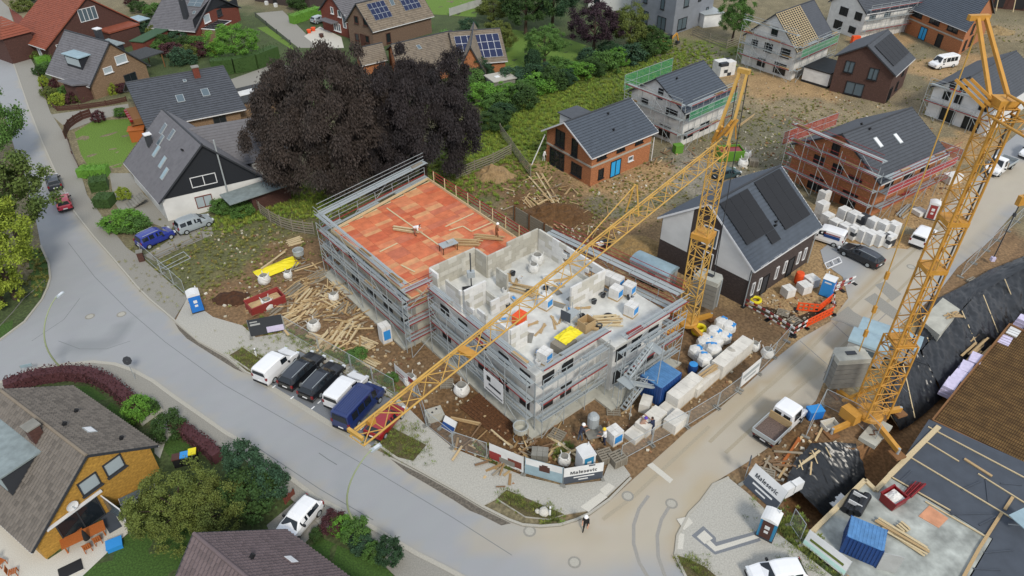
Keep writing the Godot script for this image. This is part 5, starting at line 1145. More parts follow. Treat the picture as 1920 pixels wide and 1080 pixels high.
func crane_base(o, c, ang, mt, leg):
	for k in 4:
		var d = Vector3(cos(ang + k * PI / 2), 0, -sin(ang + k * PI / 2))
		bm(o, "outrigger", mt, c + d * 0.6 + V(0, 1.1, 0), c + d * leg + V(0, 0.55, 0), 0.35, 0.45)
		rod(o, "jack", "galv", c + d * leg + V(0, 0.1, 0), c + d * leg + V(0, 0.8, 0), 0.12)
		bp(o, "foot_plate", "woodbrown", c + d * leg + V(0, 0.1, 0), V(1.0, 0.2, 1.0), ang)
	var mb = MB.new()
	mb.lathe(c, [[0.001, 1.6], [1.0, 1.6], [1.1, 1.45], [1.1, 1.15], [0.8, 0.9], [0.001, 0.9]], 16)
	mpart(o, "slewing_ring", mb, mt)
func counterweight(o, c, back: Vector3, w, hh, d):   # a stack of cast slabs with rounded outer corners
	var sx = Vector3(-back.z, 0, back.x)
	var pts = PackedVector2Array()
	for q in [[-w / 2, -d / 2], [w / 2, -d / 2], [w / 2, d * 0.2], [w * 0.36, d / 2], [-w * 0.36, d / 2], [-w / 2, d * 0.2]]:
		var p: Vector3 = c + sx * q[0] + back * q[1]
		pts.append(Vector2(p.x, p.z))
	var n = 6
	for i in n:
		var mb = MB.new()
		mb.prism(pts, 1.2 + hh * i / n, 1.2 + hh * (i + 1) / n - 0.05, true)
		mpart(o, "weight_slab", mb, "concrete" if i == n - 1 else "concretedark")
	bp(o, "hoist_slot", "darkgrey", c + V(0, 1.2 + hh, 0), V(w * 0.3, 0.06, d * 0.25), atan2(-sx.z, sx.x))
	for s in [-1, 1]: bm(o, "ballast_rod", "galv", c + sx * (s * w * 0.52) + V(0, 1.2, 0), c + sx * (s * w * 0.52) + V(0, 1.1 + hh, 0), 0.1, 0.1)
func cranes():
	var c = V(17.24, 0, -54.37)
	var jd = V(-0.611, 0, 0.792)
	var sd = V(jd.z, 0, -jd.x)
	var o = thingw("tower_crane", "yellow tower crane whose long jib reaches over the parked cars", "crane", c)
	crane_base(o, c, 0.55, "yellow", 3.4)
	lattice(o, c + V(0, 1.6, 0), c + V(0, 11.5, 0), 1.5, 1.5, sd, 1.15, "yellowpale", 0.07, 0.036)
	lattice(o, c + V(0, 11.0, 0), c + V(0, 20.2, 0), 1.15, 1.15, sd, 1.0, "yellowpale", 0.06, 0.032)
	bp(o, "mast_platform", "yellow", c + V(0, 11.3, 0), V(1.7, 0.5, 1.7), atan2(-jd.z, jd.x))
	var top = c + V(0, 20.2, 0)
	var tip = V(-7.35, 20.4, -22.75)
	lattice(o, top, tip, 1.25, 0.95, sd, 1.35, "yellowpale", 0.055, 0.028, true)
	bp(o, "jib_end", "yellowpale", tip, V(0.16, 0.2, 1.0), atan2(-jd.z, jd.x)); bp(o, "jib_pulley", "yellow", tip - jd * 1.0, V(0.35, 0.3, 0.3), atan2(-jd.z, jd.x))
	var peak = V(18.6, 25.6, -56.3)
	for s in [-1, 1]: bm(o, "peak_strut", "yellowpale", top + sd * (s * 0.6), peak + sd * (s * 0.3), 0.2, 0.24)
	bm(o, "peak_head", "yellowpale", peak - sd * 0.5, peak + sd * 0.5, 0.4, 0.35)
	for s in [-1, 1]: bm(o, "peak_brace", "yellow", top + sd * (s * 0.6) - jd * 1.6, peak.lerp(top, 0.6) + sd * (s * 0.5), 0.1, 0.1)
	var kp: Vector3 = top.lerp(tip, 0.36)
	var kt = kp + V(0, 2.3, 0)
	for s in [-1, 1]: bm(o, "jib_post", "yellowpale", kp + sd * (s * 0.5), kt + sd * (s * 0.1), 0.1, 0.1)
	rod(o, "pendant", "yellowpale", kt, top.lerp(tip, 0.56) + V(0, 0.4, 0), 0.045)
	for s in [-1, 1]: rod(o, "back_pendant", "darkgrey", peak + sd * (s * 0.4), c - jd * 4.0 + sd * (s * 0.4) + V(0, 4.2, 0), 0.04)
	counterweight(o, c - jd * 3.9, -jd, 2.5, 3.4, 1.7)
	bm(o, "trolley", "yellow", top.lerp(tip, 0.8) + sd * 0.5 - V(0, 0.5, 0), top.lerp(tip, 0.8) - sd * 0.5 - V(0, 0.5, 0), 0.5, 0.2)
	for i in 5: bp(o, "folded_link", "yellow", top + V(0.3 * (i - 2), 0.6 + 0.2 * i, -0.4 * (i % 2)), V(0.2, 1.6, 0.2), 0.4 * i, 0.5)
	# the crane by the street
	c = V(30.23, 0, -42.0)
	jd = V(0.1, 0, 0.995)
	sd = V(jd.z, 0, -jd.x)
	o = thingw("tower_crane", "orange yellow tower crane standing by the street beside the black sheeting", "crane", c)
	crane_base(o, c, 0.35, "yellow", 3.6)
	lattice(o, c + V(0, 1.6, 0), c + V(0, 9.5, 0), 1.9, 1.8, sd, 1.0, "yellow", 0.085, 0.045)
	lattice(o, c + V(0, 9.0, 0), c + V(0, 28.6, 0), 1.35, 1.3, sd, 1.25, "yellow", 0.085, 0.038)
	for y in [9.4, 16.4, 20.4]: bp(o, "mast_platform", "yellow", c + V(0, y, 0), V(1.5, 0.35, 1.5))
	rod(o, "mast_cable", "darkgrey", c + V(0.75, 2, 0.2), c + V(0.72, 28, 0.2), 0.06); rod(o, "ladder_rail", "yellowpale", c + V(-0.2, 2, 0.7), c + V(-0.2, 28, 0.7), 0.05)
	top = c + V(0, 28.8, 0)
	lattice(o, top, top + jd * 18.0 + V(0, 0.3, 0), 1.5, 1.3, sd, 1.3, "yellow", 0.085, 0.04, true)
	peak = V(30.64, 32.2, -47.9)
	for s in [-1, 1]: bm(o, "peak_strut", "yellow", top + sd * (s * 0.6) - jd * 0.4, peak + sd * (s * 0.28), 0.2, 0.24)
	bm(o, "peak_head", "yellow", peak - sd * 0.9, peak + sd * 0.5, 0.35, 0.35)
	for s in [-1, 0, 1]: bm(o, "folded_strut", "yellow", top + sd * (s * 0.5) - V(0.6, 0.3, 0), top + sd * (s * 0.5) + V(-2.4, 1.1, -1.0), 0.13, 0.16)
	bp(o, "mast_head", "yellow", top, V(1.15, 0.6, 1.15))
	rod(o, "back_pendant", "yellowpale", peak, c - jd * 4.2 + V(0.2, 4.6, 0), 0.05)
	for k in [0.72, 0.84, 0.93]: bp(o, "pendant_link", "yellow", peak.lerp(c - jd * 4.2 + V(0.2, 4.6, 0), k), V(0.25, 0.7, 0.25))
	counterweight(o, c - jd * 4.0 + V(-0.6, 0, 0), -jd, 2.9, 3.4, 1.7)
	bp(o, "drive_cabinet", "yellow", c + V(-1.7, 1.4, 0.2), V(0.9, 1.0, 1.5), 0.5)
	bm(o, "erection_strut", "yellow", c + V(-1.8, 1.4, -1.4), c + V(0.8, 4.8, -0.4), 0.22, 0.22)
	o = thingw("hook_block", "yellow crane hook block with chain hanging over the street edge", "hook", V(53.8,0,-65.95))
	var g: Vector3 = V(53.8,0,-65.95)
	bp(o, "block", "yellow", g + V(0, 8.2, 0), V(0.9, 1.1, 0.5), 0.3); rod(o, "rope", "darkgrey", g + V(0, 8.6, 0), g + V(0, 34, 0), 0.03); rod(o, "chain", "darkgrey", g + V(0, 0.9, 0), g + V(0, 7.7, 0), 0.06); bp(o, "hook", "darkgrey", g + V(0, 6.4, 0), V(0.25, 0.4, 0.25)); bp(o, "load_tag", "lilac", g + V(0, 0.7, 0), V(0.4, 0.5, 0.4))

# ---------- vehicles: lofted bodies, x forward ----------
func loft_car(o, st, mt, roofm, k):   # st rows: x, belt y, roof y, half width at belt, half width at roof
	var mb = MB.new()
	var rf = MB.new()
	var g = []
	for s in st:
		var yb: float = s[1]
		var yr: float = s[2]
		g.append([V(s[0], 0.28, s[3] * 0.94), V(s[0], 0.55, s[3]), V(s[0], yb, s[3] * 0.98), V(s[0], yr - 0.05 * float(yr > yb + 0.1), s[4]), V(s[0], yr, s[4] * 0.82), V(s[0], yr + 0.02, 0)])
	for i in st.size() - 1:
		for j in 5:
			for z in [1.0, -1.0]:
				var m = V(1, 1, z)
				var b = rf if j >= 3 and st[i][2] > st[i][1] + 0.3 and st[i + 1][2] > st[i + 1][1] + 0.3 else mb
				if z > 0: b.quad(g[i][j] * m, g[i][j + 1] * m, g[i + 1][j + 1] * m, g[i + 1][j] * m)
				else: b.quad(g[i + 1][j] * m, g[i + 1][j + 1] * m, g[i][j + 1] * m, g[i][j] * m)
	for e in [0, st.size() - 1]:
		for j in 5: mb.quad(g[e][j], g[e][j + 1], g[e][j + 1] * V(1, 1, -1), g[e][j] * V(1, 1, -1))
	mpart(o, "body", mb, mt)
	if rf.v.size() > 0: mpart(o, "roof", rf, roofm)
	return g
func side_window(o, g, i0, i1, a0, a1, mt):   # between stations i0 and i1 on both sides
	for z in [1.0, -1.0]:
		var mb = MB.new()
		var m = V(1, 1, z)
		var off = V(0, 0.0, 0.015 * z)
		var p = []
		for q in [[i0, a0, 0.1], [i0, a0, 0.88], [i1, a1, 0.88], [i1, a1, 0.1]]:
			var i = int(q[0])
			var b: Vector3 = g[i][2].lerp(g[i][3], q[2])
			var nx: int = i + (1 if q[1] > 0 else -1)
			var c: Vector3 = g[nx][2].lerp(g[nx][3], q[2])
			p.append(b.lerp(c, absf(q[1])) * m + off)
		mb.quad(p[0], p[1], p[2], p[3])
		mpart(o, "side_window", mb, mt)
func end_window(o, g, i, j, nm, mt, lo = 0.12, hi = 0.9):   # glass across between station i (low) and j (high)
	var mb = MB.new()
	var a: Vector3 = g[i][2].lerp(g[j][3], lo)
	var b: Vector3 = g[i][2].lerp(g[j][4], hi)
	var out = V(0.02 * signf(g[i][2].x - g[j][4].x + 0.0001), 0.02, 0)
	a.z *= 0.9; b.z = minf(b.z * 0.95, a.z)
	mb.quad(a + out, b + out, b * V(1, 1, -1) + out, a * V(1, 1, -1) + out)
	mpart(o, nm, mb, mt)
func wheels(o, xf, xr, w, r = 0.32):
	for x in [xf, xr]:
		for z in [-1, 1]:
			var mb = MB.new()
			mb.tube(V(x, r, z * (w - 0.2)), V(x, r, z * (w + 0.01)), r, r, 12)
			var t = mpart(o, "wheel", mb, "rubber")
			mb = MB.new()
			mb.tube(V(x, r, z * (w - 0.02)), V(x, r, z * (w + 0.02)), r * 0.62, r * 0.62, 10)
			part(t, "rim", mb.mesh(), "alu")
func lights(o, front, rear, w, yf = 0.68, yr = 0.8):
	for z in [-1, 1]:
		bp(o, "headlight", "lamp", V(front - 0.08, yf, z * (w - 0.22)), V(0.22, 0.16, 0.34)); bp(o, "tail_light", "redlamp", V(rear + 0.04, yr, z * (w - 0.13)), V(0.12, 0.3, 0.2)); bp(o, "mirror", "black", V(front - 1.55, 1.0, z * (w + 0.1)), V(0.14, 0.16, 0.2))
	bp(o, "number_plate", "whitepaint", V(rear - 0.01, 0.55, 0), V(0.03, 0.12, 0.5)); bp(o, "number_plate", "whitepaint", V(front + 0.01, 0.45, 0), V(0.03, 0.12, 0.5))
	bp(o, "bumper", "black", V(rear + 0.03, 0.36, 0), V(0.14, 0.2, w * 1.8)); bp(o, "bumper", "black", V(front - 0.04, 0.32, 0), V(0.14, 0.2, w * 1.75))
func car(kind, label, a: Vector3, b: Vector3, mt, grp, roofm = ""):   # a rear wheel line on the ground, b the front
	var d = b - a
	var nm: String = {"hatch": "parked_car", "wagon": "estate_car", "van": "delivery_van", "bus": "passenger_van", "mpv": "parked_car"}[kind]
	var o = thing(nm, label, "van" if kind in ["van", "bus"] else "car", (a + b) / 2 + V(0, 0.055 if grp == "" or true else 0.0, 0), atan2(-d.z, d.x), grp)
	if roofm == "": roofm = mt
	var st; var w; var g
	match kind:
		"hatch":
			w = 0.86
			st = [[-1.95, 0.85, 0.86, 0.72, 0.6], [-1.9, 0.95, 0.97, 0.8, 0.66], [-1.55, 0.98, 1.38, w, 0.62], [-0.8, 0.98, 1.47, w, 0.64], [0.1, 0.96, 1.46, w, 0.64], [0.45, 0.95, 1.38, w, 0.62], [1.05, 0.92, 0.95, w, 0.72], [1.75, 0.78, 0.8, 0.8, 0.62], [1.95, 0.6, 0.62, 0.66, 0.5]]
			g = loft_car(o, st, mt, roofm, 1)
			side_window(o, g, 2, 4, 0.15, -0.45, "glass"); side_window(o, g, 4, 5, -0.3, 0.12, "glass")
			end_window(o, g, 6, 5, "windscreen", "glass"); end_window(o, g, 1, 2, "rear_window", "glass"); wheels(o, 1.25, -1.25, w); lights(o, 1.95, -1.95, w)
		"wagon":
			w = 0.92
			st = [[-2.4, 0.85, 0.87, 0.78, 0.6], [-2.34, 0.98, 1.0, 0.86, 0.66], [-2.0, 1.0, 1.36, 0.9, 0.62], [-1.2, 1.0, 1.46, w, 0.66], [0.1, 0.98, 1.47, w, 0.66], [0.5, 0.97, 1.38, w, 0.64], [1.15, 0.95, 0.98, w, 0.76], [2.1, 0.82, 0.84, 0.86, 0.68], [2.38, 0.62, 0.64, 0.7, 0.54]]
			g = loft_car(o, st, mt, roofm, 1)
			side_window(o, g, 2, 3, 0.1, -0.12, "glass"); side_window(o, g, 3, 4, 0.05, -0.5, "glass"); side_window(o, g, 4, 5, -0.25, 0.12, "glass")
			end_window(o, g, 6, 5, "windscreen", "glass"); end_window(o, g, 1, 2, "rear_window", "glass"); wheels(o, 1.5, -1.4, w, 0.34); lights(o, 2.38, -2.4, w)
			for z in [-1, 1]: rod(o, "roof_rail", "alu", V(-1.9, 1.47, z * 0.58), V(0.2, 1.53, z * 0.6), 0.025)
		"mpv":
			w = 0.9
			st = [[-2.1, 0.85, 0.87, 0.76, 0.6], [-2.05, 1.0, 1.02, 0.84, 0.68], [-1.85, 1.02, 1.6, 0.88, 0.66], [-1.0, 1.02, 1.68, w, 0.68], [0.2, 1.0, 1.66, w, 0.68], [0.6, 0.99, 1.54, w, 0.66], [1.35, 0.98, 1.0, w, 0.76], [1.9, 0.85, 0.87, 0.84, 0.66], [2.12, 0.62, 0.64, 0.7, 0.54]]
			g = loft_car(o, st, mt, roofm, 1)
			side_window(o, g, 2, 3, 0.1, -0.1, "glass"); side_window(o, g, 3, 4, 0.05, -0.5, "glass"); side_window(o, g, 4, 5, -0.25, 0.12, "glass")
			end_window(o, g, 6, 5, "windscreen", "glass"); end_window(o, g, 1, 2, "rear_window", "glass"); wheels(o, 1.4, -1.3, w); lights(o, 2.12, -2.1, w, 0.7, 1.0)
			for z in [-1, 1]: rod(o, "roof_rail", "alu", V(-1.6, 1.68, z * 0.6), V(0.3, 1.7, z * 0.62), 0.025)
		"van":
			w = 0.92
			st = [[-2.2, 1.05, 1.06, 0.86, 0.78], [-2.17, 1.1, 1.75, 0.9, 0.76], [-1.9, 1.1, 1.82, w, 0.78], [0.0, 1.08, 1.84, w, 0.78], [0.5, 1.06, 1.76, w, 0.76], [1.25, 1.04, 1.08, w, 0.8], [2.0, 0.88, 0.9, 0.86, 0.7], [2.2, 0.64, 0.66, 0.74, 0.6]]
			g = loft_car(o, st, mt, roofm, 1)
			side_window(o, g, 3, 4, -0.08, 0.15, "glass"); end_window(o, g, 5, 4, "windscreen", "glass"); end_window(o, g, 0, 1, "rear_window", "glass", 0.25, 0.8); wheels(o, 1.4, -1.35, w); lights(o, 2.2, -2.2, w, 0.74, 1.0)
		"bus":
			w = 0.98
			st = [[-2.65, 1.05, 1.08, 0.92, 0.84], [-2.62, 1.15, 2.1, 0.94, 0.84], [-2.3, 1.15, 2.2, w, 0.85], [0.7, 1.14, 2.2, w, 0.85], [1.25, 1.12, 2.1, w, 0.82], [1.95, 1.1, 1.14, w, 0.86], [2.5, 0.95, 0.98, 0.92, 0.78], [2.7, 0.64, 0.66, 0.8, 0.66]]
			g = loft_car(o, st, mt, roofm, 1)
			for q in [[0.08, 0.32], [0.36, 0.62], [0.66, 0.94]]:
				for z in [1.0, -1.0]:
					var mb = MB.new()
					var x0 = lerpf(-2.3, 0.7, q[0])
					var x1 = lerpf(-2.3, 0.7, q[1])
					mb.quad(V(x0, 1.24, z * 0.985), V(x0, 1.95, z * 0.9), V(x1, 1.95, z * 0.9), V(x1, 1.24, z * 0.985))
					mpart(o, "side_window", mb, "glass")
			side_window(o, g, 3, 4, 0.12, 0.15, "glass"); end_window(o, g, 5, 4, "windscreen", "glass"); end_window(o, g, 0, 1, "rear_window", "glass", 0.2, 0.85); wheels(o, 1.6, -1.5, w, 0.34); lights(o, 2.7, -2.65, w, 0.8, 1.1)
			for i in 7: bp(o, "roof_rib", mt, V(-0.8, 2.225, -0.6 + 0.2 * i), V(3.2, 0.02, 0.05))
	return o
func pickup(label, a, b, cabm, bedm, deep, grp = "", double = true):
	var d: Vector3 = b - a
	var o = thing("flatbed_truck", label, "truck", (a + b) / 2 + V(0, 0.055, 0), atan2(-d.z, d.x), grp)
	var w = 0.98
	var st = [[-0.1 if double else 0.4, 1.15, 2.1, w, 0.84], [0.2 if double else 0.6, 1.15, 2.2, w, 0.86], [1.5, 1.14, 2.16, w, 0.84], [2.1, 1.1, 1.16, w, 0.86], [2.6, 0.92, 0.95, 0.92, 0.78], [2.8, 0.62, 0.64, 0.8, 0.66]]
	var g = loft_car(o, st, cabm, cabm, 1)
	side_window(o, g, 1, 2, 0.08, -0.1, "glass"); end_window(o, g, 3, 2, "windscreen", "glass")
	for z in [-0.42, 0.42]: bp(o, "rear_window", "glass", V(st[0][0] - 0.01, 1.6, z), V(0.04, 0.5, 0.6))
	wheels(o, 1.9, -1.6, w, 0.36); lights(o, 2.8, -2.7, w, 0.75, 0.7)
	var x1: float = st[0][0] - 0.15
	bp(o, "bed_floor", bedm, V((x1 - 2.8) / 2, 0.82, 0), V(x1 + 2.8, 0.12, 2.05))
	for z in [-1, 1]: bp(o, "side_board", "alu" if deep < 0.5 else "wood", V((x1 - 2.8) / 2, 0.88 + deep / 2, z * 1.03), V(x1 + 2.8, deep, 0.06))
	bp(o, "tail_board", "alu", V(-2.8, 0.88 + deep / 2, 0), V(0.06, deep, 2.0)); bp(o, "head_board", "wood", V(x1, 1.0 + deep / 2, 0), V(0.08, deep + 0.4, 2.0)); bp(o, "chassis", "black", V(-1.2, 0.55, 0), V(3.0, 0.25, 0.9))
	return o
func vehicles():
	var row = "cars in the parking bay"
	var dir = (V(-21.17,0,-47.41) - V(-21.68,0,-46.38)).normalized()
	for q in [["van", "white delivery van at the planted end of the parking bay", V(-21.78,0,-48.62), "paint_white"], ["wagon", "black car parked next to the white van in the bay", V(-19.27,0,-48.05), "paint_black"], ["wagon", "black estate car with silver roof rails in the bay", V(-17.16,0,-46.72), "paint_black"], ["van", "white van half hidden by the dark blue van", V(-14.69,0,-45.38), "paint_white"], ["bus", "tall dark blue passenger van in the parking bay", V(-13.21,0,-43.44), "paint_blue"], ["hatch", "red car parked under the crane jib", V(-10.75,0,-41.83), "paint_red"]]:
		var c: Vector3 = q[2]
		car(q[0], q[1], c - dir * 1.4, c + dir * 1.4, q[3], row, "paint_charcoal" if q[3] == "paint_black" else "")
	var drv = "cars of the neighbours"
	car("mpv", "white hatchback on the driveway at the lower edge", V(-16.17,0,-30.77), V(-15.32,0,-32.68), "paint_white", drv) if false else car("hatch", "white hatchback on the driveway at the lower edge", V(-15.24,0,-33.06), V(-16.29,0,-30.94), "paint_white", drv)
	car("mpv", "royal blue car standing nose in beside the left pavement", V(-42.64,0,-69.31), V(-40.79,0,-71.59), "paint_royal", drv)
	car("mpv", "silver estate car in the yard of the white house", V(-39.37,0,-72.54), V(-37.22,0,-74.48), "paint_silver", drv)
	car("hatch", "pinkish red car parked on the road beneath the left tree", V(-55.33,0,-76.74), V(-57.93,0,-80.74), "paint_pink", drv)
	car("hatch", "dark car parked before the red one beneath the left tree", V(-59.33,0,-82.13), V(-61.91,0,-85.92), "paint_charcoal", drv)
	car("hatch", "silver white car in the front yard of the red brick house", V(-41.58,0,-155.23), V(-40.32,0,-156.74), "paint_silver", drv)
	var sv = "vehicles on the site street"
	car("wagon", "black estate car standing across the site street", V(40.45,0,-65.43), V(38.32,0,-68.2), "paint_black", sv, "paint_charcoal")
	car("van", "white van with its rear towards the viewer on the site street", V(46.31,0,-68.64), V(49.98,0,-72.54), "paint_white", sv)
	var v = car("van", "white van with blue and red lettering behind the dark brick house", V(37.8,0,-69.98), V(35.6,0,-71.59), "paint_white", sv)
	for z in [-1, 1]: bp(v, "lettering_band", "bluebox", V(-0.9, 1.2, z * 0.93), V(1.8, 0.35, 0.03)); bp(v, "lettering_band", "redpaint", V(-0.9, 1.5, z * 0.9), V(1.8, 0.1, 0.03))
	car("bus", "white panel van between the brown house and the orange brick shell", V(81.51,0,-129.94), V(75.76,0,-127.73), "paint_white", sv)
	car("bus", "white van under the half battened house", V(75.35,0,-155.23), V(71.19,0,-146.66), "paint_white", sv)
	car("hatch", "dark green car behind the dark brick house", V(27.26,0,-85.62), V(30.51,0,-87.14), "paint_teal", sv)
	pickup("white flatbed pickup at the right edge of the site street", V(68.57,0,-89.65), V(65.22,0,-87.14), "paint_white", "paint_grey", 0.35, sv, false)
	car("van", "white van cut by the right edge beyond the pickup", V(75.65,0,-94.13), V(72.13,0,-91.6), "paint_white", sv)
	pickup("white double cab tipper truck with open wooden bed by the crane", V(20.75,0,-39.77), V(24.6,0,-43.25), "paint_white", "bedfloor", 0.42, sv)
	car("hatch", "white car roof at the lower edge of the right pavement", V(19.34,0,-27.81), V(17.2,0,-27.49), "paint_white", drv)

# ---------- things on the site ----------
func rot_of(a, b): return atan2(-(b.z - a.z), b.x - a.x)
func toilet(label, c, rot, mt, roofm = "white", doorm = ""):
	var o = thing("portable_toilet", label, "toilet", c, rot, "portable toilets")
	bp(o, "cabin", mt, V(0, 1.1, 0), V(1.15, 2.0, 1.15)); bp(o, "skid", "darkgrey", V(0, 0.06, 0), V(1.25, 0.12, 1.25))
	bp(o, "door", doorm if doorm != "" else mt, V(0, 1.08, 0.59), V(0.8, 1.8, 0.05)); bp(o, "door_label", "white", V(0, 1.4, 0.62), V(0.35, 0.35, 0.02)); bp(o, "door_label", "white", V(0, 0.9, 0.62), V(0.3, 0.25, 0.02))
	for z in [-1, 1]: bp(o, "side_vent", "white", V(z * 0.585, 1.8, 0), V(0.03, 0.16, 0.7))
	var mb = MB.new()
	for k in 6:
		var a0 = -0.62 + k * 1.24 / 6
		var a1 = a0 + 1.24 / 6
		var y0 = 2.1 + 0.25 * cos(a0 * 2.2)
		var y1 = 2.1 + 0.25 * cos(a1 * 2.2)
		mb.quad(V(a0, y0, 0.62), V(a0, y0, -0.62), V(a1, y1, -0.62), V(a1, y1, 0.62))
		for z in [-0.62, 0.62]: mb.quad(V(a0, 2.05, z), V(a0, y0, z), V(a1, y1, z), V(a1, 2.05, z))
	mpart(o, "roof", mb, roofm)
	rod(o, "vent_pipe", "white", V(0.4, 2.0, -0.4), V(0.4, 2.6, -0.4), 0.05)
	return o
func bag(label, c, s, fill = "soilfill"):
	var o = thing("bulk_bag", label, "bag", c, R.randf() * TAU, "white bulk bags")
	var mb = MB.new()
	var g = []
	for j in 7:
		var row = []
		for i in 16:
			var t = TAU * i / 16
			var k: float = [0.78, 0.98, 1.04, 1.03, 0.95, 0.8, 0.62][j]
			var sq = 1.0 / pow(pow(absf(cos(t)), 4) + pow(absf(sin(t)), 4), 0.25)
			var r: float = k * s * 0.5 * (0.5 + 0.5 * sq) * (1.0 + 0.12 * NF.get_noise_3d(c.x + cos(t) * 3, j * 0.7, c.z + sin(t) * 3))
			row.append(V(cos(t) * r, s * 0.95 * j / 6.0 - 0.1 * float(j == 6) * s, sin(t) * r))
		g.append(row)
	for j in 6:
		for i in 16: mb.quad(g[j][i], g[j + 1][i], g[j + 1][(i + 1) % 16], g[j][(i + 1) % 16])
	mpart(o, "sack", mb, "bag")
	mb = MB.new()
	for i in 16: mb.tri(g[6][i], V(0, s * 0.72, 0), g[6][(i + 1) % 16])
	mpart(o, "filling", mb, "concretedark")
	for i in 4:
		var p: Vector3 = g[5][i * 4 + 2]
		rod(o, "lifting_loop", "bag", p, p + V(p.x * 0.25, s * 0.22, p.z * 0.25), 0.04)
	return o
func block_stack(label, c, rot, n: Vector3i, size: Vector3, mt, wrap = "", grp = "stacks of building blocks", alt = ""):
	var o = thing("block_stack", label, "block stack", c, rot, grp)
	bp(o, "pallet", "wood", V(0, 0.07, 0), V(n.x * size.x, 0.14, n.z * size.z))
	for y in n.y:
		for x in n.x:
			for z in n.z:
				if y == n.y - 1 and alt == "step" and x == 0: continue
				bp(o, "block", mt if alt != "mix" or R.randf() < 0.7 else "darkgrey", V((x - (n.x - 1) / 2.0) * size.x, 0.14 + (y + 0.5) * size.y, (z - (n.z - 1) / 2.0) * size.z), size - V(0.02, 0.015, 0.02))
	if wrap != "": bp(o, "film_print", wrap, V(0, 0.14 + n.y * size.y * 0.5, n.z * size.z / 2 + 0.01), V(n.x * size.x * 0.7, n.y * size.y * 0.55, 0.02)); bp(o, "film_print", wrap, V(n.x * size.x / 2 + 0.01, 0.14 + n.y * size.y * 0.5, 0), V(0.02, n.y * size.y * 0.5, n.z * size.z * 0.6))
	return o
func timber(label, a: Vector3, b: Vector3, n, spread, mt = "woodpale", grp = "heaps of timber", messy = 0.12, w = 0.2):
	var o = thingw("timber_heap", label, "timber", a, grp)
	var d = b - a
	var s = V(-d.z, 0, d.x).normalized()
	for i in n:
		var k: float = (float(i % maxi(1, n / 3)) / maxi(1, n / 3) - 0.5) * spread
		var y = 0.05 + 0.06 * (i / maxi(1, n / 3)) + R.randf() * 0.05
		var j = R.randf_range(-messy, messy) * d.length()
		bm(o, "plank", mt if R.randf() < 0.75 else "wood", a + s * (k + j * 0.4) + d * R.randf_range(-0.08, 0.12) + V(0, y, 0), a + d * R.randf_range(0.8, 1.05) + s * (k - j * 0.4) + V(0, y + R.randf() * 0.06, 0), w * R.randf_range(0.6, 1.1), 0.05)
	return o
func container(label, c, rot, L, W, H, side, topm, grp = "steel containers"):
	var o = thing("steel_container", label, "container", c, rot, grp)
	bp(o, "frame", side, V(0, H / 2, 0), V(L - 0.08, H - 0.04, W - 0.08))
	var n = int(L / 0.24)
	for i in n:
		for z in [-1, 1]: bp(o, "side_rib", side, V(-L / 2 + (i + 0.5) * L / n, H / 2, z * (W / 2 - 0.03)), V(L / n * 0.5, H - 0.2, 0.07))
		bp(o, "roof_rib", topm, V(-L / 2 + (i + 0.5) * L / n, H - 0.01, 0), V(L / n * 0.55, 0.05, W - 0.1))
	var m = int(W / 0.24)
	for i in m:
		for x in [-1, 1]: bp(o, "end_rib", side, V(x * (L / 2 - 0.03), H / 2, -W / 2 + (i + 0.5) * W / m), V(0.07, H - 0.2, W / m * 0.5))
	bp(o, "roof", topm, V(0, H - 0.03, 0), V(L - 0.04, 0.05, W - 0.04))
	for x in [-1, 1]:
		for z in [-1, 1]: bp(o, "corner_post", side, V(x * (L / 2 - 0.05), H / 2, z * (W / 2 - 0.05)), V(0.12, H, 0.12))
	return o
func fence(label, pts, grp = "mesh fence panels round the site", hh = 2.0):   # one thing per panel
	var num = -1
	for k in pts.size() - 1:
		var a: Vector3 = pts[k]
		var b: Vector3 = pts[k + 1]
		var n = maxi(1, int(round((b - a).length() / 3.5)))
		for i in n:
			num += 1
			fence_panel(label + ", %s panel" % ORD[num], a.lerp(b, float(i) / n), a.lerp(b, float(i + 0.97) / n), grp, hh)
func fence_panel(label, a, b, grp, hh = 2.0):
	var o = thingw("fence_panel", label, "fence", a, grp)
	for p in [a, b]:
		rod(o, "post", "galv", p + V(0, 0.05, 0), p + V(0, hh, 0), 0.03)
		bp(o, "foot", "concretedark", p + V(0, 0.07, 0), V(0.7, 0.14, 0.24), rot_of(a, b) + PI / 2)
	for y in [0.2, hh]: rod(o, "rail", "galv", a + V(0, y, 0), b + V(0, y, 0), 0.025)
	var mb = MB.new()
	mb.quad(a + V(0, 0.2, 0), a + V(0, hh, 0), b + V(0, hh, 0), b + V(0, 0.2, 0))
	mpart(o, "mesh", mb, "meshpanel")
	return o
func lettering(o, txt, size, xf, mt):
	var tm = TextMesh.new()
	var sf = SystemFont.new()
	sf.font_names = PackedStringArray(["Droid Sans"])
	sf.font_weight = 700
	tm.font = sf; tm.text = txt; tm.font_size = 32; tm.pixel_size = size / 32.0; tm.depth = 0.01; tm.curve_step = 2.0
	var c = tm.get_aabb().get_center()
	return part(o, "lettering", tm, mt, xf * Transform3D(Basis(), V(-c.x, -c.y, 0)))
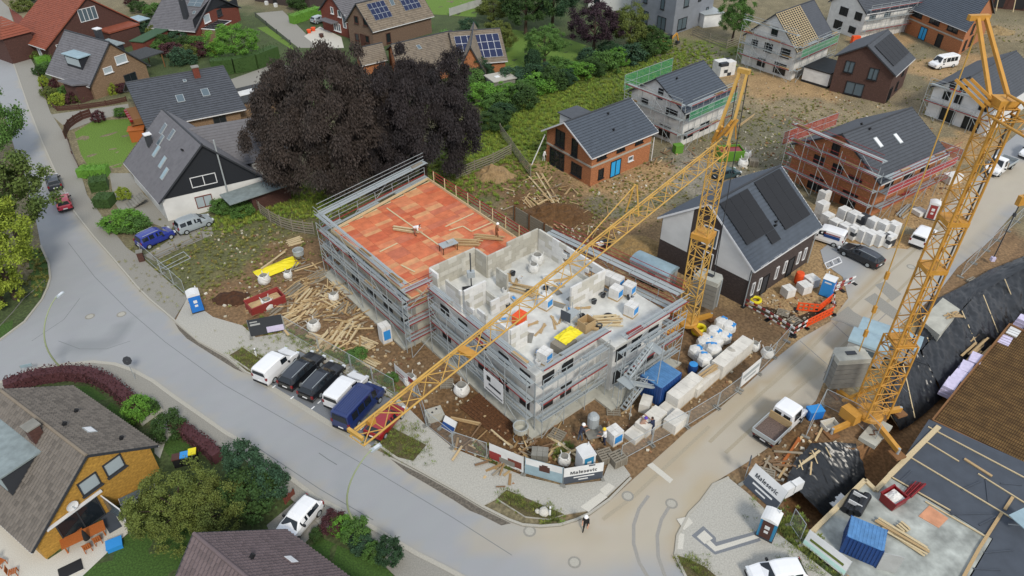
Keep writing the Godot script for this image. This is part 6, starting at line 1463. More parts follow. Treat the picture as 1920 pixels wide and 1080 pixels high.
func banner(label, a: Vector3, b: Vector3, hh, lean, grp, fields, txt = ""):
	var d = (b - a).normalized()
	var out = Vector3(-d.z, 0, d.x)
	if out.z < 0: out = -out
	var right = out.cross(Vector3.DOWN) if false else Vector3.UP.cross(out)
	var o = thingw("banner_fence", label, "banner", a, grp)
	var up = (Vector3.UP - out * lean).normalized()
	var nrm = right.cross(up)
	var t = Transform3D(Basis(right, up, nrm), (a + b) / 2)
	var L = (b - a).length()
	for p in [-L / 2, L / 2]:
		rod(o, "post", "galv", t * V(p, 0, -0.05), t * V(p, hh + 0.1, -0.05), 0.03)
		bp(o, "foot", "concretedark", (t * V(p, 0, 0)) + V(0, 0.07, 0), V(0.7, 0.14, 0.25), rot_of(a, b) + PI / 2)
	for f in fields:   # x0, x1, y0, y1 as shares, material, lift
		part(o, f[6] if f.size() > 6 else "sheet", UB, f[4], t * Transform3D(Basis.from_scale(V((f[1] - f[0]) * L, (f[3] - f[2]) * hh, 0.012)), V(((f[0] + f[1]) / 2.0 - 0.5) * L, (f[2] + f[3]) / 2.0 * hh + 0.12, f[5])))
	if txt != "": lettering(o, txt, 0.46, t * Transform3D(Basis(), V(0, hh * 0.72, 0.025)), "darkgrey")
	return o
func mound(nm, label, c, rx, rz, hh, colour, cat = "mound", mt = "soil"):
	var mb = MB.new()
	mb.col = lin(colour)
	var g = []
	for j in 9:
		var row = []
		for i in 24:
			var t = TAU * i / 24
			var k = j / 8.0
			var p = Vector3(cos(t) * rx * k, 0, sin(t) * rz * k)
			var n = NZ.get_noise_2d((c.x + p.x) * 6, (c.z + p.z) * 6)
			row.append(c + p * (1.0 + 0.25 * n * k) + V(0, hh * (pow(cos(k * PI / 2), 1.2) * (1.0 + 0.7 * n)) - 0.05 * k, 0))
		g.append(row)
	for j in 8:
		for i in 24: mb.quad(g[j][i], g[j + 1][i], g[j + 1][(i + 1) % 24], g[j][(i + 1) % 24])
	return single(nm, mb, mt, label, cat)
func barrier(label, a, b, mt, grp = "red and white barriers round the trench"):
	var o = thingw("barrier", label, "barrier", a, grp)
	var n = maxi(1, int(round((b - a).length() / 0.5)))
	if mt == "orange":
		for i in n: bm(o, "slat", "orange", a.lerp(b, (i + 0.25) / n) + V(0, 0.15, 0), a.lerp(b, (i + 0.25) / n) + V(0, 1.0, 0), 0.06, 0.2)
		for y in [0.15, 0.6, 1.0]: bm(o, "rail", "orange", a + V(0, y, 0), b + V(0, y, 0), 0.07, 0.14)
	else:
		for i in n: bm(o, "stripe", "redpaint" if i % 2 == 0 else "white", a.lerp(b, float(i) / n) + V(0, 0.95, 0), a.lerp(b, float(i + 1) / n) + V(0, 0.95, 0), 0.06, 0.22)
		for i in n: bm(o, "lower_stripe", "redpaint" if i % 2 == 0 else "white", a.lerp(b, float(i) / n) + V(0, 0.35, 0), a.lerp(b, float(i + 1) / n) + V(0, 0.35, 0), 0.05, 0.14)
	for p in [a, b]: bp(o, "foot", "rubber", p + V(0, 0.06, 0), V(0.8, 0.12, 0.35), rot_of(a, b) + PI / 2)

# people: tapered bones joined by a smooth minimum and meshed as one surface
func smin(a, b, k):
	var h = clampf(0.5 + 0.5 * (b - a) / k, 0.0, 1.0)
	return lerpf(b, a, h) - k * h * (1.0 - h)
func person(label, c, face, bones, hat = "", hatat = Vector3.ZERO):
	# bones: [a, b, ra, rb, material colour]
	var o = thing("person", label, "person", c, face, "people on the site")
	var cell = 0.045
	var lo = V(9, 9, 9)
	var hi = V(-9, -9, -9)
	for b in bones:
		var r: float = maxf(b[2], b[3]) + cell * 2
		for p in [b[0], b[1]]: lo = lo.min(p - V(r, r, r)); hi = hi.max(p + V(r, r, r))
	var nx = int((hi.x - lo.x) / cell) + 2
	var ny = int((hi.y - lo.y) / cell) + 2
	var nz = int((hi.z - lo.z) / cell) + 2
	var val = PackedFloat32Array()
	val.resize(nx * ny * nz)
	val.fill(1.0)
	var own = PackedInt32Array()
	own.resize(nx * ny * nz)
	var bd = PackedFloat32Array()
	bd.resize(nx * ny * nz)
	bd.fill(9.0)
	for bi in bones.size():
		var b = bones[bi]
		var r: float = maxf(b[2], b[3]) + cell * 3
		var l0: Vector3 = (b[0].min(b[1]) - V(r, r, r) - lo) / cell
		var h0: Vector3 = (b[0].max(b[1]) + V(r, r, r) - lo) / cell
		var ab: Vector3 = b[1] - b[0]
		var ll = maxf(ab.length_squared(), 0.0001)
		for x in range(maxi(0, int(l0.x)), mini(nx, int(h0.x) + 1)):
			for y in range(maxi(0, int(l0.y)), mini(ny, int(h0.y) + 1)):
				for z in range(maxi(0, int(l0.z)), mini(nz, int(h0.z) + 1)):
					var p = lo + Vector3(x, y, z) * cell
					var t = clampf((p - b[0]).dot(ab) / ll, 0.0, 1.0)
					var d: float = (p - b[0] - ab * t).length() - lerpf(b[2], b[3], t)
					var i = (x * ny + y) * nz + z
					if d < bd[i]: bd[i] = d; own[i] = bi
					val[i] = smin(val[i], d, 0.05)
	var vid = {}
	var vp = []
	var vc = []
	for x in nx - 1:
		for y in ny - 1:
			for z in nz - 1:
				var s = 0
				var acc = Vector3.ZERO
				var cnt = 0
				var f = []
				for q in 8:
					var i = ((x + (q & 1)) * ny + y + ((q >> 1) & 1)) * nz + z + (q >> 2)
					f.append(val[i])
					if val[i] < 0: s += 1
				if s == 0 or s == 8: continue
				for e in [[0, 1], [2, 3], [4, 5], [6, 7], [0, 2], [1, 3], [4, 6], [5, 7], [0, 4], [1, 5], [2, 6], [3, 7]]:
					var fa: float = f[e[0]]
					var fb: float = f[e[1]]
					if (fa < 0) != (fb < 0):
						var t = fa / (fa - fb)
						var pa = Vector3(e[0] & 1, (e[0] >> 1) & 1, e[0] >> 2)
						var pb = Vector3(e[1] & 1, (e[1] >> 1) & 1, e[1] >> 2)
						acc += pa.lerp(pb, t); cnt += 1
				vid[(x * ny + y) * nz + z] = vp.size()
				vp.append(lo + (Vector3(x, y, z) + acc / cnt) * cell)
				vc.append(lin(bones[own[(x * ny + y) * nz + z]][4]))
	var mb = MB.new()
	for x in range(1, nx - 1):
		for y in range(1, ny - 1):
			for z in range(1, nz - 1):
				var i = (x * ny + y) * nz + z
				for ax in 3:
					var j: int = i + [ny * nz, nz, 1][ax]
					if (val[i] < 0) == (val[j] < 0): continue
					var u: int = [nz, 1, ny * nz][ax]
					var w: int = [1, ny * nz, nz][ax]
					var q = [vid.get(i - u - w, -1), vid.get(i - w, -1), vid.get(i, -1), vid.get(i - u, -1)]
					if q.min() < 0: continue
					mb.col = vc[q[2]]
					if val[i] < 0: mb.quad(vp[q[0]], vp[q[3]], vp[q[2]], vp[q[1]])
					else: mb.quad(vp[q[0]], vp[q[1]], vp[q[2]], vp[q[3]])
	mpart(o, "body", mb, "figure")
	if hat != "":
		mb = MB.new()
		mb.lathe(hatat, [[0.17, -0.01], [0.15, 0.0], [0.14, 0.07], [0.09, 0.13], [0.001, 0.15]], 12)
		mpart(o, "helmet", mb, hat)
	return o
func figure(label, c, face, top, trousers, hat, lean = 0.0, stride = 0.15, arm = 0.3, hair = "3a2a20", sleeves = ""):
	var hip = V(0, 0.92, 0)
	var ch = hip + V(sin(lean) * 0.5, cos(lean) * 0.5, 0)
	var hd = ch + V(sin(lean) * 0.27 + 0.03, cos(lean) * 0.27, 0)
	var sk = "b98a70"
	if sleeves == "": sleeves = top
	var bn = [[hip + V(0, 0.05, 0), ch, 0.15, 0.17, top], [ch + V(0, 0, -0.14), ch + V(0, 0, 0.14), 0.1, 0.1, top], [ch, hd, 0.07, 0.06, sk], [hd, hd + V(0.02, 0.08, 0), 0.1, 0.105, sk], [hd + V(-0.03, 0.09, 0), hd + V(-0.02, 0.12, 0), 0.1, 0.1, hair], [hd + V(0.1, 0.01, 0), hd + V(0.12, 0.0, 0), 0.02, 0.015, sk]]
	for s in [-1, 1]:
		var kn = V(stride * s * 0.6 + 0.06, 0.48, s * 0.11)
		var an = V(stride * s, 0.09, s * 0.12)
		bn += [[hip + V(0, 0, s * 0.09), kn, 0.1, 0.075, trousers], [kn, an, 0.07, 0.05, trousers], [an, an + V(0.16, -0.04, 0), 0.05, 0.045, "1c1a19"]]
		var el = ch + V(arm * 0.3 - stride * s * 0.3, -0.28, s * 0.24)
		var wr = el + V(arm * 0.8, -0.2 + arm * 0.4, -s * 0.02)
		bn += [[ch + V(0, 0.0, s * 0.18), el, 0.065, 0.055, sleeves], [el, wr, 0.05, 0.04, sk], [wr, wr + V(0.07, -0.05, 0), 0.04, 0.035, sk]]
		for f in 4: bn.append([wr + V(0.08, -0.05, (f - 1.5) * 0.025), wr + V(0.15, -0.1 - 0.01 * f, (f - 1.5) * 0.028), 0.014, 0.012, sk])
		bn.append([wr + V(0.04, -0.02, -s * 0.03), wr + V(0.1, -0.05, -s * 0.06), 0.015, 0.013, sk])
	return person(label, c, face, bn, hat, hd + V(0.01, 0.12, 0))

func site_things():
	mat("figure", "ffffff", 0.85, "", 0.1, 0, true)
	# people
	figure("person in black shorts and white cap walking over the street corner", V(5.44,0.05,-31.63), -1.9, "17171a", "17171a", "hatwhite", 0.25, 0.22, 0.2)
	figure("person in white helmet and dark vest working by the mixer stand", V(5.66,0,-40.18), 0.6, "2b2f40", "56606f", "hatwhite", 0.35, 0.12, 0.5)
	figure("person in yellow helmet and white shirt carrying a spirit level", V(7.67,0,-39.77), 2.8, "d8d8d8", "262b45", "hatyellow", 0.1, 0.12, 0.4)
	figure("person in purple helmet kneeling over a block", V(10.68,0,-40.99), 0.4, "a08070", "3a3a44", "hatpurple", 0.7, 0.1, 0.6)
	figure("person in navy overalls pushing against the tall block stack", V(11.8,0,-40.94), 2.3, "262b45", "262b45", "", 0.2, 0.12, 0.9)
	figure("person in white shirt bending over planks on the orange deck", V(-10.12,5.75,-62.95), -0.4, "e2e2e2", "8c5a48", "", 1.1, 0.12, 0.5)
	figure("person in brown work clothes and white helmet at the deck's back edge", V(-1.6,5.75,-62.24), 0.4, "7d5236", "7d5236", "hatwhite", 0.15, 0.1, 0.3)
	figure("person in white working beside the orange brick shell", V(4.43,0,-91.11), 0.4, "d8d8d8", "c8c8c8", "", 0.3, 0.1, 0.3)
	# toilets and small cabins
	toilet("blue portable toilet with white roof on the left pavement", V(-32.36,0.12,-57.62), 0.5, "bluepot"); toilet("white and teal portable toilet behind the front banners", V(5.82,0,-37.23), 0.4, "white", "white", "teal")
	toilet("red portable toilet with white roof beside the site street", V(51.65,0,-75.98), -0.5, "white", "white", "redpaint"); toilet("brown fronted toilet cabin at the right pavement's edge", V(18.65,0.12,-31.22), -0.6, "teal", "white", "brownpanel")
	container("blue storage container at the foot of the scaffold stairs", V(13.13,0,-45.78), 0.75, 2.9, 2.3, 2.3, "bluebox", "bluetop"); var cb = container("blue container with dented pale roof on the concrete slab", V(25.33,-0.5,-30.31), -0.52, 2.5, 2.0, 2.0, "bluebox", "bluetop")
	bp(cb, "open_door", "greypanel", V(1.9, 1.0, 0.9), V(1.3, 1.9, 0.05), 0.25)
	for q in [["curved blue roofed site trailer behind the white shell", V(15.21,0,-62.71), -0.72, 4.6, 2.2], ["blue roofed site trailer behind the crane counterweight", V(33.31,0,-50.3), -0.6, 3.2, 2.2], ["longer blue roofed site trailer hidden by the crane mast", V(35.56,0,-51.2), -0.6, 5.2, 2.3]]:
		var o = thing("site_trailer", q[0], "trailer", q[1], q[2], "site trailers")
		bp(o, "wall", "greypanel", V(0, 1.3, 0), V(q[3], 1.9, q[4])); bp(o, "chassis", "darkgrey", V(0, 0.32, 0), V(q[3], 0.15, 1.4)); bp(o, "drawbar", "darkgrey", V(q[3] / 2 + 0.6, 0.35, 0), V(1.3, 0.1, 0.12)); bp(o, "door", "concretedark", V(q[3] / 2 + 0.02, 1.25, 0), V(0.04, 1.7, 0.8)); bp(o, "window", "paleglass", V(0.4, 1.6, q[4] / 2 + 0.01), V(0.9, 0.6, 0.04))
		var mb = MB.new()
		for k in 8:
			var t0 = PI * k / 8
			var t1 = PI * (k + 1) / 8
			var z0: float = -cos(t0) * (q[4] / 2 + 0.1)
			var z1: float = -cos(t1) * (q[4] / 2 + 0.1)
			mb.quad(V(-q[3] / 2 - 0.1, 2.2 + 0.5 * sin(t0), z0), V(q[3] / 2 + 0.1, 2.2 + 0.5 * sin(t0), z0), V(q[3] / 2 + 0.1, 2.2 + 0.5 * sin(t1), z1), V(-q[3] / 2 - 0.1, 2.2 + 0.5 * sin(t1), z1))
			for x in [-1, 1]: mb.tri(V(x * (q[3] / 2 + 0.1), 2.2, 0), V(x * (q[3] / 2 + 0.1), 2.2 + 0.5 * sin(t0), z0), V(x * (q[3] / 2 + 0.1), 2.2 + 0.5 * sin(t1), z1))
		mpart(o, "roof", mb, "paleblue")
		for x in [-1, 1]:
			for z in [-1, 1]: rod(o, "wheel", "rubber", V(x * q[3] * 0.15, 0.3, z * (q[4] / 2 - 0.35)), V(x * q[3] * 0.15, 0.3, z * (q[4] / 2 - 0.1)), 0.3)
	# banners and fences along the pavement
	var bg = "printed banners on fence panels"
	banner("red and white picture banner at the site's front fence", V(-1.82,0,-38.15), V(0.89,0,-36.75), 1.9, 0.0, bg, [[0, 1, 0, 1, "white", 0.0], [0.0, 0.35, 0.05, 0.55, "redpaint", 0.012, "print"], [0.3, 0.75, 0.1, 0.4, "concretedark", 0.014, "print"], [0.55, 0.95, 0.15, 0.55, "brick_red", 0.01, "print"]])
	var b2 = banner("pale blue banner with a dark house emblem", V(1.02,0,-36.7), V(3.94,0,-35.71), 1.9, 0.0, bg, [[0, 1, 0, 1, "paleblue", 0.0], [0.02, 0.98, 0.6, 0.98, "white", 0.01, "print"], [0.38, 0.66, 0.42, 0.75, "brownpanel", 0.02, "print"], [0.45, 0.6, 0.75, 0.83, "brownpanel", 0.02, "print"]])
	banner("white and slate blue banner with large dark lettering beside the white toilet", V(4.02,0,-35.61), V(7.13,0,-36.23), 1.9, 0.0, bg, [[0, 1, 0.45, 1, "white", 0.0], [0, 1, 0, 0.45, "membrane", 0.0], [0.25, 0.78, 0.3, 0.36, "white", 0.012, "print"], [0.38, 0.62, 0.14, 0.2, "white", 0.012, "print"], [0.62, 0.78, 0.9, 0.98, "membrane", 0.012, "print"]], "Malesevic")
	banner("leaning white and slate blue banner with dark lettering on the right pavement", V(18.06,0,-35.71), V(19.76,0,-33.06), 2.0, 0.55, bg, [[0, 1, 0.45, 1, "white", 0.0], [0, 1, 0, 0.45, "membrane", 0.0], [0.2, 0.8, 0.28, 0.35, "white", 0.012, "print"], [0.35, 0.65, 0.12, 0.18, "white", 0.012, "print"]], "Malesevic")
	banner("mint green and white banner along the lower concrete slab", V(21.01,0,-30.33), V(23.06,0,-27.81), 1.4, 0.3, bg, [[0, 1, 0, 1, "white", 0.0], [0, 1, 0.08, 0.32, "mint", 0.012, "print"], [0.1, 0.9, 0.45, 0.6, "leaf_olive", 0.014, "print"]])
	banner("white banner stand at the street edge by the block stacks", V(20.55,0,-46.11), V(22.74,0,-48.12), 1.9, 0.05, bg, [[0, 1, 0.1, 1, "white", 0.0], [0.05, 0.95, 0.55, 0.75, "galv", 0.012, "print"], [0.2, 0.8, 0.3, 0.42, "galv", 0.012, "print"]])
	banner("dark navy banner at the left end of the site fence", V(-25.57,0.12,-53.17), V(-22.52,0.12,-54.14), 1.9, 0.1, bg, [[0, 1, 0, 1, "darkgrey", 0.0], [0.5, 1, 0.05, 0.4, "lilac", 0.012, "print"], [0.06, 0.35, 0.62, 0.72, "greypanel", 0.012, "print"], [0.06, 0.28, 0.8, 0.86, "greypanel", 0.012, "print"]])
	banner("white banner with red lines behind the parked red car", V(-10.71,0,-47.83), V(-8.66,0,-45.64), 1.5, 0.0, bg, [[0, 1, 0, 1, "white", 0.0], [0.05, 0.95, 0.3, 0.36, "redpaint", 0.012, "print"], [0.05, 0.95, 0.5, 0.56, "redpaint", 0.012, "print"], [0.7, 1.0, 0.6, 0.95, "redpaint", 0.014, "print"]])
	banner("small white and blue board lying by the concrete sewer cover", V(-6.08,0,-41.53), V(-5.03,0,-40.76), 1.1, 0.7, bg, [[0, 1, 0, 1, "white", 0.0], [0, 1, 0.05, 0.5, "bluebox", 0.012, "print"]])
	fence("grey mesh fence panel along the pavement before the timber heaps", [V(-22.45,0,-54.2),V(-18.42,0,-51.2),V(-14.9,0,-48.69),V(-10.39,0,-45.38)])
	fence("grey mesh fence panel between the red car and the picture banner", [V(-8.49,0,-45.38),V(-7.28,0,-41.71),V(-4.85,0,-39.37),V(-1.95,0,-38.15)])
	fence("grey mesh fence panel beside the block wall on the street", [V(8.78,0,-37.93),V(11.61,0,-39.72),V(14.92,0,-41.71),V(18.01,0,-43.88),V(20.38,0,-45.84)])
	fence("grey mesh fence panel between the white banner stand and the trench", [V(22.77,0,-48.26),V(24.85,0,-50.45),V(26.88,0,-52.76)])
	fence("grey mesh fence panel on the left plot near the blue car", [V(-42.07,0,-67.33),V(-38.48,0,-63.9),V(-34.43,0,-60.04)])
	fence("low fence panel beside the toilet cabin on the right", [V(20.63,0,-31.98),V(20.99,0,-30.64)])
	fence("grey mesh fence panel beside the tipper truck and crane", [V(24.63,0,-40.52),V(27.25,0,-44.2),V(29.35,0,-42.32),V(30.22,0,-39.94)], "mesh fence panels round the crane")
	fence("grey mesh fence panel at the street edge by the hook chain", [V(49.1,0,-63.4),V(54.81,0,-68.64),V(64.24,0,-77)], "mesh fence panels on the far bank")
	# block stacks along the street
	var k1 = (V(21.94,0,-51.97) - V(10.83,0,-41.11)).normalized()
	var ra = atan2(-k1.z, k1.x)
	for q in [["tall white block stack farthest along the street", V(21.36,0,-50.3), 3, 3, 1], ["white block stack next to the bags of insulation", V(19.66,0,-48.69), 3, 3, 1], ["long low white block row with planks on top", V(17.61,0,-47), 5, 2, 1], ["tall white block stack in the middle of the street row", V(15.18,0,-44.98), 4, 3, 1], ["low white blocks between the tall stacks", V(13.19,0,-43.06), 4, 1, 1], ["white block stack that a person pushes against", V(11.74,0,-41.71), 3, 2, 1], ["single white block pair at the fence on the street", V(13.87,0,-41.71), 2, 2, 1], ["white block pile by the kneeling person", V(10.41,0,-40.64), 2, 1, 1]]:
		block_stack(q[0], q[1], ra, Vector3i(q[2], q[3], q[4]), V(0.95, 0.52, 1.25), "ytong", "", "white block stacks along the street")
	block_stack("white block pair on timber skids before the container", V(11.63,0,-43.75), ra + 0.4, Vector3i(2, 2, 1), V(0.7, 0.5, 0.9), "ytong", "", "white block stacks along the street")
	timber("pair of timber skids before the blue container", V(9.78,0,-42.81), V(11.14,0,-43.88), 3, 0.8, "wood", "heaps of timber", 0.01, 0.12); timber("planks lying on the long white block row", V(16.73,1.3,-46.07), V(18.64,1.3,-47.59), 6, 0.6, "wood")
	var wn = 0
	for p in [V(17.42,0,-50.6),V(18.45,0,-51.82),V(17.76,0,-50),V(18.76,0,-50.9),V(19.62,0,-51.97),V(18.77,0,-52.36),V(20.2,0,-53.39),V(20.63,0,-52.76),V(19.62,0,-52.91),V(20.65,0,-54.2),V(18.98,0,-50.3),V(21.17,0,-53.71),V(17.84,0,-48.98)]:
		wn += 1
		var o = thing("insulation_pack", "white and blue wrapped insulation pack in the heap by the crane foot", "insulation pack", p, R.randf() * 3, "wrapped insulation packs by the crane foot")
		var mb = MB.new()
		mb.lathe(Vector3.ZERO, [[0.6, 0.05], [0.74, 0.2], [0.76, 0.7], [0.66, 0.95], [0.3, 1.05], [0.001, 1.06]], 7)
		mpart(o, "wrapping", mb, "bag"); bp(o, "blue_print", "bluewrap", V(0.28, 0.75, 0.3), V(0.55, 0.55, 0.4), 0.6)
		o.position.y = 0.0 if wn < 9 else 0.5
	# bags
	for q in [["white bulk bag on the street side of the insulation heap", V(23.28,0,-51.59), 1.0], ["open white bulk bag nearest the trench barrier", V(24.23,0,-50.6), 1.1], ["white bulk bag on the mud before the scaffold", V(-4.5,0,-45.64), 1.3], ["white bulk bag behind the parking pavement", V(-19.67,0,-54.53), 1.2], ["white bulk bag near the front banners", V(4.23,0,-37.82), 1.0], ["round white bag in the timber heap", V(-18.67,0,-59.39), 1.0], ["white bag on the left timber heap", V(-25.25,0,-58.04), 1.3], ["white bag beside the yellow tarp on the left", V(-24.49,0,-63.4), 0.9], ["white bag among the far rubbish left of the deck", V(-26.79,0,-62.41), 1.2], ["white bag by the green skip", V(33.15,0,-92.27), 1.3], ["second white bag by the green skip", V(32.02,0,-89.65), 1.3], ["white bag behind the parked red car", V(-9.23,0,-46.86), 1.2], ["white bag on the upper floor of the shell", S(12.0, 10.6), 1.2], ["white bag beside the wall on the upper floor", S(11.2, 9.4), 1.0]]: bag(q[0], q[1], q[2])
	# pallets of grey and white blocks by the red scaffolded house
	var pn = 0
	for q in [[1547,424], [1562,436], [1580,444], [1596,448], [1612,452], [1628,458], [1644,460], [1662,462], [1536,408], [1576,420], [1594,428], [1612,434], [1630,440], [1650,446], [1668,448], [1540,384]]:
		pn += 1
		var gp = P2([0, 0])
		block_stack("shrink wrapped white block pallet, %s of the %s row before the red scaffold" % [ORD[(pn - 1) % 8], "street side" if pn < 9 else "house side"], pix_ground(q[0], q[1]), 0.55, Vector3i(2, 3 if pn < 9 else 4, 2), V(0.6, 0.5, 0.55), "block", "", "wrapped block pallets before the red scaffold", "mix" if pn % 4 == 0 else "")
	block_stack("white and black wrapped pallets behind the slate roofed shell", V(37.63,0,-125.04), 0.4, Vector3i(4, 4, 3), V(0.8, 0.6, 0.8), "block", "", "stacks of building blocks", "mix")
	block_stack("white wrapped stack beyond the red scaffold's far corner", V(58.67,0,-85.03), 0.3, Vector3i(3, 2, 2), V(0.7, 0.55, 0.7), "block"); block_stack("low white stack beside the red toilet", V(50.61,0,-76.74), 0.4, Vector3i(2, 1, 2), V(0.7, 0.5, 0.7), "bag"); block_stack("orange crates by the white van under the half battened house", V(67.67,0,-142.01), 0.2, Vector3i(2, 2, 1), V(0.8, 0.7, 0.8), "orange"); timber("grey scaffold parts piled by the red scaffold's corner", V(48.02,0,-75.98), V(50.77,0,-78.57), 12, 1.2, "galv")
	# things on the upper floor of the shell
	for q in [[5.2, 13.4], [4.2, 13.6], [2.8, 13.7], [3.2, 12.4], [6.3, 6.5], [1.0, 1.6], [0.6, 11.6]]:
		pn += 1
		block_stack("white block pallet with blue film print on the white upper floor", S(q[0], q[1]), 0.9, Vector3i(2, 3, 2), V(0.5, 0.36, 0.5), "block", "bluewrap", "block pallets on the upper floor")
	block_stack("blue printed white block pack standing before the scaffold", V(-12.29,0,-52.76), 0.6, Vector3i(2, 5, 2), V(0.5, 0.4, 0.5), "block", "bluewrap"); block_stack("blue printed block pack beside the person in the yellow helmet", V(8.46,0,-40.06), 0.6, Vector3i(2, 4, 2), V(0.55, 0.34, 0.55), "block", "bluewrap")
	block_stack("grey pallet of concrete blocks behind the pale blue banner", V(2.25,0,-38.15), -0.1, Vector3i(3, 3, 2), V(0.45, 0.3, 0.5), "concretedark"); block_stack("orange crate pile on the white floor", S(6.2, 3.3), 0.9, Vector3i(3, 3, 2), V(0.4, 0.28, 0.4), "orange")
	timber("timber stack in the middle of the white floor", S(1.8, 8.2), S(0.2, 10.2), 14, 1.6); timber("loose battens on the white floor", S(2.4, 6.4), S(0.6, 8.0), 8, 1.2); timber("planks beside the table on the orange deck", S(20.2, 6.0), S(18.0, 8.4), 9, 1.4, "wood"); timber("stacked boards along the back edge of the orange deck", S(19.4, 8.6), S(17.2, 10.6), 8, 0.9, "wood")
	timber("pale boards beside the person on the orange deck", S(26.4, 3.0), S(24.0, 4.6), 6, 0.8, "woodpale", "heaps of timber", 0.01); timber("battens on the upper floor behind the jib", S(10.5, 5.8), S(7.8, 7.0), 10, 1.4)
	var cl = [["bucket", "grey mortar bucket", "darkgrey"], ["bucket", "white mortar bucket", "white"], ["cement_sack", "pale cement sack", "kerb"], ["plank", "short loose plank", "wood"], ["formwork_sheet", "grey formwork sheet", "concretedark"]]
	for i in 46:
		var q = cl[i % 5]
		var sa: float = R.randf_range(0.9, 12.4)
		var sb: float = R.randf_range(0.9, 11.6 if sa > 4.4 else 13.8)
		if sa > 9.4 and sb < 5.0: continue
		var o = thing(q[0], q[1] + " lying about on the white upper floor", q[0].replace("_", " "), S(sa, sb), R.randf() * TAU, "loose gear on the white upper floor")
		match i % 5:
			0, 1:
				var m2 = MB.new(); m2.lathe(Vector3.ZERO, [[0.2, 0], [0.27, 0.42], [0.23, 0.42], [0.18, 0.1], [0.001, 0.1]], 10); mpart(o, "pail", m2, q[2]); rod(o, "handle", "galv", V(-0.26, 0.42, 0), V(0.26, 0.44, 0.1), 0.015)
			2: bp(o, "sack", q[2], V(0, 0.1, 0), V(0.75, 0.18, 0.45)); bp(o, "print", "bluewrap", V(0, 0.195, 0), V(0.4, 0.01, 0.25))
			3: bp(o, "board", q[2], V(0, 0.04, 0), V(1.8, 0.05, 0.2)); bp(o, "second_board", q[2], V(0.3, 0.09, 0.05), V(1.4, 0.04, 0.18), 0.3)
			4: bp(o, "sheet", q[2], V(0, 0.03, 0), V(1.3, 0.04, 0.6)); bp(o, "edge", "wood", V(0, 0.06, 0.28), V(1.3, 0.05, 0.06))
	var t = thing("work_table", "grey work table with saw on the orange deck", "table", S(19.4, 5.2), 0.6)
	bp(t, "top", "galv", V(0, 0.85, 0), V(1.8, 0.06, 1.0)); bp(t, "saw", "greypanel", V(0.2, 1.0, 0), V(0.6, 0.25, 0.4))
	for x in [-0.8, 0.8]:
		for z in [-0.4, 0.4]: bp(t, "leg", "rust", V(x, 0.42, z), V(0.07, 0.84, 0.07))
	t = thing("tarpaulin_heap", "yellow tarp crumpled over a timber box on the white floor", "tarp", S(1.2, 4.2), 0.8)
	bp(t, "box", "woodgrey", V(-0.3, 0.4, 0), V(1.8, 0.8, 1.4)); var hm = MB.new()
	crumple(hm, V(0.5, 0.85, -0.2), 1.1, 0.7, 0.5)
	mpart(t, "sheet", hm, "yellowbright")
	t = thing("tool_trolley", "galvanised gate frame with table on the white floor", "frame", S(3.4, 6.6), 0.9)
	bp(t, "table", "galv", V(0.4, 0.7, 0), V(1.6, 0.05, 0.9))
	for x in [-0.4, 1.2]:
		for z in [-0.45, 0.45]: rod(t, "leg", "galv", V(x, 0, z), V(x, 1.3, z), 0.03)
	bp(t, "panel", "membrane", V(-0.5, 1.0, 0), V(0.05, 1.0, 1.0))
	t = thing("formwork_prop", "black adjustable prop with motor standing in the stairwell room", "prop", S(12.6, 2.9), 0.2)
	rod(t, "pole", "darkgrey", V(0, 0, 0), V(0, 4.2, 0), 0.06); bp(t, "motor", "galv", V(0, 1.9, 0), V(0.7, 0.6, 0.5)); bp(t, "base", "black", V(0, 0.1, 0), V(1.6, 0.2, 1.0))
	t = thing("crate", "timber crate standing on the white floor", "crate", S(1.8, 7.2), 0.7)
	for z in [-0.5, 0.5]: bp(t, "side", "wood", V(0, 0.5, z), V(1.2, 1.0, 0.05)); bp(t, "end", "wood", V(z * 1.2, 0.5, 0), V(0.05, 1.0, 1.0))
	t = thing("wire_spool", "coil of black cable on the white floor", "cable", S(1.6, 9.8), 0.0)
	ring(t, "coil", V(0, 0.12, 0), 0.35, 0.12, "black")
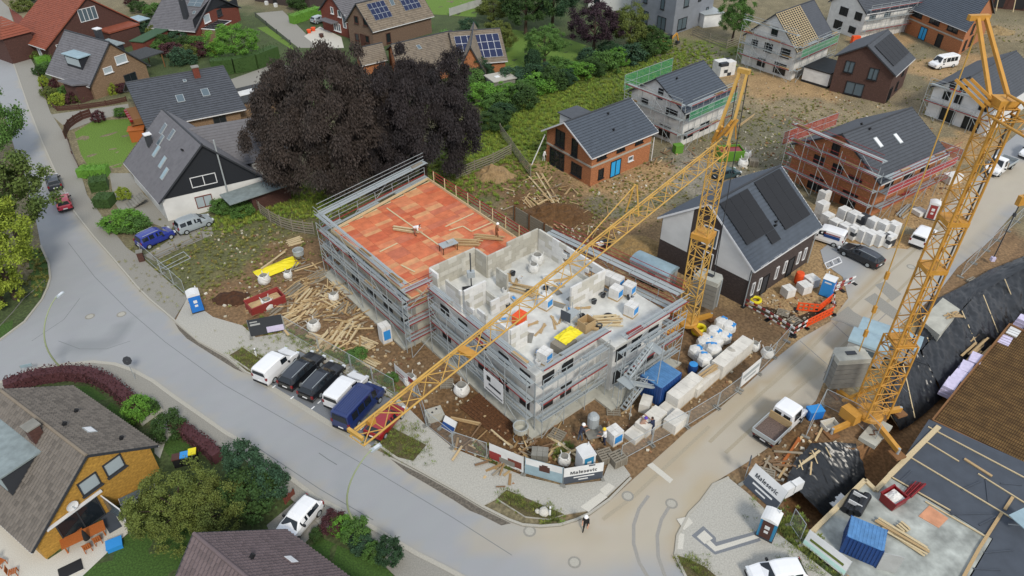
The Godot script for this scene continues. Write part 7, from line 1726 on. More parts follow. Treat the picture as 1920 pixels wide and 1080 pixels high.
	# timber yard by the parking bay
	for q in [["neat bundle of boards fanned out behind the parking pavement", V(-17.88,0,-51.59), V(-16.98,0,-54.37), 16, 2.2], ["boards fanned beside the blue pack", V(-16.55,0,-52.13), V(-15.69,0,-55.53), 14, 2.4], ["short boards near the pavement below the white bag", V(-18.21,0,-51.2), V(-17.61,0,-52.76), 10, 1.4], ["boards stacked along the concrete edge behind the red car", V(-14.78,0,-50.3), V(-12.71,0,-48.98), 12, 1.2], ["timber heap in the middle of the left yard", V(-21.28,0,-56.9), V(-20.12,0,-60.69), 22, 3.2], ["splintered timber heap beside the dark banner", V(-22.98,0,-55.03), V(-21.46,0,-56.72), 14, 1.8], ["board heap below the scaffold corner", V(-20.44,0,-59.57), V(-18.18,0,-57.77), 14, 1.6], ["pale boards by the wooden fence", V(-26.14,0,-69.76), V(-24.61,0,-70.67), 12, 1.6], ["long planks leaning over the yellow sheet", V(-27.34,0,-64.2), V(-25.37,0,-68.64), 4, 1.0], ["planks lying toward the scaffold stair", V(-19.67,0,-62.41), V(-17.41,0,-59.57), 8, 1.2], ["loose boards in front of the scaffold", V(-16.03,0,-55.03), V(-14.87,0,-56.38), 8, 1.2], ["dark boards heaped beside the red skip", V(-23.59,0,-59.57), V(-22.16,0,-61.93), 16, 2.0], ["grey boards between the skip and the scaffold", V(-21.7,0,-62.41), V(-20.15,0,-64.2), 16, 1.8], ["heap of old formwork boards below the scaffold corner", V(-17.46,0,-56.9), V(-16.54,0,-58.48), 16, 1.8], ["grey boards behind the navy banner", V(-24.83,0,-56.9), V(-23.64,0,-58.66), 12, 1.6], ["formwork boards along the concrete edge by the blue pack", V(-15.21,0,-52.76), V(-13.36,0,-51.59), 14, 1.3], ["boards lying before the white bulk bag", V(-20.2,0,-53.39), V(-18.86,0,-52.76), 8, 0.9], ["timber offcuts at the foot of the leaning banner", V(19.84,0,-36.23), V(20.39,0,-35.51), 6, 0.8], ["orange planks on the bank above the black sheeting", V(22.04,0,-37.6), V(24.36,0,-40.23), 3, 0.5], ["pale board crossing the black sheeting", V(22.42,0,-36.65), V(25.24,0,-38.92), 2, 0.3], ["long plank on the mud between banner and stacks", V(3.04,0,-40.41), V(5.22,0,-38.37), 2, 0.3], ["brown planks along the rusty mesh edge", V(-5.59,0,-42.32), V(-2.73,0,-41.59), 5, 0.5], ["timber beam beside the concrete skip", V(-1.8,0,-40.99), V(-0.18,0,-39.37), 2, 0.3], ["board stack on the pale slab", V(27.46,-0.48,-32.32), V(29.94,-0.48,-29.86), 10, 0.9], ["bundle of short laths on the pale slab", V(28.95,-0.48,-32.32), V(29.29,-0.48,-31.63), 9, 0.8], ["planks behind the slate roofed shell's scaffold", V(35.14,0,-102.36), V(38.98,0,-106.78), 5, 1.0], ["boards beside the trailer behind the shell", V(15.55,0,-64.91), V(17.11,0,-63), 4, 0.9], ["planks beside the orange brick shell", V(7.07,0,-81.57), V(8.11,0,-83.56), 2, 0.4], ["earth covered planks beside the retaining wall", V(1.72,0,-80.74), V(5.78,0,-73.02), 12, 2.6], ["boards on the far mud heap", V(2.9,0,-86.84), V(5.4,0,-78.57), 9, 2.0]]: timber(q[0], q[1], q[2], q[3], q[4], "woodgrey" if q[0].contains("grey boards") or q[0].contains("dark boards") or q[0].contains("old formwork") else "wood" if q[0].contains("earth") or q[0].contains("brown") else ("woodorange" if q[0].contains("orange planks") else "woodpale"))
	mound("debris_heap", "heap of rust coloured debris and bricks in the left yard", V(-29.49,0,-59.57), 2.2, 1.4, 0.7, "5a3b2a", "heap"); mound("sand_mound", "pale sand mound below the far plank fence", V(-2.54,0,-86.84), 3.0, 2.2, 1.4, "b89a70"); mound("sand_mound", "wide yellow sand slope behind the trailer", V(13.55,0,-68.64), 5.0, 3.5, 0.8, "b0915f"); mound("earth_mound", "brown earth bank with roots behind the white shell", V(5.3,0,-76.36), 5.0, 3.0, 1.3, "7c5a38"); mound("gravel_mound", "small gravel heap beside the wrapped pallets", V(47.18,0,-73.02), 1.4, 1.0, 0.6, "b3a587"); mound("sand_mound", "sand heap at the far edge behind the white shell on the right", V(99.74,0,-149.43), 4.0, 2.6, 1.0, "b49c72")
	scatter_rubble()
	scatter_planks()
	# the skips, bins and loose gear
	t = thing("skip", "red skip filled with wood chips in the left yard", "skip", V(-25.46,0,-58.22), 0.7)
	open_box(t, 3.6, 1.0, 1.7, "redpaint")
	hm = MB.new(); crumple(hm, V(0, 0.75, 0), 1.6, 0.7, 0.35); mpart(t, "wood_chips", hm, "wood")
	t = thing("skip", "green and red skip beneath the crane peak", "skip", V(30.65,0,-91.93), 0.1); open_box(t, 3.4, 1.5, 2.0, "leaf_bright"); bp(t, "load", "redlamp", V(0, 1.3, 0), V(3.0, 0.3, 1.7))
	t = thing("wheelie_bin", "green wheeled bin near the crane jib root", "bin", V(23.78,0,-93.96), 0.3); bp(t, "body", "leaf_bright", V(0, 0.6, 0), V(1.2, 1.1, 1.0)); bp(t, "lid", "leaf_bright", V(0, 1.2, 0), V(1.3, 0.1, 1.1))
	t = thing("skip", "dark red tool box filled with white bags on the pale slab", "box", V(29.43,-0.5,-34.39), 0.5); open_box(t, 1.5, 0.8, 1.2, "redlamp"); hm = MB.new(); crumple(hm, V(0, 0.75, 0), 0.6, 0.5, 0.3); mpart(t, "bags", hm, "bag")
	t = thingw("prop_bundle", "bundle of dark red steel props on the pale slab", "props", V(30.85,-0.5,-34.98))
	for i in 14: rod(t, "prop", "redlamp", V(30.16,-0.5,-34.73) + V(0.06 * i, 0.15 + 0.12 * (i % 4), 0.1 * (i % 3)), V(31.64,-0.5,-36) + V(0.08 * i, 0.15 + 0.12 * (i % 4), 0.1 * (i % 3)), 0.05)
	t = thing("membrane_roll", "black rolls strapped with white bands on the pale slab", "roll", V(26.39,-0.5,-33.99), 0.85)
	for i in 3: rod(t, "roll", "tarp", V(-1.1, 0.35 + 0.3 * float(i == 2), -0.4 + 0.4 * i), V(1.1, 0.35 + 0.3 * float(i == 2), -0.4 + 0.4 * i), 0.34)
	for x in [-0.5, 0.5]: bp(t, "strap", "white", V(x, 0.85, 0.0), V(0.06, 0.35, 1.0))
	t = thing("concrete_skip", "round concrete pouring skip in a steel cage by the rusty mesh", "bucket", V(0.72,0,-40.41), 0); concrete_bucket(t, "concrete", 0.62)
	t = thing("concrete_skip", "round concrete skip with rusty foot by the left plot", "bucket", V(-23.93,0,-66.48), 0); concrete_bucket(t, "galv", 0.6)
	t = thing("sewer_cover", "concrete sewer shaft cover with two holes at the fence", "cover", V(-6.69,0,-42.81), 0.4); bp(t, "slab", "concrete", V(0, 0.3, 0), V(1.5, 0.6, 1.2)); bp(t, "cap", "kerb", V(0, 0.68, 0), V(1.1, 0.16, 0.9)); bp(t, "hole", "black", V(-0.2, 0.77, 0.1), V(0.16, 0.02, 0.16)); bp(t, "hole", "black", V(0.25, 0.77, -0.15), V(0.16, 0.02, 0.16))
	t = thingw("rebar_mat", "rusty reinforcing mesh stack lying before the scaffold", "rebar", V(-1.83,0,-42.32))
	hm = MB.new()
	var r0: Vector3 = V(-4.58,0,-43.82)
	var ru: Vector3 = V(-2.64,0,-45.84) - r0
	var rv: Vector3 = V(-0.67,0,-39.83) - r0
	hm.col = Color(1, 1, 1)
	for i in 17: hm.beam(r0 + rv * (i / 16.0) + V(0, 0.12, 0), r0 + rv * (i / 16.0) + ru + V(0, 0.12, 0), 0.05, 0.03)
	for i in 9: hm.beam(r0 + ru * (i / 8.0) + V(0, 0.15, 0), r0 + ru * (i / 8.0) + rv + V(0, 0.15, 0), 0.05, 0.03)
	hm.quad(r0 + V(0, 0.08, 0), r0 + ru + V(0, 0.08, 0), r0 + ru + rv + V(0, 0.08, 0), r0 + rv + V(0, 0.08, 0))
	mpart(t, "mesh_bars", hm, "rust").set_meta("kind", "stuff")
	t = thing("yellow_hose", "coil of yellow drain pipe at the crane foot", "pipe", V(18.5,0,-54.04), 0); 
	for i in 3: ring(t, "coil", V(0, 0.2 + 0.22 * i, 0), 0.62 - 0.05 * i, 0.17, "yellowbright")
	t = thing("pipe_coil", "green yellow hose coil by the dark brick house", "pipe", V(25.49,0,-59.12), 0); ring(t, "coil", V(0, 0.2, 0), 0.5, 0.16, "yellowbright")
	t = thing("barrel", "blue barrel beside the white block row", "barrel", V(16.65,0,-48.26), 0); hm = MB.new(); hm.lathe(Vector3.ZERO, [[0.38, 0], [0.45, 0.3], [0.45, 0.9], [0.38, 1.15], [0.001, 1.15]], 14); mpart(t, "body", hm, "bluebox"); hm = MB.new(); hm.lathe(Vector3.ZERO, [[0.4, 1.16], [0.001, 1.2]], 14); mpart(t, "lid", hm, "bluewrap")
	t = thing("barrel", "orange barrel by the dark brick house", "barrel", V(31.01,0,-62.41), 0); hm = MB.new(); hm.lathe(Vector3.ZERO, [[0.4, 0], [0.47, 0.3], [0.47, 1.1], [0.4, 1.35], [0.001, 1.35]], 14); mpart(t, "body", hm, "orange")
	t = thing("mixer", "galvanised mortar silo mixer on a stand", "mixer", V(6.85,0,-40.99), 0.3); bp(t, "tray", "concretedark", V(0, 0.4, 0.3), V(1.6, 0.1, 1.2)); hm = MB.new(); hm.lathe(V(0, 0.4, -0.2), [[0.2, 0.0], [0.5, 0.4], [0.5, 1.4], [0.3, 1.7], [0.001, 1.72]], 12); mpart(t, "drum", hm, "galv")
	for x in [-0.7, 0.7]: bp(t, "leg", "rust", V(x, 0.2, 0.3), V(0.08, 0.4, 0.9))
	for q in [["pallet stack beside the white toilet", V(7.55,0,-38.15), 5], ["tall pallet stack at the end of the banners", V(8.5,0,-37.82), 6], ["pallet by the concrete footing", V(3.81,0,-40.64), 2], ["pallet under the scaffold stairs", V(8.84,0,-43.44), 1], ["pallet leaning near the jib over the mud", V(-5.92,0,-46.72), 2], ["grey pallets by the green skip", V(33.59,0,-89.97), 6], ["pallets lying on the earth behind the skip", V(33.96,0,-95.34), 1], ["pallet inside the fenced trench", V(27.77,0,-57.07), 1], ["second pallet inside the fenced trench", V(28.59,0,-55.87), 1], ["pallet stack at the bank by the truck", V(20.23,0,-36.54), 2], ["pale formwork boards on the black sheeting", V(50.05,0,-62.41), 2], ["pale pallet on the black sheeting's edge", V(48.04,0,-59.94), 1]]:
		var o = thing("pallet", q[0], "pallet", q[1], R.randf_range(-0.6, 0.6), "wooden pallets")
		for j in q[2]:
			for i in 5: bp(o, "deck_slat", "woodgrey", V(0, 0.13 + 0.15 * j, -0.48 + 0.24 * i), V(1.2, 0.03, 0.14))
			for x in [-0.55, 0, 0.55]: bp(o, "bearer", "woodgrey", V(x, 0.06 + 0.15 * j, 0), V(0.1, 0.11, 1.1))
	# the fenced trench beside the dark brick house
	var tr = [V(24.08,0,-58.22),V(25.94,0,-56.04),V(27.65,0,-53.55),V(29.31,0,-54.78),V(32.74,0,-56.9),V(33.44,0,-58.84)]
	for q in [["striped barrier nearest the dark brick house corner", 0, 1, "stripe"], ["striped barrier along the trench's muddy side", 1, 2, "stripe"], ["striped barrier at the trench's near corner", 2, 3, "stripe"], ["orange barrier on the street side of the trench", 3, 4, "orange"], ["short white barrier at the street corner of the trench", 4, 5, "stripe"]]: barrier(q[0], tr[q[1]], tr[q[2]], q[3])
	barrier("orange barrier before the blue packs", V(29.25,0,-57.59), V(31.33,0,-57.24), "orange"); barrier("orange barrier slanting toward the street", V(31.38,0,-57.24), V(33.39,0,-59.03), "orange"); barrier("striped barrier behind the blue cabin", V(33.74,0,-60.31), V(35.22,0,-60.97), "stripe"); barrier("striped barrier fallen before the brick house steps", V(34.1,0,-60.69), V(36.96,0,-62.22), "stripe")
	hm = MB.new(); hm.flat(P2([24.3,-58.45,26.05,-56.43,27.78,-54,29.32,-55.16,32.34,-57.03,32.51,-58.45,29.39,-56.69,26.53,-58.09]), 0.03)
	for i in hm.c.size(): hm.c[i] = lin("4a3a26")
	struct("trench_mud", hm, "soil")
	toilet("tall blue and white cabin behind the orange barriers", V(33.28,0,-60.31), 0.9, "bluewrap", "white", "bluepot")
	for q in [["white wrapped pallet nearest the dark brick house", V(29.07,0,-60.04), 1.1], ["white wrapped goods behind the orange barriers", V(30.97,0,-60.69), 1.2], ["grey white sack pile by the orange barrel", V(32.09,0,-61.83), 1.3]]: block_stack(q[0], q[1], 0.4, Vector3i(2, 2, 2), V(q[2] / 2, 0.5, q[2] / 2), "bag")
	t = thingw("timber_window", "open timber window frames leaning by the black estate car", "frame", V(35.8,0,-65.43))
	for l in [[V(34.97,0,-65.64),V(37.05,0,-66.9)], [V(34.91,0,-64.61),V(36.96,0,-65.85)], [V(34.97,0,-65.64),V(34.91,0,-64.61)], [V(37.05,0,-66.9),V(36.96,0,-65.85)], [V(35.98,0,-66.27),V(35.9,0,-65.22)]]: bm(t, "bar", "trim", l[0] + V(0, 0.3, 0), l[1] + V(0, 0.3, 0), 0.1, 0.1)
	t = thingw("retaining_wall", "timber shored retaining wall behind the white shell", "wall", V(1.61,0,-73.26))
	for i in 6: bm(t, "soldier_post", "rust", (V(0.33,0,-75.1)).lerp(V(8.95,0,-65.43), i / 5.0) + V(0, -0.2, 0), (V(0.33,0,-75.1)).lerp(V(8.95,0,-65.43), i / 5.0) + V(0, 2.2, 0), 0.2, 0.2)
	for j in 6: bm(t, "shoring_board", "woodgrey", V(0.13,0,-75.35) + V(0, 0.2 + 0.34 * j, 0), V(8.95,0,-65.43) + V(0, 0.2 + 0.34 * j, 0), 0.06, 0.3)
	t = thing("mini_excavator", "small yellow excavator by the grey house", "excavator", V(29.92,0,-139.45), 0.6); bp(t, "body", "yellow", V(0, 1.0, 0), V(2.0, 0.9, 1.4)); bp(t, "cab", "glass", V(0.3, 1.9, 0.2), V(1.0, 1.1, 0.9)); bp(t, "cab_roof", "black", V(0.3, 2.5, 0.2), V(1.1, 0.1, 1.0)); bm(t, "boom", "yellow", V(0.9, 1.3, 0), V(2.6, 2.4, 0), 0.25, 0.3); bm(t, "arm", "yellow", V(2.6, 2.4, 0), V(3.2, 0.9, 0), 0.2, 0.25); bp(t, "bucket", "darkgrey", V(3.1, 0.6, 0), V(0.6, 0.5, 0.7))
	for z in [-0.6, 0.6]: bp(t, "track", "black", V(0, 0.3, z), V(2.2, 0.55, 0.4))
	t = thing("excavator_attachment", "black and white compactor machine on the sand behind the jib", "machine", V(10.49,0,-68.86), 0.5); bp(t, "body", "black", V(0, 0.6, 0), V(1.4, 0.8, 1.0)); bp(t, "hood", "white", V(-0.6, 1.0, 0.2), V(0.8, 0.5, 0.5)); rod(t, "handle", "black", V(0.6, 0.8, 0), V(1.6, 1.2, 0), 0.06)
	for q in [["white foam blocks leaning by the banner", V(21.26,0,-34.8), V(1.0, 1.0, 0.6)], ["white board on the black sheeting beside the slab", V(25.73,-2,-35.6), V(0.9, 0.1, 0.9)]]:
		var o = thing("foam_block", q[0], "foam block", q[1], 0.5)
		bp(o, "block", "white", V(0, q[2].y / 2, 0), q[2]); bp(o, "second_block", "white", V(q[2].x * 0.8, q[2].y * 0.7, 0.1), q[2] * 0.9)
	t = thing("concrete_plate", "pale concrete plate with dark zigzag chain beside the crane foot", "plate", V(30.57,0,-40.82), 0.75); bp(t, "plate", "concrete", V(0, 0.2, 0), V(3.2, 0.4, 1.4))
	for i in 5: bm(t, "chain_link", "rust", V(-0.8 + 0.35 * i, 0.43, -0.2 + 0.3 * (i % 2)), V(-0.45 + 0.35 * i, 0.43, -0.2 + 0.3 * ((i + 1) % 2)), 0.1, 0.06)
	t = thing("mortar_tub", "pale mortar tub lying by the crane fence", "tub", V(27,0,-41.53), 0.3); open_box(t, 1.3, 0.45, 0.8, "whitestone")
	t = thing("generator", "blue generator box behind the tipper truck", "generator", V(26.03,0,-42.81), 0.2); bp(t, "housing", "bluepot", V(0, 0.55, 0), V(1.3, 0.9, 0.8)); bp(t, "lid", "bluewrap", V(0, 1.03, 0), V(1.35, 0.08, 0.85)); bp(t, "skid", "black", V(0, 0.08, 0), V(1.2, 0.15, 0.7))
	t = thing("scissor_stand", "pale grey trestle table cut by the right edge on the membrane", "table", V(38.1,-0.4,-32.26), 0.4); bp(t, "top", "paleblue", V(0, 0.9, 0), V(1.8, 0.08, 1.3)); bm(t, "leg", "galv", V(-0.7, 0, -0.4), V(-0.7, 0.9, 0.4), 0.06, 0.06); bm(t, "leg", "galv", V(0.7, 0, -0.4), V(0.7, 0.9, 0.4), 0.06, 0.06)
func pix_ground(px, py):   # ground position on the plan of the pallet yard, measured from its two corners
	var o = V(38.61,0,-77)
	var a = V(47.27,0,-77)
	var b = V(35.72,0,-68.64)
	var c = V(43.72,0,-68.64)
	var u: float = (px - 1540.0) / 130.0
	var v: float = (py - 400.0) / 70.0
	return o.lerp(a, u).lerp(b.lerp(c, u), v)
func ring(o, nm, c, r, w, mt):
	var mb = MB.new()
	for i in 18:
		for j in 8:
			var p = []
			for q in [[i, j], [i + 1, j], [i + 1, j + 1], [i, j + 1]]:
				var t = TAU * q[0] / 18
				var s = TAU * q[1] / 8
				p.append(c + V(cos(t) * (r + w * cos(s)), w * sin(s), sin(t) * (r + w * cos(s))))
			mb.quad(p[0], p[1], p[2], p[3])
	return mpart(o, nm, mb, mt)
func crumple(mb, c, rx, rz, hh):
	var g = []
	for i in 11:
		var row = []
		for j in 11:
			var u = i / 5.0 - 1.0
			var v = j / 5.0 - 1.0
			var r = minf(1.0, sqrt(u * u + v * v))
			row.append(c + V(u * rx, hh * (0.3 + 0.7 * (1.0 - r * r)) * (0.6 + 0.8 * absf(NF.get_noise_2d(u * 2 + c.x * 3, v * 2 + c.z))) - 0.1 * r, v * rz))
		g.append(row)
	for i in 10:
		for j in 10: mb.quad(g[i][j], g[i + 1][j], g[i + 1][j + 1], g[i][j + 1])
func open_box(o, L, H, W, mt):
	bp(o, "floor", mt, V(0, 0.12, 0), V(L * 0.85, 0.1, W * 0.9))
	for z in [-1, 1]: bp(o, "side", mt, V(0, H / 2 + 0.1, z * W / 2), V(L, H, 0.08), 0.0, 0.12 * z)
	for x in [-1, 1]: bp(o, "end", mt, V(x * L / 2, H / 2 + 0.1, 0), V(0.08, H, W))
	for z in [-1, 1]: bp(o, "rim", mt, V(0, H + 0.1, z * (W / 2 + 0.06)), V(L + 0.1, 0.1, 0.14))
func concrete_bucket(t, mt, r):
	var hm = MB.new()
	hm.lathe(Vector3.ZERO, [[0.22, 0.5], [r, 1.0], [r, 1.55], [r - 0.07, 1.55], [r - 0.08, 1.05], [0.001, 0.7]], 16)
	mpart(t, "vessel", hm, mt)
	for i in 6: rod(t, "cage_bar", "rustlight", V(cos(i * TAU / 6) * r, 0.0, sin(i * TAU / 6) * r), V(cos(i * TAU / 6) * r, 1.1, sin(i * TAU / 6) * r), 0.03)
	ring(t, "foot_ring", V(0, 0.05, 0), r, 0.04, "galv")
	ring(t, "top_ring", V(0, 1.55, 0), r, 0.04, "galv")
func scatter_rubble():   # stones, bricks and litter strewn over the bare ground
	var mm = MultiMesh.new()
	mm.transform_format = MultiMesh.TRANSFORM_3D; mm.use_colors = true
	var mb = MB.new()
	mb.box(Transform3D(Basis(V(0.3, 1, 0.2).normalized(), 0.5), V(0, 0.04, 0)), V(0.3, 0.16, 0.22))
	mm.mesh = mb.mesh()
	var spots = []
	for z in [[[V(-29.77,0,-59.57),V(-25.83,0,-59.57),V(-22.91,0,-61.45),V(-18.55,0,-56.9),V(-14.06,0,-52.76),V(-9.88,0,-48.26),V(-5.34,0,-46.86),V(-1.41,0,-44.2)], 3.2, 520], [[V(-3.55,0,-39.94),V(0.87,0,-38.26),V(4.41,0,-39.37),V(7.55,0,-39.94),V(11.01,0,-42.32)], 2.5, 330], [[V(2.83,0,-83.85),V(6.51,0,-74.48),V(9.44,0,-70.9)], 4.0, 420], [[V(13.62,0,-44.2),V(16.51,0,-46.86),V(22.71,0,-51.97)], 2.0, 180], [[V(20.69,0,-37.71),V(22.58,0,-38.26),V(27.29,0,-41.71)], 1.4, 90], [[V(31.46,0,-37.71),V(29.09,0,-36.13),V(35.77,0,-42.32)], 1.6, 0], [[V(33.13,0,-91.6),V(37.89,0,-94.99),V(25.6,0,-91.6)], 4.5, 260], [[V(52.89,0,-86.84),V(57.96,0,-86.84),V(49.26,0,-77)], 3.5, 240], [[V(48.25,0,-115.12),V(58.04,0,-106.36),V(38.13,0,-110.61),V(49.03,0,-102.36)], 7.0, 320], [[V(10.6,0,-83.85),V(15.55,0,-83.85),V(18.84,0,-86.84)], 4.5, 220], [[V(26.4,0,-59.57),V(28.11,0,-56.04),V(33.7,0,-59.57)], 2.5, 200], [[V(-34.48,0,-68.64),V(-30.54,0,-72.06),V(-25.86,0,-68.64)], 5.0, 160]]:
		for i in z[2]:
			var k: int = R.randi() % (z[0].size() - 1)
			var p: Vector3 = z[0][k].lerp(z[0][k + 1], R.randf())
			p += V(R.randfn() * z[1] * 0.6, 0.03, R.randfn() * z[1] * 0.6)
			if not Geometry2D.is_point_in_polygon(Vector2(p.x, p.z), ROAD) and not Geometry2D.is_point_in_polygon(Vector2(p.x, p.z), HOLE): spots.append(p)
	mm.instance_count = spots.size()
	for i in spots.size():
		var s = pow(R.randf(), 2.0) * 0.9 + 0.2
		mm.set_instance_transform(i, Transform3D(Basis(Vector3.UP, R.randf() * TAU).scaled(V(s, s, s)), spots[i]))
		mm.set_instance_color(i, [lin("b0a894"), lin("8f6a4a"), lin("c8c2b2"), lin("9a8a70"), lin("b89f78"), lin("6c4c34")][R.randi() % 6])
	var mi = MultiMeshInstance3D.new()
	mi.name = "rubble"; mi.multimesh = mm; mi.material_override = M.figure; add_child(mi)
	mi.set_meta("kind", "stuff"); mi.set_meta("label", "broken stones and timber scraps strewn over the bare ground"); mi.set_meta("category", "rubble")

func scatter_planks():   # broken boards strewn through the timber yard
	var mm = MultiMesh.new()
	mm.transform_format = MultiMesh.TRANSFORM_3D; mm.use_colors = true
	var mb = MB.new()
	mb.bx(V(0, 0.03, 0), V(1.5, 0.04, 0.16))
	mm.mesh = mb.mesh()
	var ps = []
	for z in [[[V(-27.52,0,-59.57),V(-24.01,0,-56.9),V(-21.59,0,-58.22),V(-20.22,0,-59.57),V(-18.38,0,-56.04),V(-16.3,0,-53.55),V(-13.81,0,-51.2)], 1.2, 170], [[V(-23.86,0,-65.43),V(-20.83,0,-62.41),V(-17.97,0,-59.57),V(-15.13,0,-56.04)], 0.8, 70], [[V(2.84,0,-84.58),V(4.71,0,-78.31),V(7.08,0,-73.26)], 2.2, 60], [[V(20.38,0,-36.65),V(22.41,0,-37.71),V(24.88,0,-39.94)], 0.7, 18], [[V(-3.53,0,-39.37),V(0,0,-37.71),V(3.11,0,-39.94)], 1.0, 50], [[V(20.33,0,-91.6),V(23.34,0,-91.6),V(27.06,0,-94.99)], 2.0, 25]]:
		for i in z[2]:
			var k: int = R.randi() % (z[0].size() - 1)
			ps.append(z[0][k].lerp(z[0][k + 1], R.randf()) + V(R.randfn() * z[1], 0.05 + R.randf() * 0.25, R.randfn() * z[1]))
	mm.instance_count = ps.size()
	for i in ps.size():
		var b = Basis(Vector3.UP, 0.7 + R.randfn() * 0.5 + (PI / 2 if R.randf() < 0.2 else 0.0)) * Basis(Vector3.FORWARD, R.randfn() * 0.08)
		mm.set_instance_transform(i, Transform3D(b.scaled_local(V(R.randf_range(0.4, 1.5), 1, R.randf_range(0.6, 1.4))), ps[i]))
		mm.set_instance_color(i, [lin("a98f66"), lin("94774f"), lin("bfa67c"), lin("7a6046"), lin("8f8370")][R.randi() % 5])
	var mi = MultiMeshInstance3D.new()
	mi.name = "timber_debris"; mi.multimesh = mm; mi.material_override = M.figure; add_child(mi)
	mi.set_meta("kind", "stuff"); mi.set_meta("label", "broken boards strewn through the timber yard and mud"); mi.set_meta("category", "debris")

# ---------- street furniture and garden things ----------
func lamp(label, base, head):
	var o = thingw("street_lamp", label, "street lamp", base, "curved street lamps")
	var out: Vector3 = head - base
	out.y = 0
	var pts = []
	for i in 13:
		var k = i / 12.0
		pts.append(base + V(0, head.y * (1.0 - pow(1.0 - k, 1.25)), 0) + out * pow(k, 2.3) - out * 0.28 * sin(k * PI) * 1.2)
	var mb = MB.new()
	for i in 12: mb.tube(pts[i], pts[i + 1], 0.09 - 0.004 * i, 0.086 - 0.004 * i, 8)
	mpart(o, "post", mb, "lampgreen")
	mb = MB.new(); mb.lathe(base, [[0.16, 0.0], [0.16, 0.25], [0.09, 0.3]], 10); mpart(o, "base", mb, "lampgreen")
	var d = (out.normalized() + V(0, 0.15, 0)).normalized()
	bm(o, "lamp_head", "alu", head - d * 0.1, head + d * 0.75, 0.32, 0.14); bm(o, "lamp_cover", "lamp", head + d * 0.2 + V(0, 0.09, 0), head + d * 0.62 + V(0, 0.09, 0), 0.2, 0.05)
func plank_fence(label, pts, n, hh, mt, grp, slat = 0.16, nm = "plank_fence"):
	var o = thingw(nm, label, "fence", pts[0], grp)
	for k in pts.size():
		bp(o, "post", mt, pts[k] + V(0, hh / 2 + 0.05, 0), V(0.12, hh + 0.1, 0.12))
		if k == pts.size() - 1: break
		for j in n: bm(o, "slat", mt, pts[k] + V(0, hh * (j + 0.5) / n, 0) + V(0, 0, 0.02 * (j % 2)), pts[k + 1] + V(0, hh * (j + 0.5) / n, 0), 0.04, slat)
func garden_chair(label, c, rot):
	var o = thing("garden_chair", label, "chair", c, rot, "wooden garden chairs")
	for i in 4: bp(o, "seat_slat", "woodorange", V(0, 0.45, -0.2 + 0.13 * i), V(0.5, 0.03, 0.1)); bp(o, "back_slat", "woodorange", V(-0.2 + 0.13 * i, 0.75, -0.27), V(0.08, 0.5, 0.03))
	for x in [-0.22, 0.22]:
		for z in [-0.22, 0.22]: bp(o, "leg", "woodorange", V(x, 0.22, z), V(0.05, 0.45, 0.05))
	bp(o, "backrest", "woodorange", V(0, 1.0, -0.27), V(0.52, 0.06, 0.04))
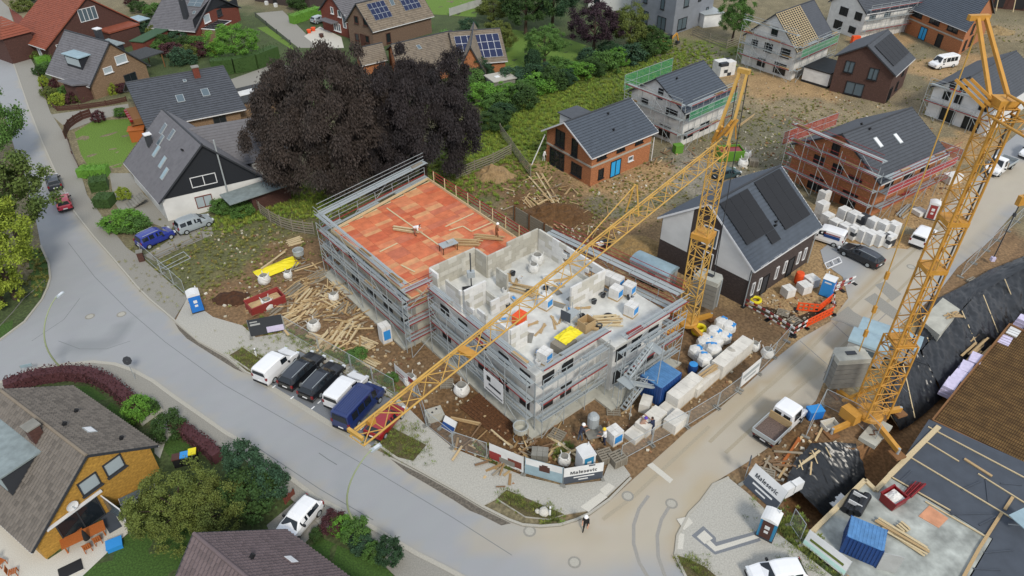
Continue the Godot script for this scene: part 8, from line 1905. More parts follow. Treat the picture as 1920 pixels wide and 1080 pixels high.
func street_things():
	mat("lampgreen", "8f9a76", 0.6)
	lamp("curved pale green street lamp on the left street corner", V(-41.4,0.12,-48.35), V(-40.49,7.2,-50.4)); lamp("curved pale green street lamp leaning over the main road at the lower edge", V(-11.36,0.12,-31.67), V(-9.74,7.2,-32.97))
	var o = thingw("traffic_sign", "round traffic sign seen from behind on the left corner", "sign", V(-34.52,0,-47.41))
	rod(o, "post", "galv", V(-34.52,0,-47.41), V(-34.52,0,-47.41) + V(0, 2.4, 0), 0.035); rod(o, "disc", "darkgrey", V(-34.52,0,-47.41) + V(0, 2.35, -0.03), V(-34.52,0,-47.41) + V(0.0, 2.38, 0.04), 0.42); bp(o, "clamp", "galv", V(-34.52,0,-47.41) + V(0, 2.3, 0), V(0.1, 0.1, 0.12))
	o = thingw("traffic_sign", "round grey sign seen from behind at the tipper truck", "sign", V(18.41,0,-36.23)); rod(o, "post", "galv", V(18.41,0,-36.23), V(18.41,0,-36.23) + V(0, 2.2, 0), 0.035); rod(o, "disc", "membrane", V(18.41,0,-36.23) + V(-0.03, 2.2, 0), V(18.41,0,-36.23) + V(0.04, 2.2, 0.03), 0.45)
	o = thingw("street_sign", "small blue street name sign by the wine red hedge", "sign", V(-44.76,0,-47.9)); rod(o, "post", "galv", V(-45.04,0,-48.05), V(-45.04,0,-48.05) + V(0, 1.2, 0), 0.03); rod(o, "post", "galv", V(-44.14,0,-48.4), V(-44.14,0,-48.4) + V(0, 1.2, 0), 0.03); bm(o, "plate", "paleblue", V(-45.04,0,-48.05) + V(0, 1.0, 0), V(-44.14,0,-48.4) + V(0, 1.0, 0), 0.03, 0.3)
	for q in [["white marker post in the bed beside the boulder", V(2.85,0.12,-32.78)], ["white marker post in the left planting bed", V(-24.27,0.12,-50.47)]]:
		o = thing("marker_post", q[0], "post", q[1], 0); bp(o, "post", "whitepaint", V(0, 0.5, 0), V(0.12, 1.0, 0.1)); bp(o, "band", "black", V(0, 0.8, 0), V(0.13, 0.1, 0.11))
	for q in [["pale boulder in the front planting bed", V(2.41,0.1,-32.98), 0.4], ["small stone beside the boulder in the bed", V(1.93,0.1,-33.08), 0.22]]: boulder(q[0], q[1], q[2])
	# fences
	plank_fence("weathered plank fence bending round the left plot", [V(-32.83,0,-79.1),V(-31.22,0,-76.74),V(-29.54,0,-74.97),V(-27.89,0,-73.62),V(-26.26,0,-72.78),V(-24.74,0,-72.3),V(-23.54,0,-72.06)], 5, 1.7, "woodgrey", "grey plank fences"); plank_fence("weathered plank fence beside the far meadow and sand mound", [V(-7.48,0,-85.92),V(-5.12,0,-88.07),V(-2.61,0,-90.3),V(-0.15,0,-93.28)], 5, 1.7, "woodgrey", "grey plank fences"); plank_fence("weathered plank fence running down to the retaining wall", [V(-1.77,0,-100.06),V(-0.15,0,-94.99),V(1.12,0,-90.78),V(2.53,0,-86.53)], 5, 1.7, "woodgrey", "grey plank fences")
	plank_fence("long plank fence near the grey flat roofed house", [V(36.6,0,-147.34),V(39.14,0,-142.66),V(41.61,0,-138.83),V(45.7,0,-142.66)], 4, 1.8, "woodgrey", "grey plank fences"); plank_fence("dark plank fence behind the white house's shed", [V(-31.42,0,-79.91),V(-29.94,0,-82.13),V(-28.34,0,-84.14)], 5, 1.5, "woodgrey", "grey plank fences")
	plank_fence("brown panel fence curving round the front lawn", [V(-66.25,0,-98.21),V(-67.2,0,-100.44),V(-67.67,0,-102.36),V(-67.62,0,-103.93),V(-67.23,0,-105.54),V(-66.38,0,-106.57)], 3, 1.3, "brownpanel", "garden fences", 0.4); plank_fence("low red brick garden wall along the left pavement", [V(-65.75,0,-97.84),V(-62.87,0,-93.28),V(-59.59,0,-88.7)], 2, 0.5, "brick_wine", "garden fences", 0.25); plank_fence("low dark fence round the beige house's garden", [V(-85.31,0,-126.37),V(-80.5,0,-118.69),V(-75.79,0,-111.71),V(-72.95,0,-108.88),V(-69.66,0,-109.52),V(-66.05,0,-111.05),V(-63.52,0,-112.83)], 3, 0.8, "brownpanel", "garden fences", 0.22)
	plank_fence("long low fence along the far driveway", [V(-55.71,0,-159.82),V(-51.71,0,-153.74),V(-47.96,0,-148.03),V(-43.58,0,-141.36)], 3, 0.9, "darkgrey", "garden fences", 0.1); plank_fence("pale grey wall panels along the far lawn at the top edge", [V(-13.63,0,-160.61),V(-9.55,0,-165.48),V(-4.9,0,-170.59),V(0,0,-175.97)], 2, 1.6, "greypanel", "garden fences", 0.8); plank_fence("low dark fence beside the left plot's blue car", [V(-40.48,0,-66.69),V(-38.8,0,-68.64),V(-36.58,0,-71.13)], 2, 0.9, "woodgrey", "garden fences", 0.1)
	plank_fence("low garden wall at the orange house's side", [V(-31.53,0,-41.83),V(-30.92,0,-42.81),V(-30.47,0,-43.44)], 2, 0.6, "concrete", "garden fences", 0.3); plank_fence("low brick edging by the white hatchback", [V(-17.3,0,-33.87),V(-17.08,0,-34.31),V(-16.85,0,-34.7)], 2, 0.6, "brick_red", "garden fences", 0.3)
	o = thing("brick_pillar", "red brown brick gate pillar at the left plot", "pillar", V(-41.78,0,-66.48), 0.4); bp(o, "shaft", "brick_wine", V(0, 0.65, 0), V(0.6, 1.3, 0.6)); bp(o, "cap", "concretedark", V(0, 1.34, 0), V(0.7, 0.08, 0.7))
	o = thingw("goal_frame", "low white steel frame lying on the left plot", "frame", V(-39.38,0,-65.43))
	for l in [[V(-39.7,0,-65.64),V(-37.71,0,-68.2)], [V(-38.95,0,-64.81),V(-37,0,-67.44)], [V(-38.34,0,-64.61),V(-36.45,0,-66.9)], [V(-39.7,0,-65.64),V(-38.34,0,-64.61)], [V(-37.71,0,-68.2),V(-36.45,0,-66.9)]]: rod(o, "bar", "galv", l[0] + V(0, 0.15, 0), l[1] + V(0, 0.15, 0), 0.04)
	o = thing("tarpaulin_heap", "bright yellow sheet under planks in the left yard", "tarp", V(-26.12,0,-64.91), 0.7); var hm = MB.new(); crumple(hm, V(0, 0.2, 0), 2.4, 1.0, 0.5); mpart(o, "sheet", hm, "yellowbright")
	o = thing("children_slide", "small wooden play house on the lawn behind the hedge", "play house", V(-55.31,0,-98.21), 0.3); bp(o, "wall", "woodorange", V(0, 0.9, 0), V(2.0, 1.8, 1.6)); bp(o, "roof", "woodorange", V(0, 1.85, 0), V(2.3, 0.12, 1.9))
	# terrace of the ochre house
	o = thing("garden_table", "long orange wooden table on the ochre house's terrace", "table", V(-31.04,0,-30.68), 0.62)
	for i in 6: bp(o, "table_slat", "woodorange", V(0, 0.75, -0.42 + 0.165 * i), V(2.9, 0.04, 0.155))
	for x in [-1.25, 1.25]:
		for z in [-0.35, 0.35]: bp(o, "leg", "woodorange", V(x, 0.36, z), V(0.09, 0.72, 0.09))
	o = thing("parasol", "folded dark parasol standing in the orange table", "parasol", V(-30.56,0.78,-30.33), 0); hm = MB.new(); hm.lathe(Vector3.ZERO, [[0.22, 0.0], [0.14, 0.6], [0.04, 1.0], [0.001, 1.05]], 10); mpart(o, "canopy", hm, "blackcloth")
	var gc = ["wooden garden chair at the house side of the orange table", "second wooden garden chair at the house side of the orange table", "wooden garden chair on the lawn side of the orange table", "second wooden garden chair on the lawn side of the orange table"]
	for i in 4: garden_chair(gc[i], [V(-32.18,0,-30.94), V(-31.85,0,-31.39), V(-30.48,0,-29.9), V(-30.03,0,-30.5)][i], 0.62 + (0.0 if i < 2 else PI))
	garden_chair("wooden garden chair alone at the terrace's left edge", V(-36.03,0,-28.71), 1.2); garden_chair("reddish wooden chair near the lower edge of the terrace", V(-34.75,0,-27.98), 2.0)
	o = thing("doormat", "dark grey mat on the terrace beside the glass partition", "mat", V(-29.96,0.03,-32.28), -0.8); bp(o, "mat", "membrane", V(0, 0.01, 0), V(2.0, 0.02, 0.9))
	o = thing("plant_trough", "black slate bed in the terrace paving", "bed", V(-31.02,0.03,-28.36), 0.62); bp(o, "bed", "black", V(0, 0.04, 0), V(1.5, 0.08, 1.0)); bp(o, "edging", "whitestone", V(0, 0.03, 0.56), V(1.6, 0.1, 0.1))
	o = thingw("glass_partition", "white framed glass partition beside the ochre house", "partition", V(-31.02,0,-33.53)); var a: Vector3 = V(-31.02,0,-33.53); var b: Vector3 = V(-28.57,0,-31.98)
	bm(o, "rail", "trim", a + V(0, 1.9, 0), b + V(0, 1.9, 0), 0.08, 0.08); bm(o, "pane", "paleglass", a + V(0, 1.0, 0), b + V(0, 1.0, 0), 0.03, 1.7)
	for p in [a, b]: rod(o, "post", "trim", p, p + V(0, 1.9, 0), 0.04)
	o = thing("toy_box", "light blue plastic sand box on the lawn edge", "box", V(-28.69,0,-30.2), 0.5); bp(o, "box", "bluewrap", V(0, 0.2, 0), V(1.0, 0.4, 0.8)); bp(o, "lid", "bluewrap", V(0, 0.44, 0), V(1.08, 0.08, 0.88))
	o = thing("cold_frame", "glass cold frame along the ochre house's side", "cold frame", V(-28.69,0,-34.36), 0.62); bp(o, "frame", "trim", V(0, 0.3, 0), V(2.6, 0.6, 0.7)); bp(o, "pane", "paleglass", V(0, 0.62, 0), V(2.5, 0.04, 0.62))
	var bins = [["black wheeled bin with brown lid beside the ochre house", V(-26.86,0,-37.6), "brownpanel"], ["black wheeled bin with blue lid beside the ochre house", V(-26.29,0,-37.82), "bluewrap"], ["black wheeled bin with yellow lid beside the ochre house", V(-25.76,0,-38.15), "yellowbright"]]
	for q in bins:
		o = thing("wheelie_bin", q[0], "bin", q[1], 0.3, "wheeled bins by the ochre house"); bp(o, "body", "black", V(0, 0.5, 0), V(0.55, 0.95, 0.6)); bp(o, "lid", q[2], V(0, 1.0, 0), V(0.62, 0.09, 0.7)); rod(o, "wheel", "rubber", V(-0.25, 0.1, -0.3), V(0.25, 0.1, -0.3), 0.1)
	for q in [["orange planter pot in the white front yard", V(-41.58,0,-148.73), "orange"], ["second orange planter pot in the white front yard", V(-41.02,0,-150.13), "orange"], ["dark planter in the middle of the white front yard", V(-38.48,0,-145.98), "brownpanel"]]:
		o = thing("planter", q[0], "planter", q[1], 0, "planters in the white front yard"); hm = MB.new(); hm.lathe(Vector3.ZERO, [[0.35, 0], [0.5, 0.7], [0.42, 0.7], [0.001, 0.6]], 12); mpart(o, "pot", hm, q[2])
func boulder(label, c, r):
	var mb = MB.new()
	for j in 6:
		for i in 10:
			var p = []
			for q in [[i, j], [i + 1, j], [i + 1, j + 1], [i, j + 1]]:
				var t = TAU * (int(q[0]) % 10) / 10.0
				var s: float = PI * q[1] / 6.0
				var d = V(sin(s) * cos(t), cos(s) * 0.7, sin(s) * sin(t))
				p.append(c + d * r * (1.0 + 0.3 * NF.get_noise_3d(d.x * 2 + c.x, d.y * 2, d.z * 2)) + V(0, r * 0.4, 0))
			mb.quad(p[0], p[1], p[2], p[3])
	return single("boulder", mb, "whitestone", label, "boulder")

# ---------- vegetation ----------
var CR = {}
func leaf(mb, p, up: Vector3, side: Vector3, l, w):
	mb.tri(p - up * l * 0.5, p + side * w * 0.5, p + up * l * 0.5)
	mb.tri(p - up * l * 0.5, p + up * l * 0.5, p - side * w * 0.5)
func crown_mesh(sd, lobes, per, size, droop = 0.0, cone = 0.0):   # a unit crown: overlapping lobes, each a shell of leaf faces
	var r = RandomNumberGenerator.new()
	r.seed = sd
	var nz = FastNoiseLite.new()
	nz.seed = sd; nz.frequency = 1.1
	var mb = MB.new()
	for i in lobes:
		var y = 1.0 - 1.75 * (i + 0.5) / lobes
		var t = i * 2.39996 + r.randf_range(-0.3, 0.3)
		var q = sqrt(maxf(0.0, 1.0 - y * y))
		var d = V(q * cos(t), y, q * sin(t))
		var rad = 0.66 + 0.48 * nz.get_noise_3dv(d * 1.6) + r.randf_range(-0.12, 0.1)
		if cone > 0: rad *= lerpf(1.0, 1.15 - 0.55 * (y + 1), cone)
		var c = d * rad
		var lr = r.randf_range(0.8, 1.35) * 1.25 / sqrt(lobes)
		var tone = r.randf_range(0.8, 1.25)
		var hue = r.randf_range(-0.08, 0.08)
		for k in per:
			var o = V(r.randfn(), r.randfn(), r.randfn()).normalized()
			if o.dot(d) < -0.3: o = -o
			o = o * lr * pow(r.randf(), 0.35) * V(1, 0.8, 1)
			var p = c + o * (1.0 + 0.25 * r.randfn())
			var g = tone * r.randf_range(0.75, 1.25)
			mb.col = Color(g * (1.0 + hue), g, g * (1.0 - hue))
			if droop > 0:   # a hanging spray of three leaves
				var sw = V(r.randfn() * 0.3, -1, r.randfn() * 0.3) + V(o.x, 0, o.z) * 2.0
				for m in 3:
					leaf(mb, p + sw * droop * 0.33 * m, (sw + V(r.randfn(), r.randfn(), r.randfn()) * 0.3).normalized(), V(r.randfn(), r.randfn() * 0.4, r.randfn()).normalized(), size * 2.0, size * r.randf_range(0.5, 1.0))
			else:
				var nrm = (o.normalized() * 0.8 + V(r.randfn(), r.randfn(), r.randfn()) * 0.6).normalized()
				var up = V(r.randfn(), r.randfn(), r.randfn()).normalized()
				leaf(mb, p, up, nrm.cross(up).normalized(), size * r.randf_range(0.7, 1.5), size * r.randf_range(0.5, 0.9))
	return mb.mesh()
func tree(nm, label, base, rx, ry, cy, kind, mt, grp = "", trunk = true, turn = -1.0):
	var o = thing(nm, label, "bush" if nm.contains("bush") or nm.contains("shrub") else "tree", base, 0, grp)
	var tn: float = R.randf() * TAU if turn < 0 else turn
	part(o, "crown", CR[kind], mt, Transform3D(Basis(Vector3.UP, tn).scaled(V(rx, ry, rx)), V(0, cy, 0)))
	if trunk:
		var mb = MB.new()
		var tr = maxf(0.08, rx * 0.05)
		mb.tube(V(0, -0.1, 0), V(0.1, cy * 0.6, 0), tr * 1.3, tr * 0.8, 8)
		mb.tube(V(0.1, cy * 0.6, 0), V(0, cy + ry * 0.4, 0.1), tr * 0.8, tr * 0.25, 7)
		for i in 6:
			var a = TAU * i / 6 + 0.4
			mb.tube(V(0.1, cy * (0.5 + 0.08 * i), 0), V(cos(a) * rx * 0.6, cy + ry * (0.1 + 0.1 * (i % 3)), sin(a) * rx * 0.6), tr * 0.45, tr * 0.12, 5)
		mpart(o, "trunk", mb, "bark")
	return o
func hedge(label, pts, w, hh, mt, grp, dens = 130):
	var mb = MB.new()
	for k in pts.size() - 1:
		var a: Vector3 = pts[k]
		var b: Vector3 = pts[k + 1]
		var d = (b - a).normalized()
		var s = V(-d.z, 0, d.x)
		for i in int((b - a).length() * dens):
			var t = R.randf()
			var f = R.randf() * (w + 2 * hh)
			var p: Vector3 = a + (b - a) * t
			var bulge = 1.0 + 0.14 * NF.get_noise_2d(p.x * 0.8, p.z * 0.8)
			var q = p
			if f < w: q += s * (f - w / 2) * bulge + V(0, hh * bulge, 0)
			elif f < w + hh: q += s * (w / 2) * bulge + V(0, f - w, 0)
			else: q += -s * (w / 2) * bulge + V(0, f - w - hh, 0)
			q += V(R.randfn(), R.randfn(), R.randfn()) * 0.07
			var g = R.randf_range(0.6, 1.4)
			mb.col = Color(g, g * R.randf_range(0.92, 1.08), g)
			leaf(mb, q, V(R.randfn(), R.randfn(), R.randfn()).normalized(), V(R.randfn(), R.randfn(), R.randfn()).normalized(), 0.22, 0.15)
		var bx_ = (a + b) / 2
		mb.col = Color(1, 1, 1)
		mb.beam(a + V(0, hh * 0.45, 0), b + V(0, hh * 0.45, 0), w * 0.8, hh * 0.86)
	return single("hedge", mb, mt, label, "hedge", grp)
func tufts(nm, label, areas, mt, tall, seed_):   # weeds and long grass
	var mm = MultiMesh.new()
	mm.transform_format = MultiMesh.TRANSFORM_3D; mm.use_colors = true
	var mb = MB.new()
	for i in 9:
		var a = TAU * i / 9 + 0.3 * (i % 2)
		var d = V(cos(a), 0, sin(a))
		var s = V(-d.z, 0, d.x) * 0.035
		mb.tri(d * 0.04 - s, d * (0.16 + 0.05 * (i % 3)) + V(0, 0.32 + 0.06 * (i % 4), 0), d * 0.04 + s)
		mb.tri(d * 0.1 - s * 1.5, d * 0.3 + V(0, 0.2, 0), d * 0.1 + s * 1.5)
	mm.mesh = mb.mesh()
	var ps = []
	for z in areas:
		var l = z[0]
		for i in z[2]:
			var k: int = R.randi() % l.size()
			var p: Vector3 = l[k].lerp(l[(k + 1) % l.size()], R.randf()) if z.size() < 4 else l[0].lerp(l[1], R.randf()).lerp(l[3].lerp(l[2], R.randf()), R.randf())
			p += V(R.randfn() * z[1], 0.02, R.randfn() * z[1])
			if not Geometry2D.is_point_in_polygon(Vector2(p.x, p.z), ROAD): ps.append(p)
	mm.instance_count = ps.size()
	for i in ps.size():
		var s = R.randf_range(0.5, 1.4) * tall
		mm.set_instance_transform(i, Transform3D(Basis(Vector3.UP, R.randf() * TAU).scaled(V(s * 1.3, s, s * 1.3)), ps[i]))
		var g = R.randf_range(0.6, 1.5)
		mm.set_instance_color(i, Color(g * R.randf_range(0.9, 1.3), g, g * 0.8))
	var mi = MultiMeshInstance3D.new()
	mi.name = numbered(nm); mi.multimesh = mm; mi.material_override = M[mt]; add_child(mi)
	mi.set_meta("kind", "stuff"); mi.set_meta("label", label); mi.set_meta("category", "weeds")
func vegetation():
	mat("leaf_meadow", "71883a", 0.9, "", 0.1, 0, true); mat("leaf_dry", "747a44", 0.9, "", 0.1, 0, true); mat("leaf_weed", "66753a", 0.9, "", 0.1, 0, true)
	mat("leaf_olivedark", "586a2e", 0.85, "", 0.1, 0, true)
	CR.a = crown_mesh(1, 60, 240, 0.05); CR.b = crown_mesh(2, 70, 220, 0.05); CR.c = crown_mesh(3, 55, 260, 0.048)
	CR.bush = crown_mesh(4, 26, 190, 0.1); CR.bush2 = crown_mesh(5, 20, 240, 0.105); CR.fine = crown_mesh(6, 90, 180, 0.042); CR.cone = crown_mesh(7, 40, 160, 0.08, 0.0, 0.8)
	CR.weep = crown_mesh(8, 230, 240, 0.017, 0.14); CR.weep2 = crown_mesh(9, 210, 230, 0.018, 0.13); CR.weep3 = crown_mesh(10, 120, 220, 0.025, 0.15)
	tree("copper_beech", "huge dark copper weeping beech, the browner one beside the white house", V(-23.54,0,-82.13), 10.6, 10.6, 9.8, "weep", "leaf_copper"); tree("copper_beech", "huge purple black beech, the one toward the meadow", V(-11.83,0,-85.62), 9.0, 9.6, 9.2, "weep2", "leaf_plum"); tree("copper_beech", "dark beech filling the gap between the two great beeches", V(-17.53,0,-83.85), 6.0, 7.0, 6.0, "weep3", "leaf_plum")
	tree("street_tree", "round green street tree at the upper left edge", V(-70.47,0,-88.7), 5.4, 6.6, 7.4, "a", "leaf_green", "street trees on the left"); tree("street_tree", "wide olive street tree over the parked red car", V(-55.44,0,-67.55), 6.2, 5.6, 8.4, "b", "leaf_olivedark", "street trees on the left"); tree("street_tree", "yellowing street tree below the olive one", V(-52.23,0,-59.57), 4.8, 5.0, 7.4, "c", "leaf_yellow", "street trees on the left"); tree("bush", "yellow green bush at the left edge below the street trees", V(-52.95,0,-58.66), 2.6, 2.4, 2.2, "bush", "leaf_yellow", "", true)
	tree("garden_tree", "round light green willow shrub tree by the far driveway", V(-50.92,0,-131.08), 5.6, 3.9, 3.6, "fine", "leaf_bright")
	for q in [["dark green tree behind the far lawn at the top edge", V(2.71,0,-147.34), 6.0, 5.6, 6.2, "b", "leaf_dark"], ["tall dark tree left of the purple tree", V(8.27,0,-150.13), 6.2, 6.4, 7.2, "a", "leaf_pine"], ["purple leaved tree behind the meadow", V(15.51,0,-136.37), 5.8, 5.0, 5.4, "c", "leaf_purple"], ["light green apple tree on the far lawn", V(5.81,0,-127.73), 4.6, 3.4, 4.8, "fine", "leaf_green"], ["olive willow left of the small excavator", V(22.4,0,-137.59), 4.4, 4.4, 4.6, "a", "leaf_olive"], ["dark green bush beside the small excavator", V(26.11,0,-136.98), 3.4, 2.8, 2.8, "b", "leaf_dark"], ["green tree between the grey house and the scaffolded shells", V(43.75,0,-143.31), 3.8, 4.4, 5.0, "a", "leaf_green"], ["narrow dark conifer on the far lawn's edge", V(3.79,0,-124.25), 2.2, 3.4, 3.4, "cone", "leaf_pine"], ["dense evergreen behind the solar bungalow", V(-2.55,0,-136.37), 3.8, 3.4, 3.2, "b", "leaf_olive"], ["dark tree at the top edge left of the far lawn", V(-3.96,0,-154.85), 4.5, 3.0, 3.2, "a", "leaf_olive"], ["tree at the top edge behind the far lawn", V(1.2,0,-166.31), 7.0, 5.0, 6.0, "b", "leaf_green"]]: tree("garden_tree", q[0], q[1], q[2], q[3], q[4], q[5], q[6], "trees behind the far lawn")
	var i = 0
	var sp = [V(-7.32,0,-118.69),V(-4.84,0,-112.83),V(-2.58,0,-109.52),V(-0.44,0,-112.38),V(2.23,0,-115.12),V(4.52,0,-117),V(6.86,0,-118.69),V(9.25,0,-120.42),V(11.75,0,-122.95),V(14.1,0,-125.04),V(16.41,0,-127.18),V(19.08,0,-129.38),V(21.83,0,-131.65),V(24.56,0,-133.39),V(27.75,0,-136.37),V(-5.62,0,-122.44),V(-4.36,0,-127.73),V(0,0,-119.92),V(3.24,0,-120.42),V(-9.53,0,-125.04),V(-1.67,0,-105.34),V(-2.86,0,-102.36),V(8.57,0,-125.04),V(13.8,0,-130.51),V(18.11,0,-133.97),V(5.15,0,-122.44),V(1.3,0,-110.61)]
	sp.sort_custom(func(a_, b_): return a_.x < b_.x)
	for p in sp:
		tree("hedge_bush", "%s bush, %s from the beech in the hedge behind the meadow" % [["dark green", "mid green", "pine green", "bright green", "bluish green"][i % 5], ORD[i]], p, R.randf_range(2.2, 3.6), R.randf_range(1.5, 2.6), R.randf_range(1.1, 1.7), ["bush", "bush2", "a"][i % 3], ["leaf_dark", "leaf_green", "leaf_pine", "leaf_bright", "leaf_blue"][i % 5], "bushes of the hedge behind the meadow", false); i += 1
	var CN = ["dark green", "mid green", "bluish green", "olive", "wine red"]
	var j = 0
	var gl = [V(-71.54,0,-144.3),V(-67.52,0,-139.45),V(-64.22,0,-134.86),V(-63.32,0,-137.9),V(-60.16,0,-133.39),V(-67.35,0,-136.37),V(-66.12,0,-142.66),V(-74.69,0,-149.43),V(-58.66,0,-134.86),V(-60.81,0,-131.08),V(-60.86,0,-138.83),V(-111.09,0,-171.03),V(-108.83,0,-164.65),V(-64.23,0,-164.65),V(-78.07,0,-160.61),V(-86.23,0,-168.86),V(-82.68,0,-163.83),V(-47.77,0,-165.48),V(-70.74,0,-169.72),V(-12.06,0,-141.04),V(-8.79,0,-149.43)]
	gl.sort_custom(func(a_, b_): return a_.x < b_.x)
	for p in gl:
		tree("garden_bush", "%s bush, %s from the left among the far gardens" % [CN[i % 5], ORD[j]], p, R.randf_range(1.6, 2.8), R.randf_range(1.2, 2.2), R.randf_range(0.9, 1.5), ["bush", "bush2"][i % 2], ["leaf_dark", "leaf_green", "leaf_blue", "leaf_olive", "leaf_wine"][i % 5], "bushes of the far gardens", false); i += 1; j += 1
	CN = ["dark green", "mid green", "yellow green", "wine red", "olive"]
	j = 0
	gl = [V(-84.32,0,-125.04),V(-80.69,0,-119.92),V(-77.28,0,-115.12),V(-74.21,0,-111.71),V(-72.36,0,-112.38),V(-71.48,0,-113.28),V(-75.29,0,-115.59),V(-78.22,0,-118.69),V(-84.28,0,-127.73),V(-70.59,0,-114.2),V(-69.01,0,-115.59),V(-67.25,0,-116.06),V(-65.86,0,-117),V(-76.54,0,-119.92),V(-92.95,0,-138.83),V(-89.54,0,-133.97)]
	gl.sort_custom(func(a_, b_): return a_.x < b_.x)
	for p in gl:
		tree("garden_bush", "%s shrub, %s from the left in the beige house's front garden" % [CN[i % 5], ORD[j]], p, R.randf_range(1.0, 1.7), R.randf_range(0.8, 1.3), 0.6, ["bush", "bush2"][i % 2], ["leaf_dark", "leaf_green", "leaf_yellow", "leaf_wine", "leaf_olive"][i % 5], "shrubs of the beige house's garden", false); i += 1; j += 1
	for q in [["round dark green cypress bush beside the road at the lower edge", V(-20.94,0,-36.38), 1.7, 2.0, 1.9, "bush", "leaf_blue"], ["second round cypress bush near the white hatchback", V(-18.29,0,-34.36), 1.6, 2.0, 1.9, "bush2", "leaf_blue"], ["dark laurel bush behind the cypress bushes", V(-19.53,0,-33.39), 2.2, 2.2, 1.9, "bush", "leaf_dark"], ["large rust tinged shrub before the ochre house", V(-24.4,0,-31.98), 3.7, 2.6, 2.7, "fine", "leaf_rust"], ["olive shrub at the rust tinged shrub's side", V(-22.02,0,-31.98), 2.8, 2.4, 2.2, "c", "leaf_olive"], ["small rust shrub left of the large one", V(-26.78,0,-31.98), 1.8, 1.8, 1.4, "c", "leaf_rust"], ["round green box bush at the hedge's end", V(-31.98,0,-42.81), 1.5, 1.3, 1.1, "bush", "leaf_bright"], ["dark round box bush beside the green one", V(-31.39,0,-43.19), 1.0, 1.0, 0.8, "bush2", "leaf_dark"], ["reddish shrub on the lower lawn's edge", V(-13.1,0,-31.62), 1.1, 0.9, 0.8, "bush", "leaf_wine"], ["yellow green shrub on the lower lawn's edge", V(-12.37,0,-31.3), 1.0, 0.9, 0.8, "bush2", "leaf_bright"], ["green shrub at the foot of the lower street lamp", V(-11.41,0,-30.94), 1.2, 1.0, 0.9, "bush", "leaf_green"], ["low lavender shrub on the lower lawn", V(-10.87,0,-30.07), 1.0, 0.7, 0.5, "bush2", "leaf_blue"], ["small green shrub left of the dark ball bush", V(-9.79,0,-29.34), 0.9, 0.8, 0.7, "bush", "leaf_green"], ["dark ball shaped bush at the lower lawn's corner", V(-8.61,0,-29.05), 1.1, 1.3, 1.1, "bush", "leaf_pine"], ["tiny shrub by the white hatchback's driveway", V(-14.3,0,-30.94), 0.6, 0.5, 0.4, "bush2", "leaf_dark"], ["bush between the ochre house and the bins", V(-28.77,0,-40.82), 1.6, 1.3, 1.0, "bush", "leaf_dark"], ["broad rhododendron bed before the white house", V(-47.1,0,-73.86), 2.6, 1.2, 0.9, "bush", "leaf_bright"], ["second rhododendron in the bed before the white house", V(-45.26,0,-73.02), 2.0, 1.0, 0.8, "bush2", "leaf_green"], ["golden ball bush beside the white house's steps", V(-49.64,0,-80.32), 1.0, 1.1, 0.9, "bush", "leaf_yellow"], ["shrub at the white house's shed", V(-35.95,0,-77), 1.6, 1.1, 0.9, "bush2", "leaf_green"], ["shrub by the shed next to the plank fence", V(-33.54,0,-76.74), 1.8, 1.0, 0.8, "bush", "leaf_green"], ["dark red barberry on the lawn's far edge", V(-64.27,0,-104.73), 1.2, 1.0, 0.8, "bush", "leaf_wine"], ["small bush on the lawn's far edge", V(-61.4,0,-106.36), 1.2, 1.0, 0.8, "bush2", "leaf_green"], ["yellow shrub beside the far willow shrub", V(-56.43,0,-135.76), 1.5, 1.5, 1.2, "bush", "leaf_yellow"], ["bush under the scaffold in front of the parking pavement", V(-14.78,0,-50.3), 1.2, 0.7, 0.4, "bush2", "leaf_green"], ["weedy bush behind the fence by the red car", V(-10.97,0,-47.21), 0.8, 0.5, 0.4, "bush", "leaf_green"]]:
		tree("round_bush", q[0], q[1], q[2], q[3], q[4], q[5], q[6], "", q[2] > 2.5)
	hedge("wine red barberry hedge curving along the left corner pavement", [V(-45.32,0,-45.84),V(-43.37,0,-47.14),V(-40.72,0,-47.69),V(-38.38,0,-47.41),V(-35.82,0,-46.04),V(-32.91,0,-43.69),V(-31.32,0,-42.44)], 1.2, 1.3, "leaf_wine", "wine red hedges"); hedge("wine red hedge beside the bins along the lower pavement", [V(-28.52,0,-41.35),V(-27.27,0,-40.64),V(-25.32,0,-39.26),V(-23.69,0,-37.93)], 1.0, 1.2, "leaf_wine", "wine red hedges")
	hedge("bright green clipped hedge at the front lawn's lower corner", [V(-58.54,0,-86.84),V(-56.87,0,-86.84),V(-54.84,0,-87.14)], 2.0, 1.4, "leaf_bright", "green clipped hedges"); hedge("clipped dark hedge block in the white house's front garden", [V(-55.28,0,-82.99),V(-53.35,0,-83.85)], 2.4, 1.6, "leaf_dark", "green clipped hedges"); hedge("second clipped dark hedge block nearest the driveway", [V(-52.64,0,-79.1),V(-50.6,0,-79.1)], 2.4, 1.5, "leaf_dark", "green clipped hedges"); hedge("tall clipped hedge behind the willow shrub tree", [V(-53.35,0,-125.04),V(-49.87,0,-126.1),V(-46.66,0,-128.28),V(-43.96,0,-132.8)], 2.2, 3.0, "leaf_dark", "green clipped hedges", 90); hedge("bright clipped hedge beside the far driveway", [V(-46.59,0,-154.85),V(-44.32,0,-158.27),V(-42.35,0,-161.41)], 2.0, 2.0, "leaf_bright", "green clipped hedges", 90); hedge("bright green hedge before the beige house", [V(-87.4,0,-129.94),V(-86.22,0,-131.08),V(-85.12,0,-132.8)], 2.0, 1.4, "leaf_bright", "green clipped hedges", 90); hedge("low green hedge edging the far meadow lawn", [V(-14.01,0,-145.98),V(-11.72,0,-143.97),V(-9.31,0,-142.66)], 2.0, 1.6, "leaf_green", "green clipped hedges", 90)
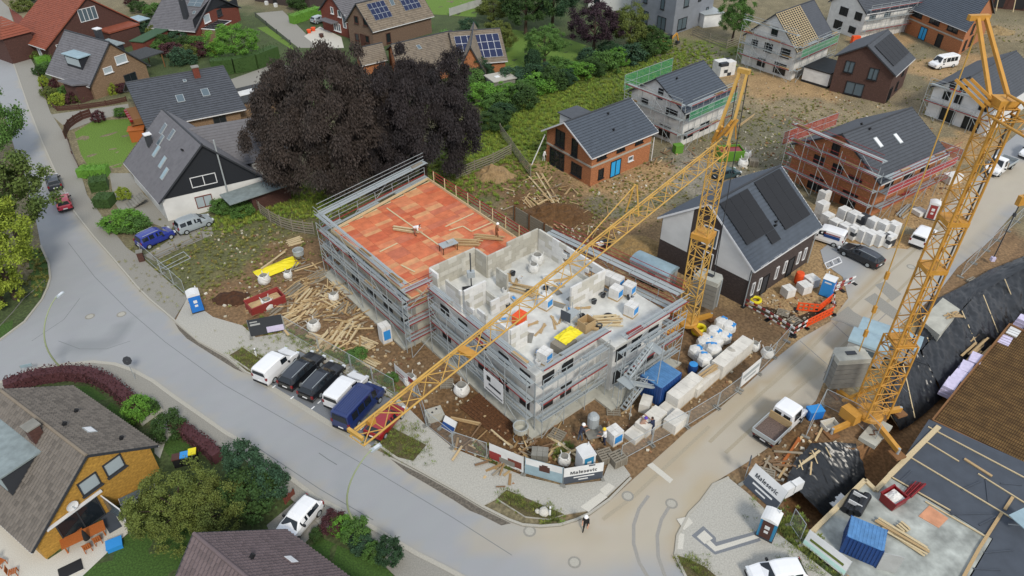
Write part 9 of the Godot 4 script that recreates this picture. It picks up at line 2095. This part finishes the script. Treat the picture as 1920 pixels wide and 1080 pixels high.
	tufts("weeds", "weeds and long grass in the planting beds and site edges", [[[V(-26.42,0,-50.6),V(-24.96,0,-50.82),V(-23.16,0,-49.85),V(-24.06,0,-48.62)], 0.7, 260], [[V(-10.89,0,-39.94),V(-9.69,0,-40.99),V(-7.51,0,-39.49),V(-8.72,0,-38.53)], 0.7, 420], [[V(-0.62,0,-34.61),V(0.61,0,-33.87),V(2.41,0,-32.91),V(3.41,0,-32.68)], 0.35, 220], [[V(11.95,0,-29.05),V(12.81,0,-28.63),V(13.92,0,-27.69)], 0.5, 160], [[V(-20.84,0,-52.76),V(-18.5,0,-51.59),V(-16.26,0,-50.6),V(-13.89,0,-48.62),V(-10.51,0,-45.51)], 0.5, 380], [[V(19.78,0,-33.15),V(20.67,0,-30.86),V(21.88,0,-28.71)], 0.8, 320], [[V(-25.7,0,-55.19),V(-23.13,0,-53.55),V(-20.84,0,-52.76)], 0.8, 160], [[V(-2.63,0,-38.81),V(0,0,-37.44)], 0.4, 60], [[V(3.73,0,-39.09),V(4.38,0,-38.81)], 0.5, 40]], "leaf_weed", 0.62, 1)
	tufts("meadow_grass", "long yellow green meadow grass behind the beeches", [[[V(-7.82,0,-84.58),V(-4.46,0,-89.97),V(0,0,-98.21),V(5.93,0,-107.4),V(12.41,0,-113.97),V(20.69,0,-122.95),V(28.82,0,-131.93),V(34.69,0,-136.37)], 4.2, 5200], [[V(-4.7,0,-96.76),V(-0.82,0,-102.36),V(4.33,0,-110.61),V(10.98,0,-118.69)], 3.6, 2200], [[V(-30.62,0,-77),V(-27.26,0,-79.64),V(-24.39,0,-78.97),V(-21.81,0,-79.64)], 2.0, 700], [[V(-36.23,0,-73.86),V(-33.76,0,-76.36),V(-31.96,0,-77)], 1.2, 300]], "leaf_meadow", 0.8, 2)
	tufts("rough_grass", "sparse rough grass over the bare plots", [[[V(-39.38,0,-65.43),V(-36.1,0,-69.76),V(-32.81,0,-73.26),V(-26.72,0,-72.06),V(-29.24,0,-67.55),V(-33.07,0,-64.4),V(-35.29,0,-62.41)], 4.0, 900], [[V(7.81,0,-74.48),V(11.32,0,-77),V(15.86,0,-81.01),V(18.37,0,-83.85),V(21.73,0,-86.84)], 3.0, 500], [[V(34.96,0,-98.57),V(37.39,0,-93.28),V(44.13,0,-102.36),V(49.51,0,-108.45),V(52.3,0,-102.36),V(40.38,0,-106.36)], 6.0, 900], [[V(66.12,0,-115.12),V(71.18,0,-107.4),V(98.39,0,-142.66),V(101.65,0,-156.74)], 6.0, 500], [[V(-1.45,0,-86.84),V(0,0,-89.97),V(3.62,0,-86.84),V(5.99,0,-77)], 2.2, 500], [[V(-54.83,0,-67.55),V(-51.96,0,-64.4),V(-50.44,0,-60.97)], 1.0, 200]], "leaf_dry", 0.55, 3)
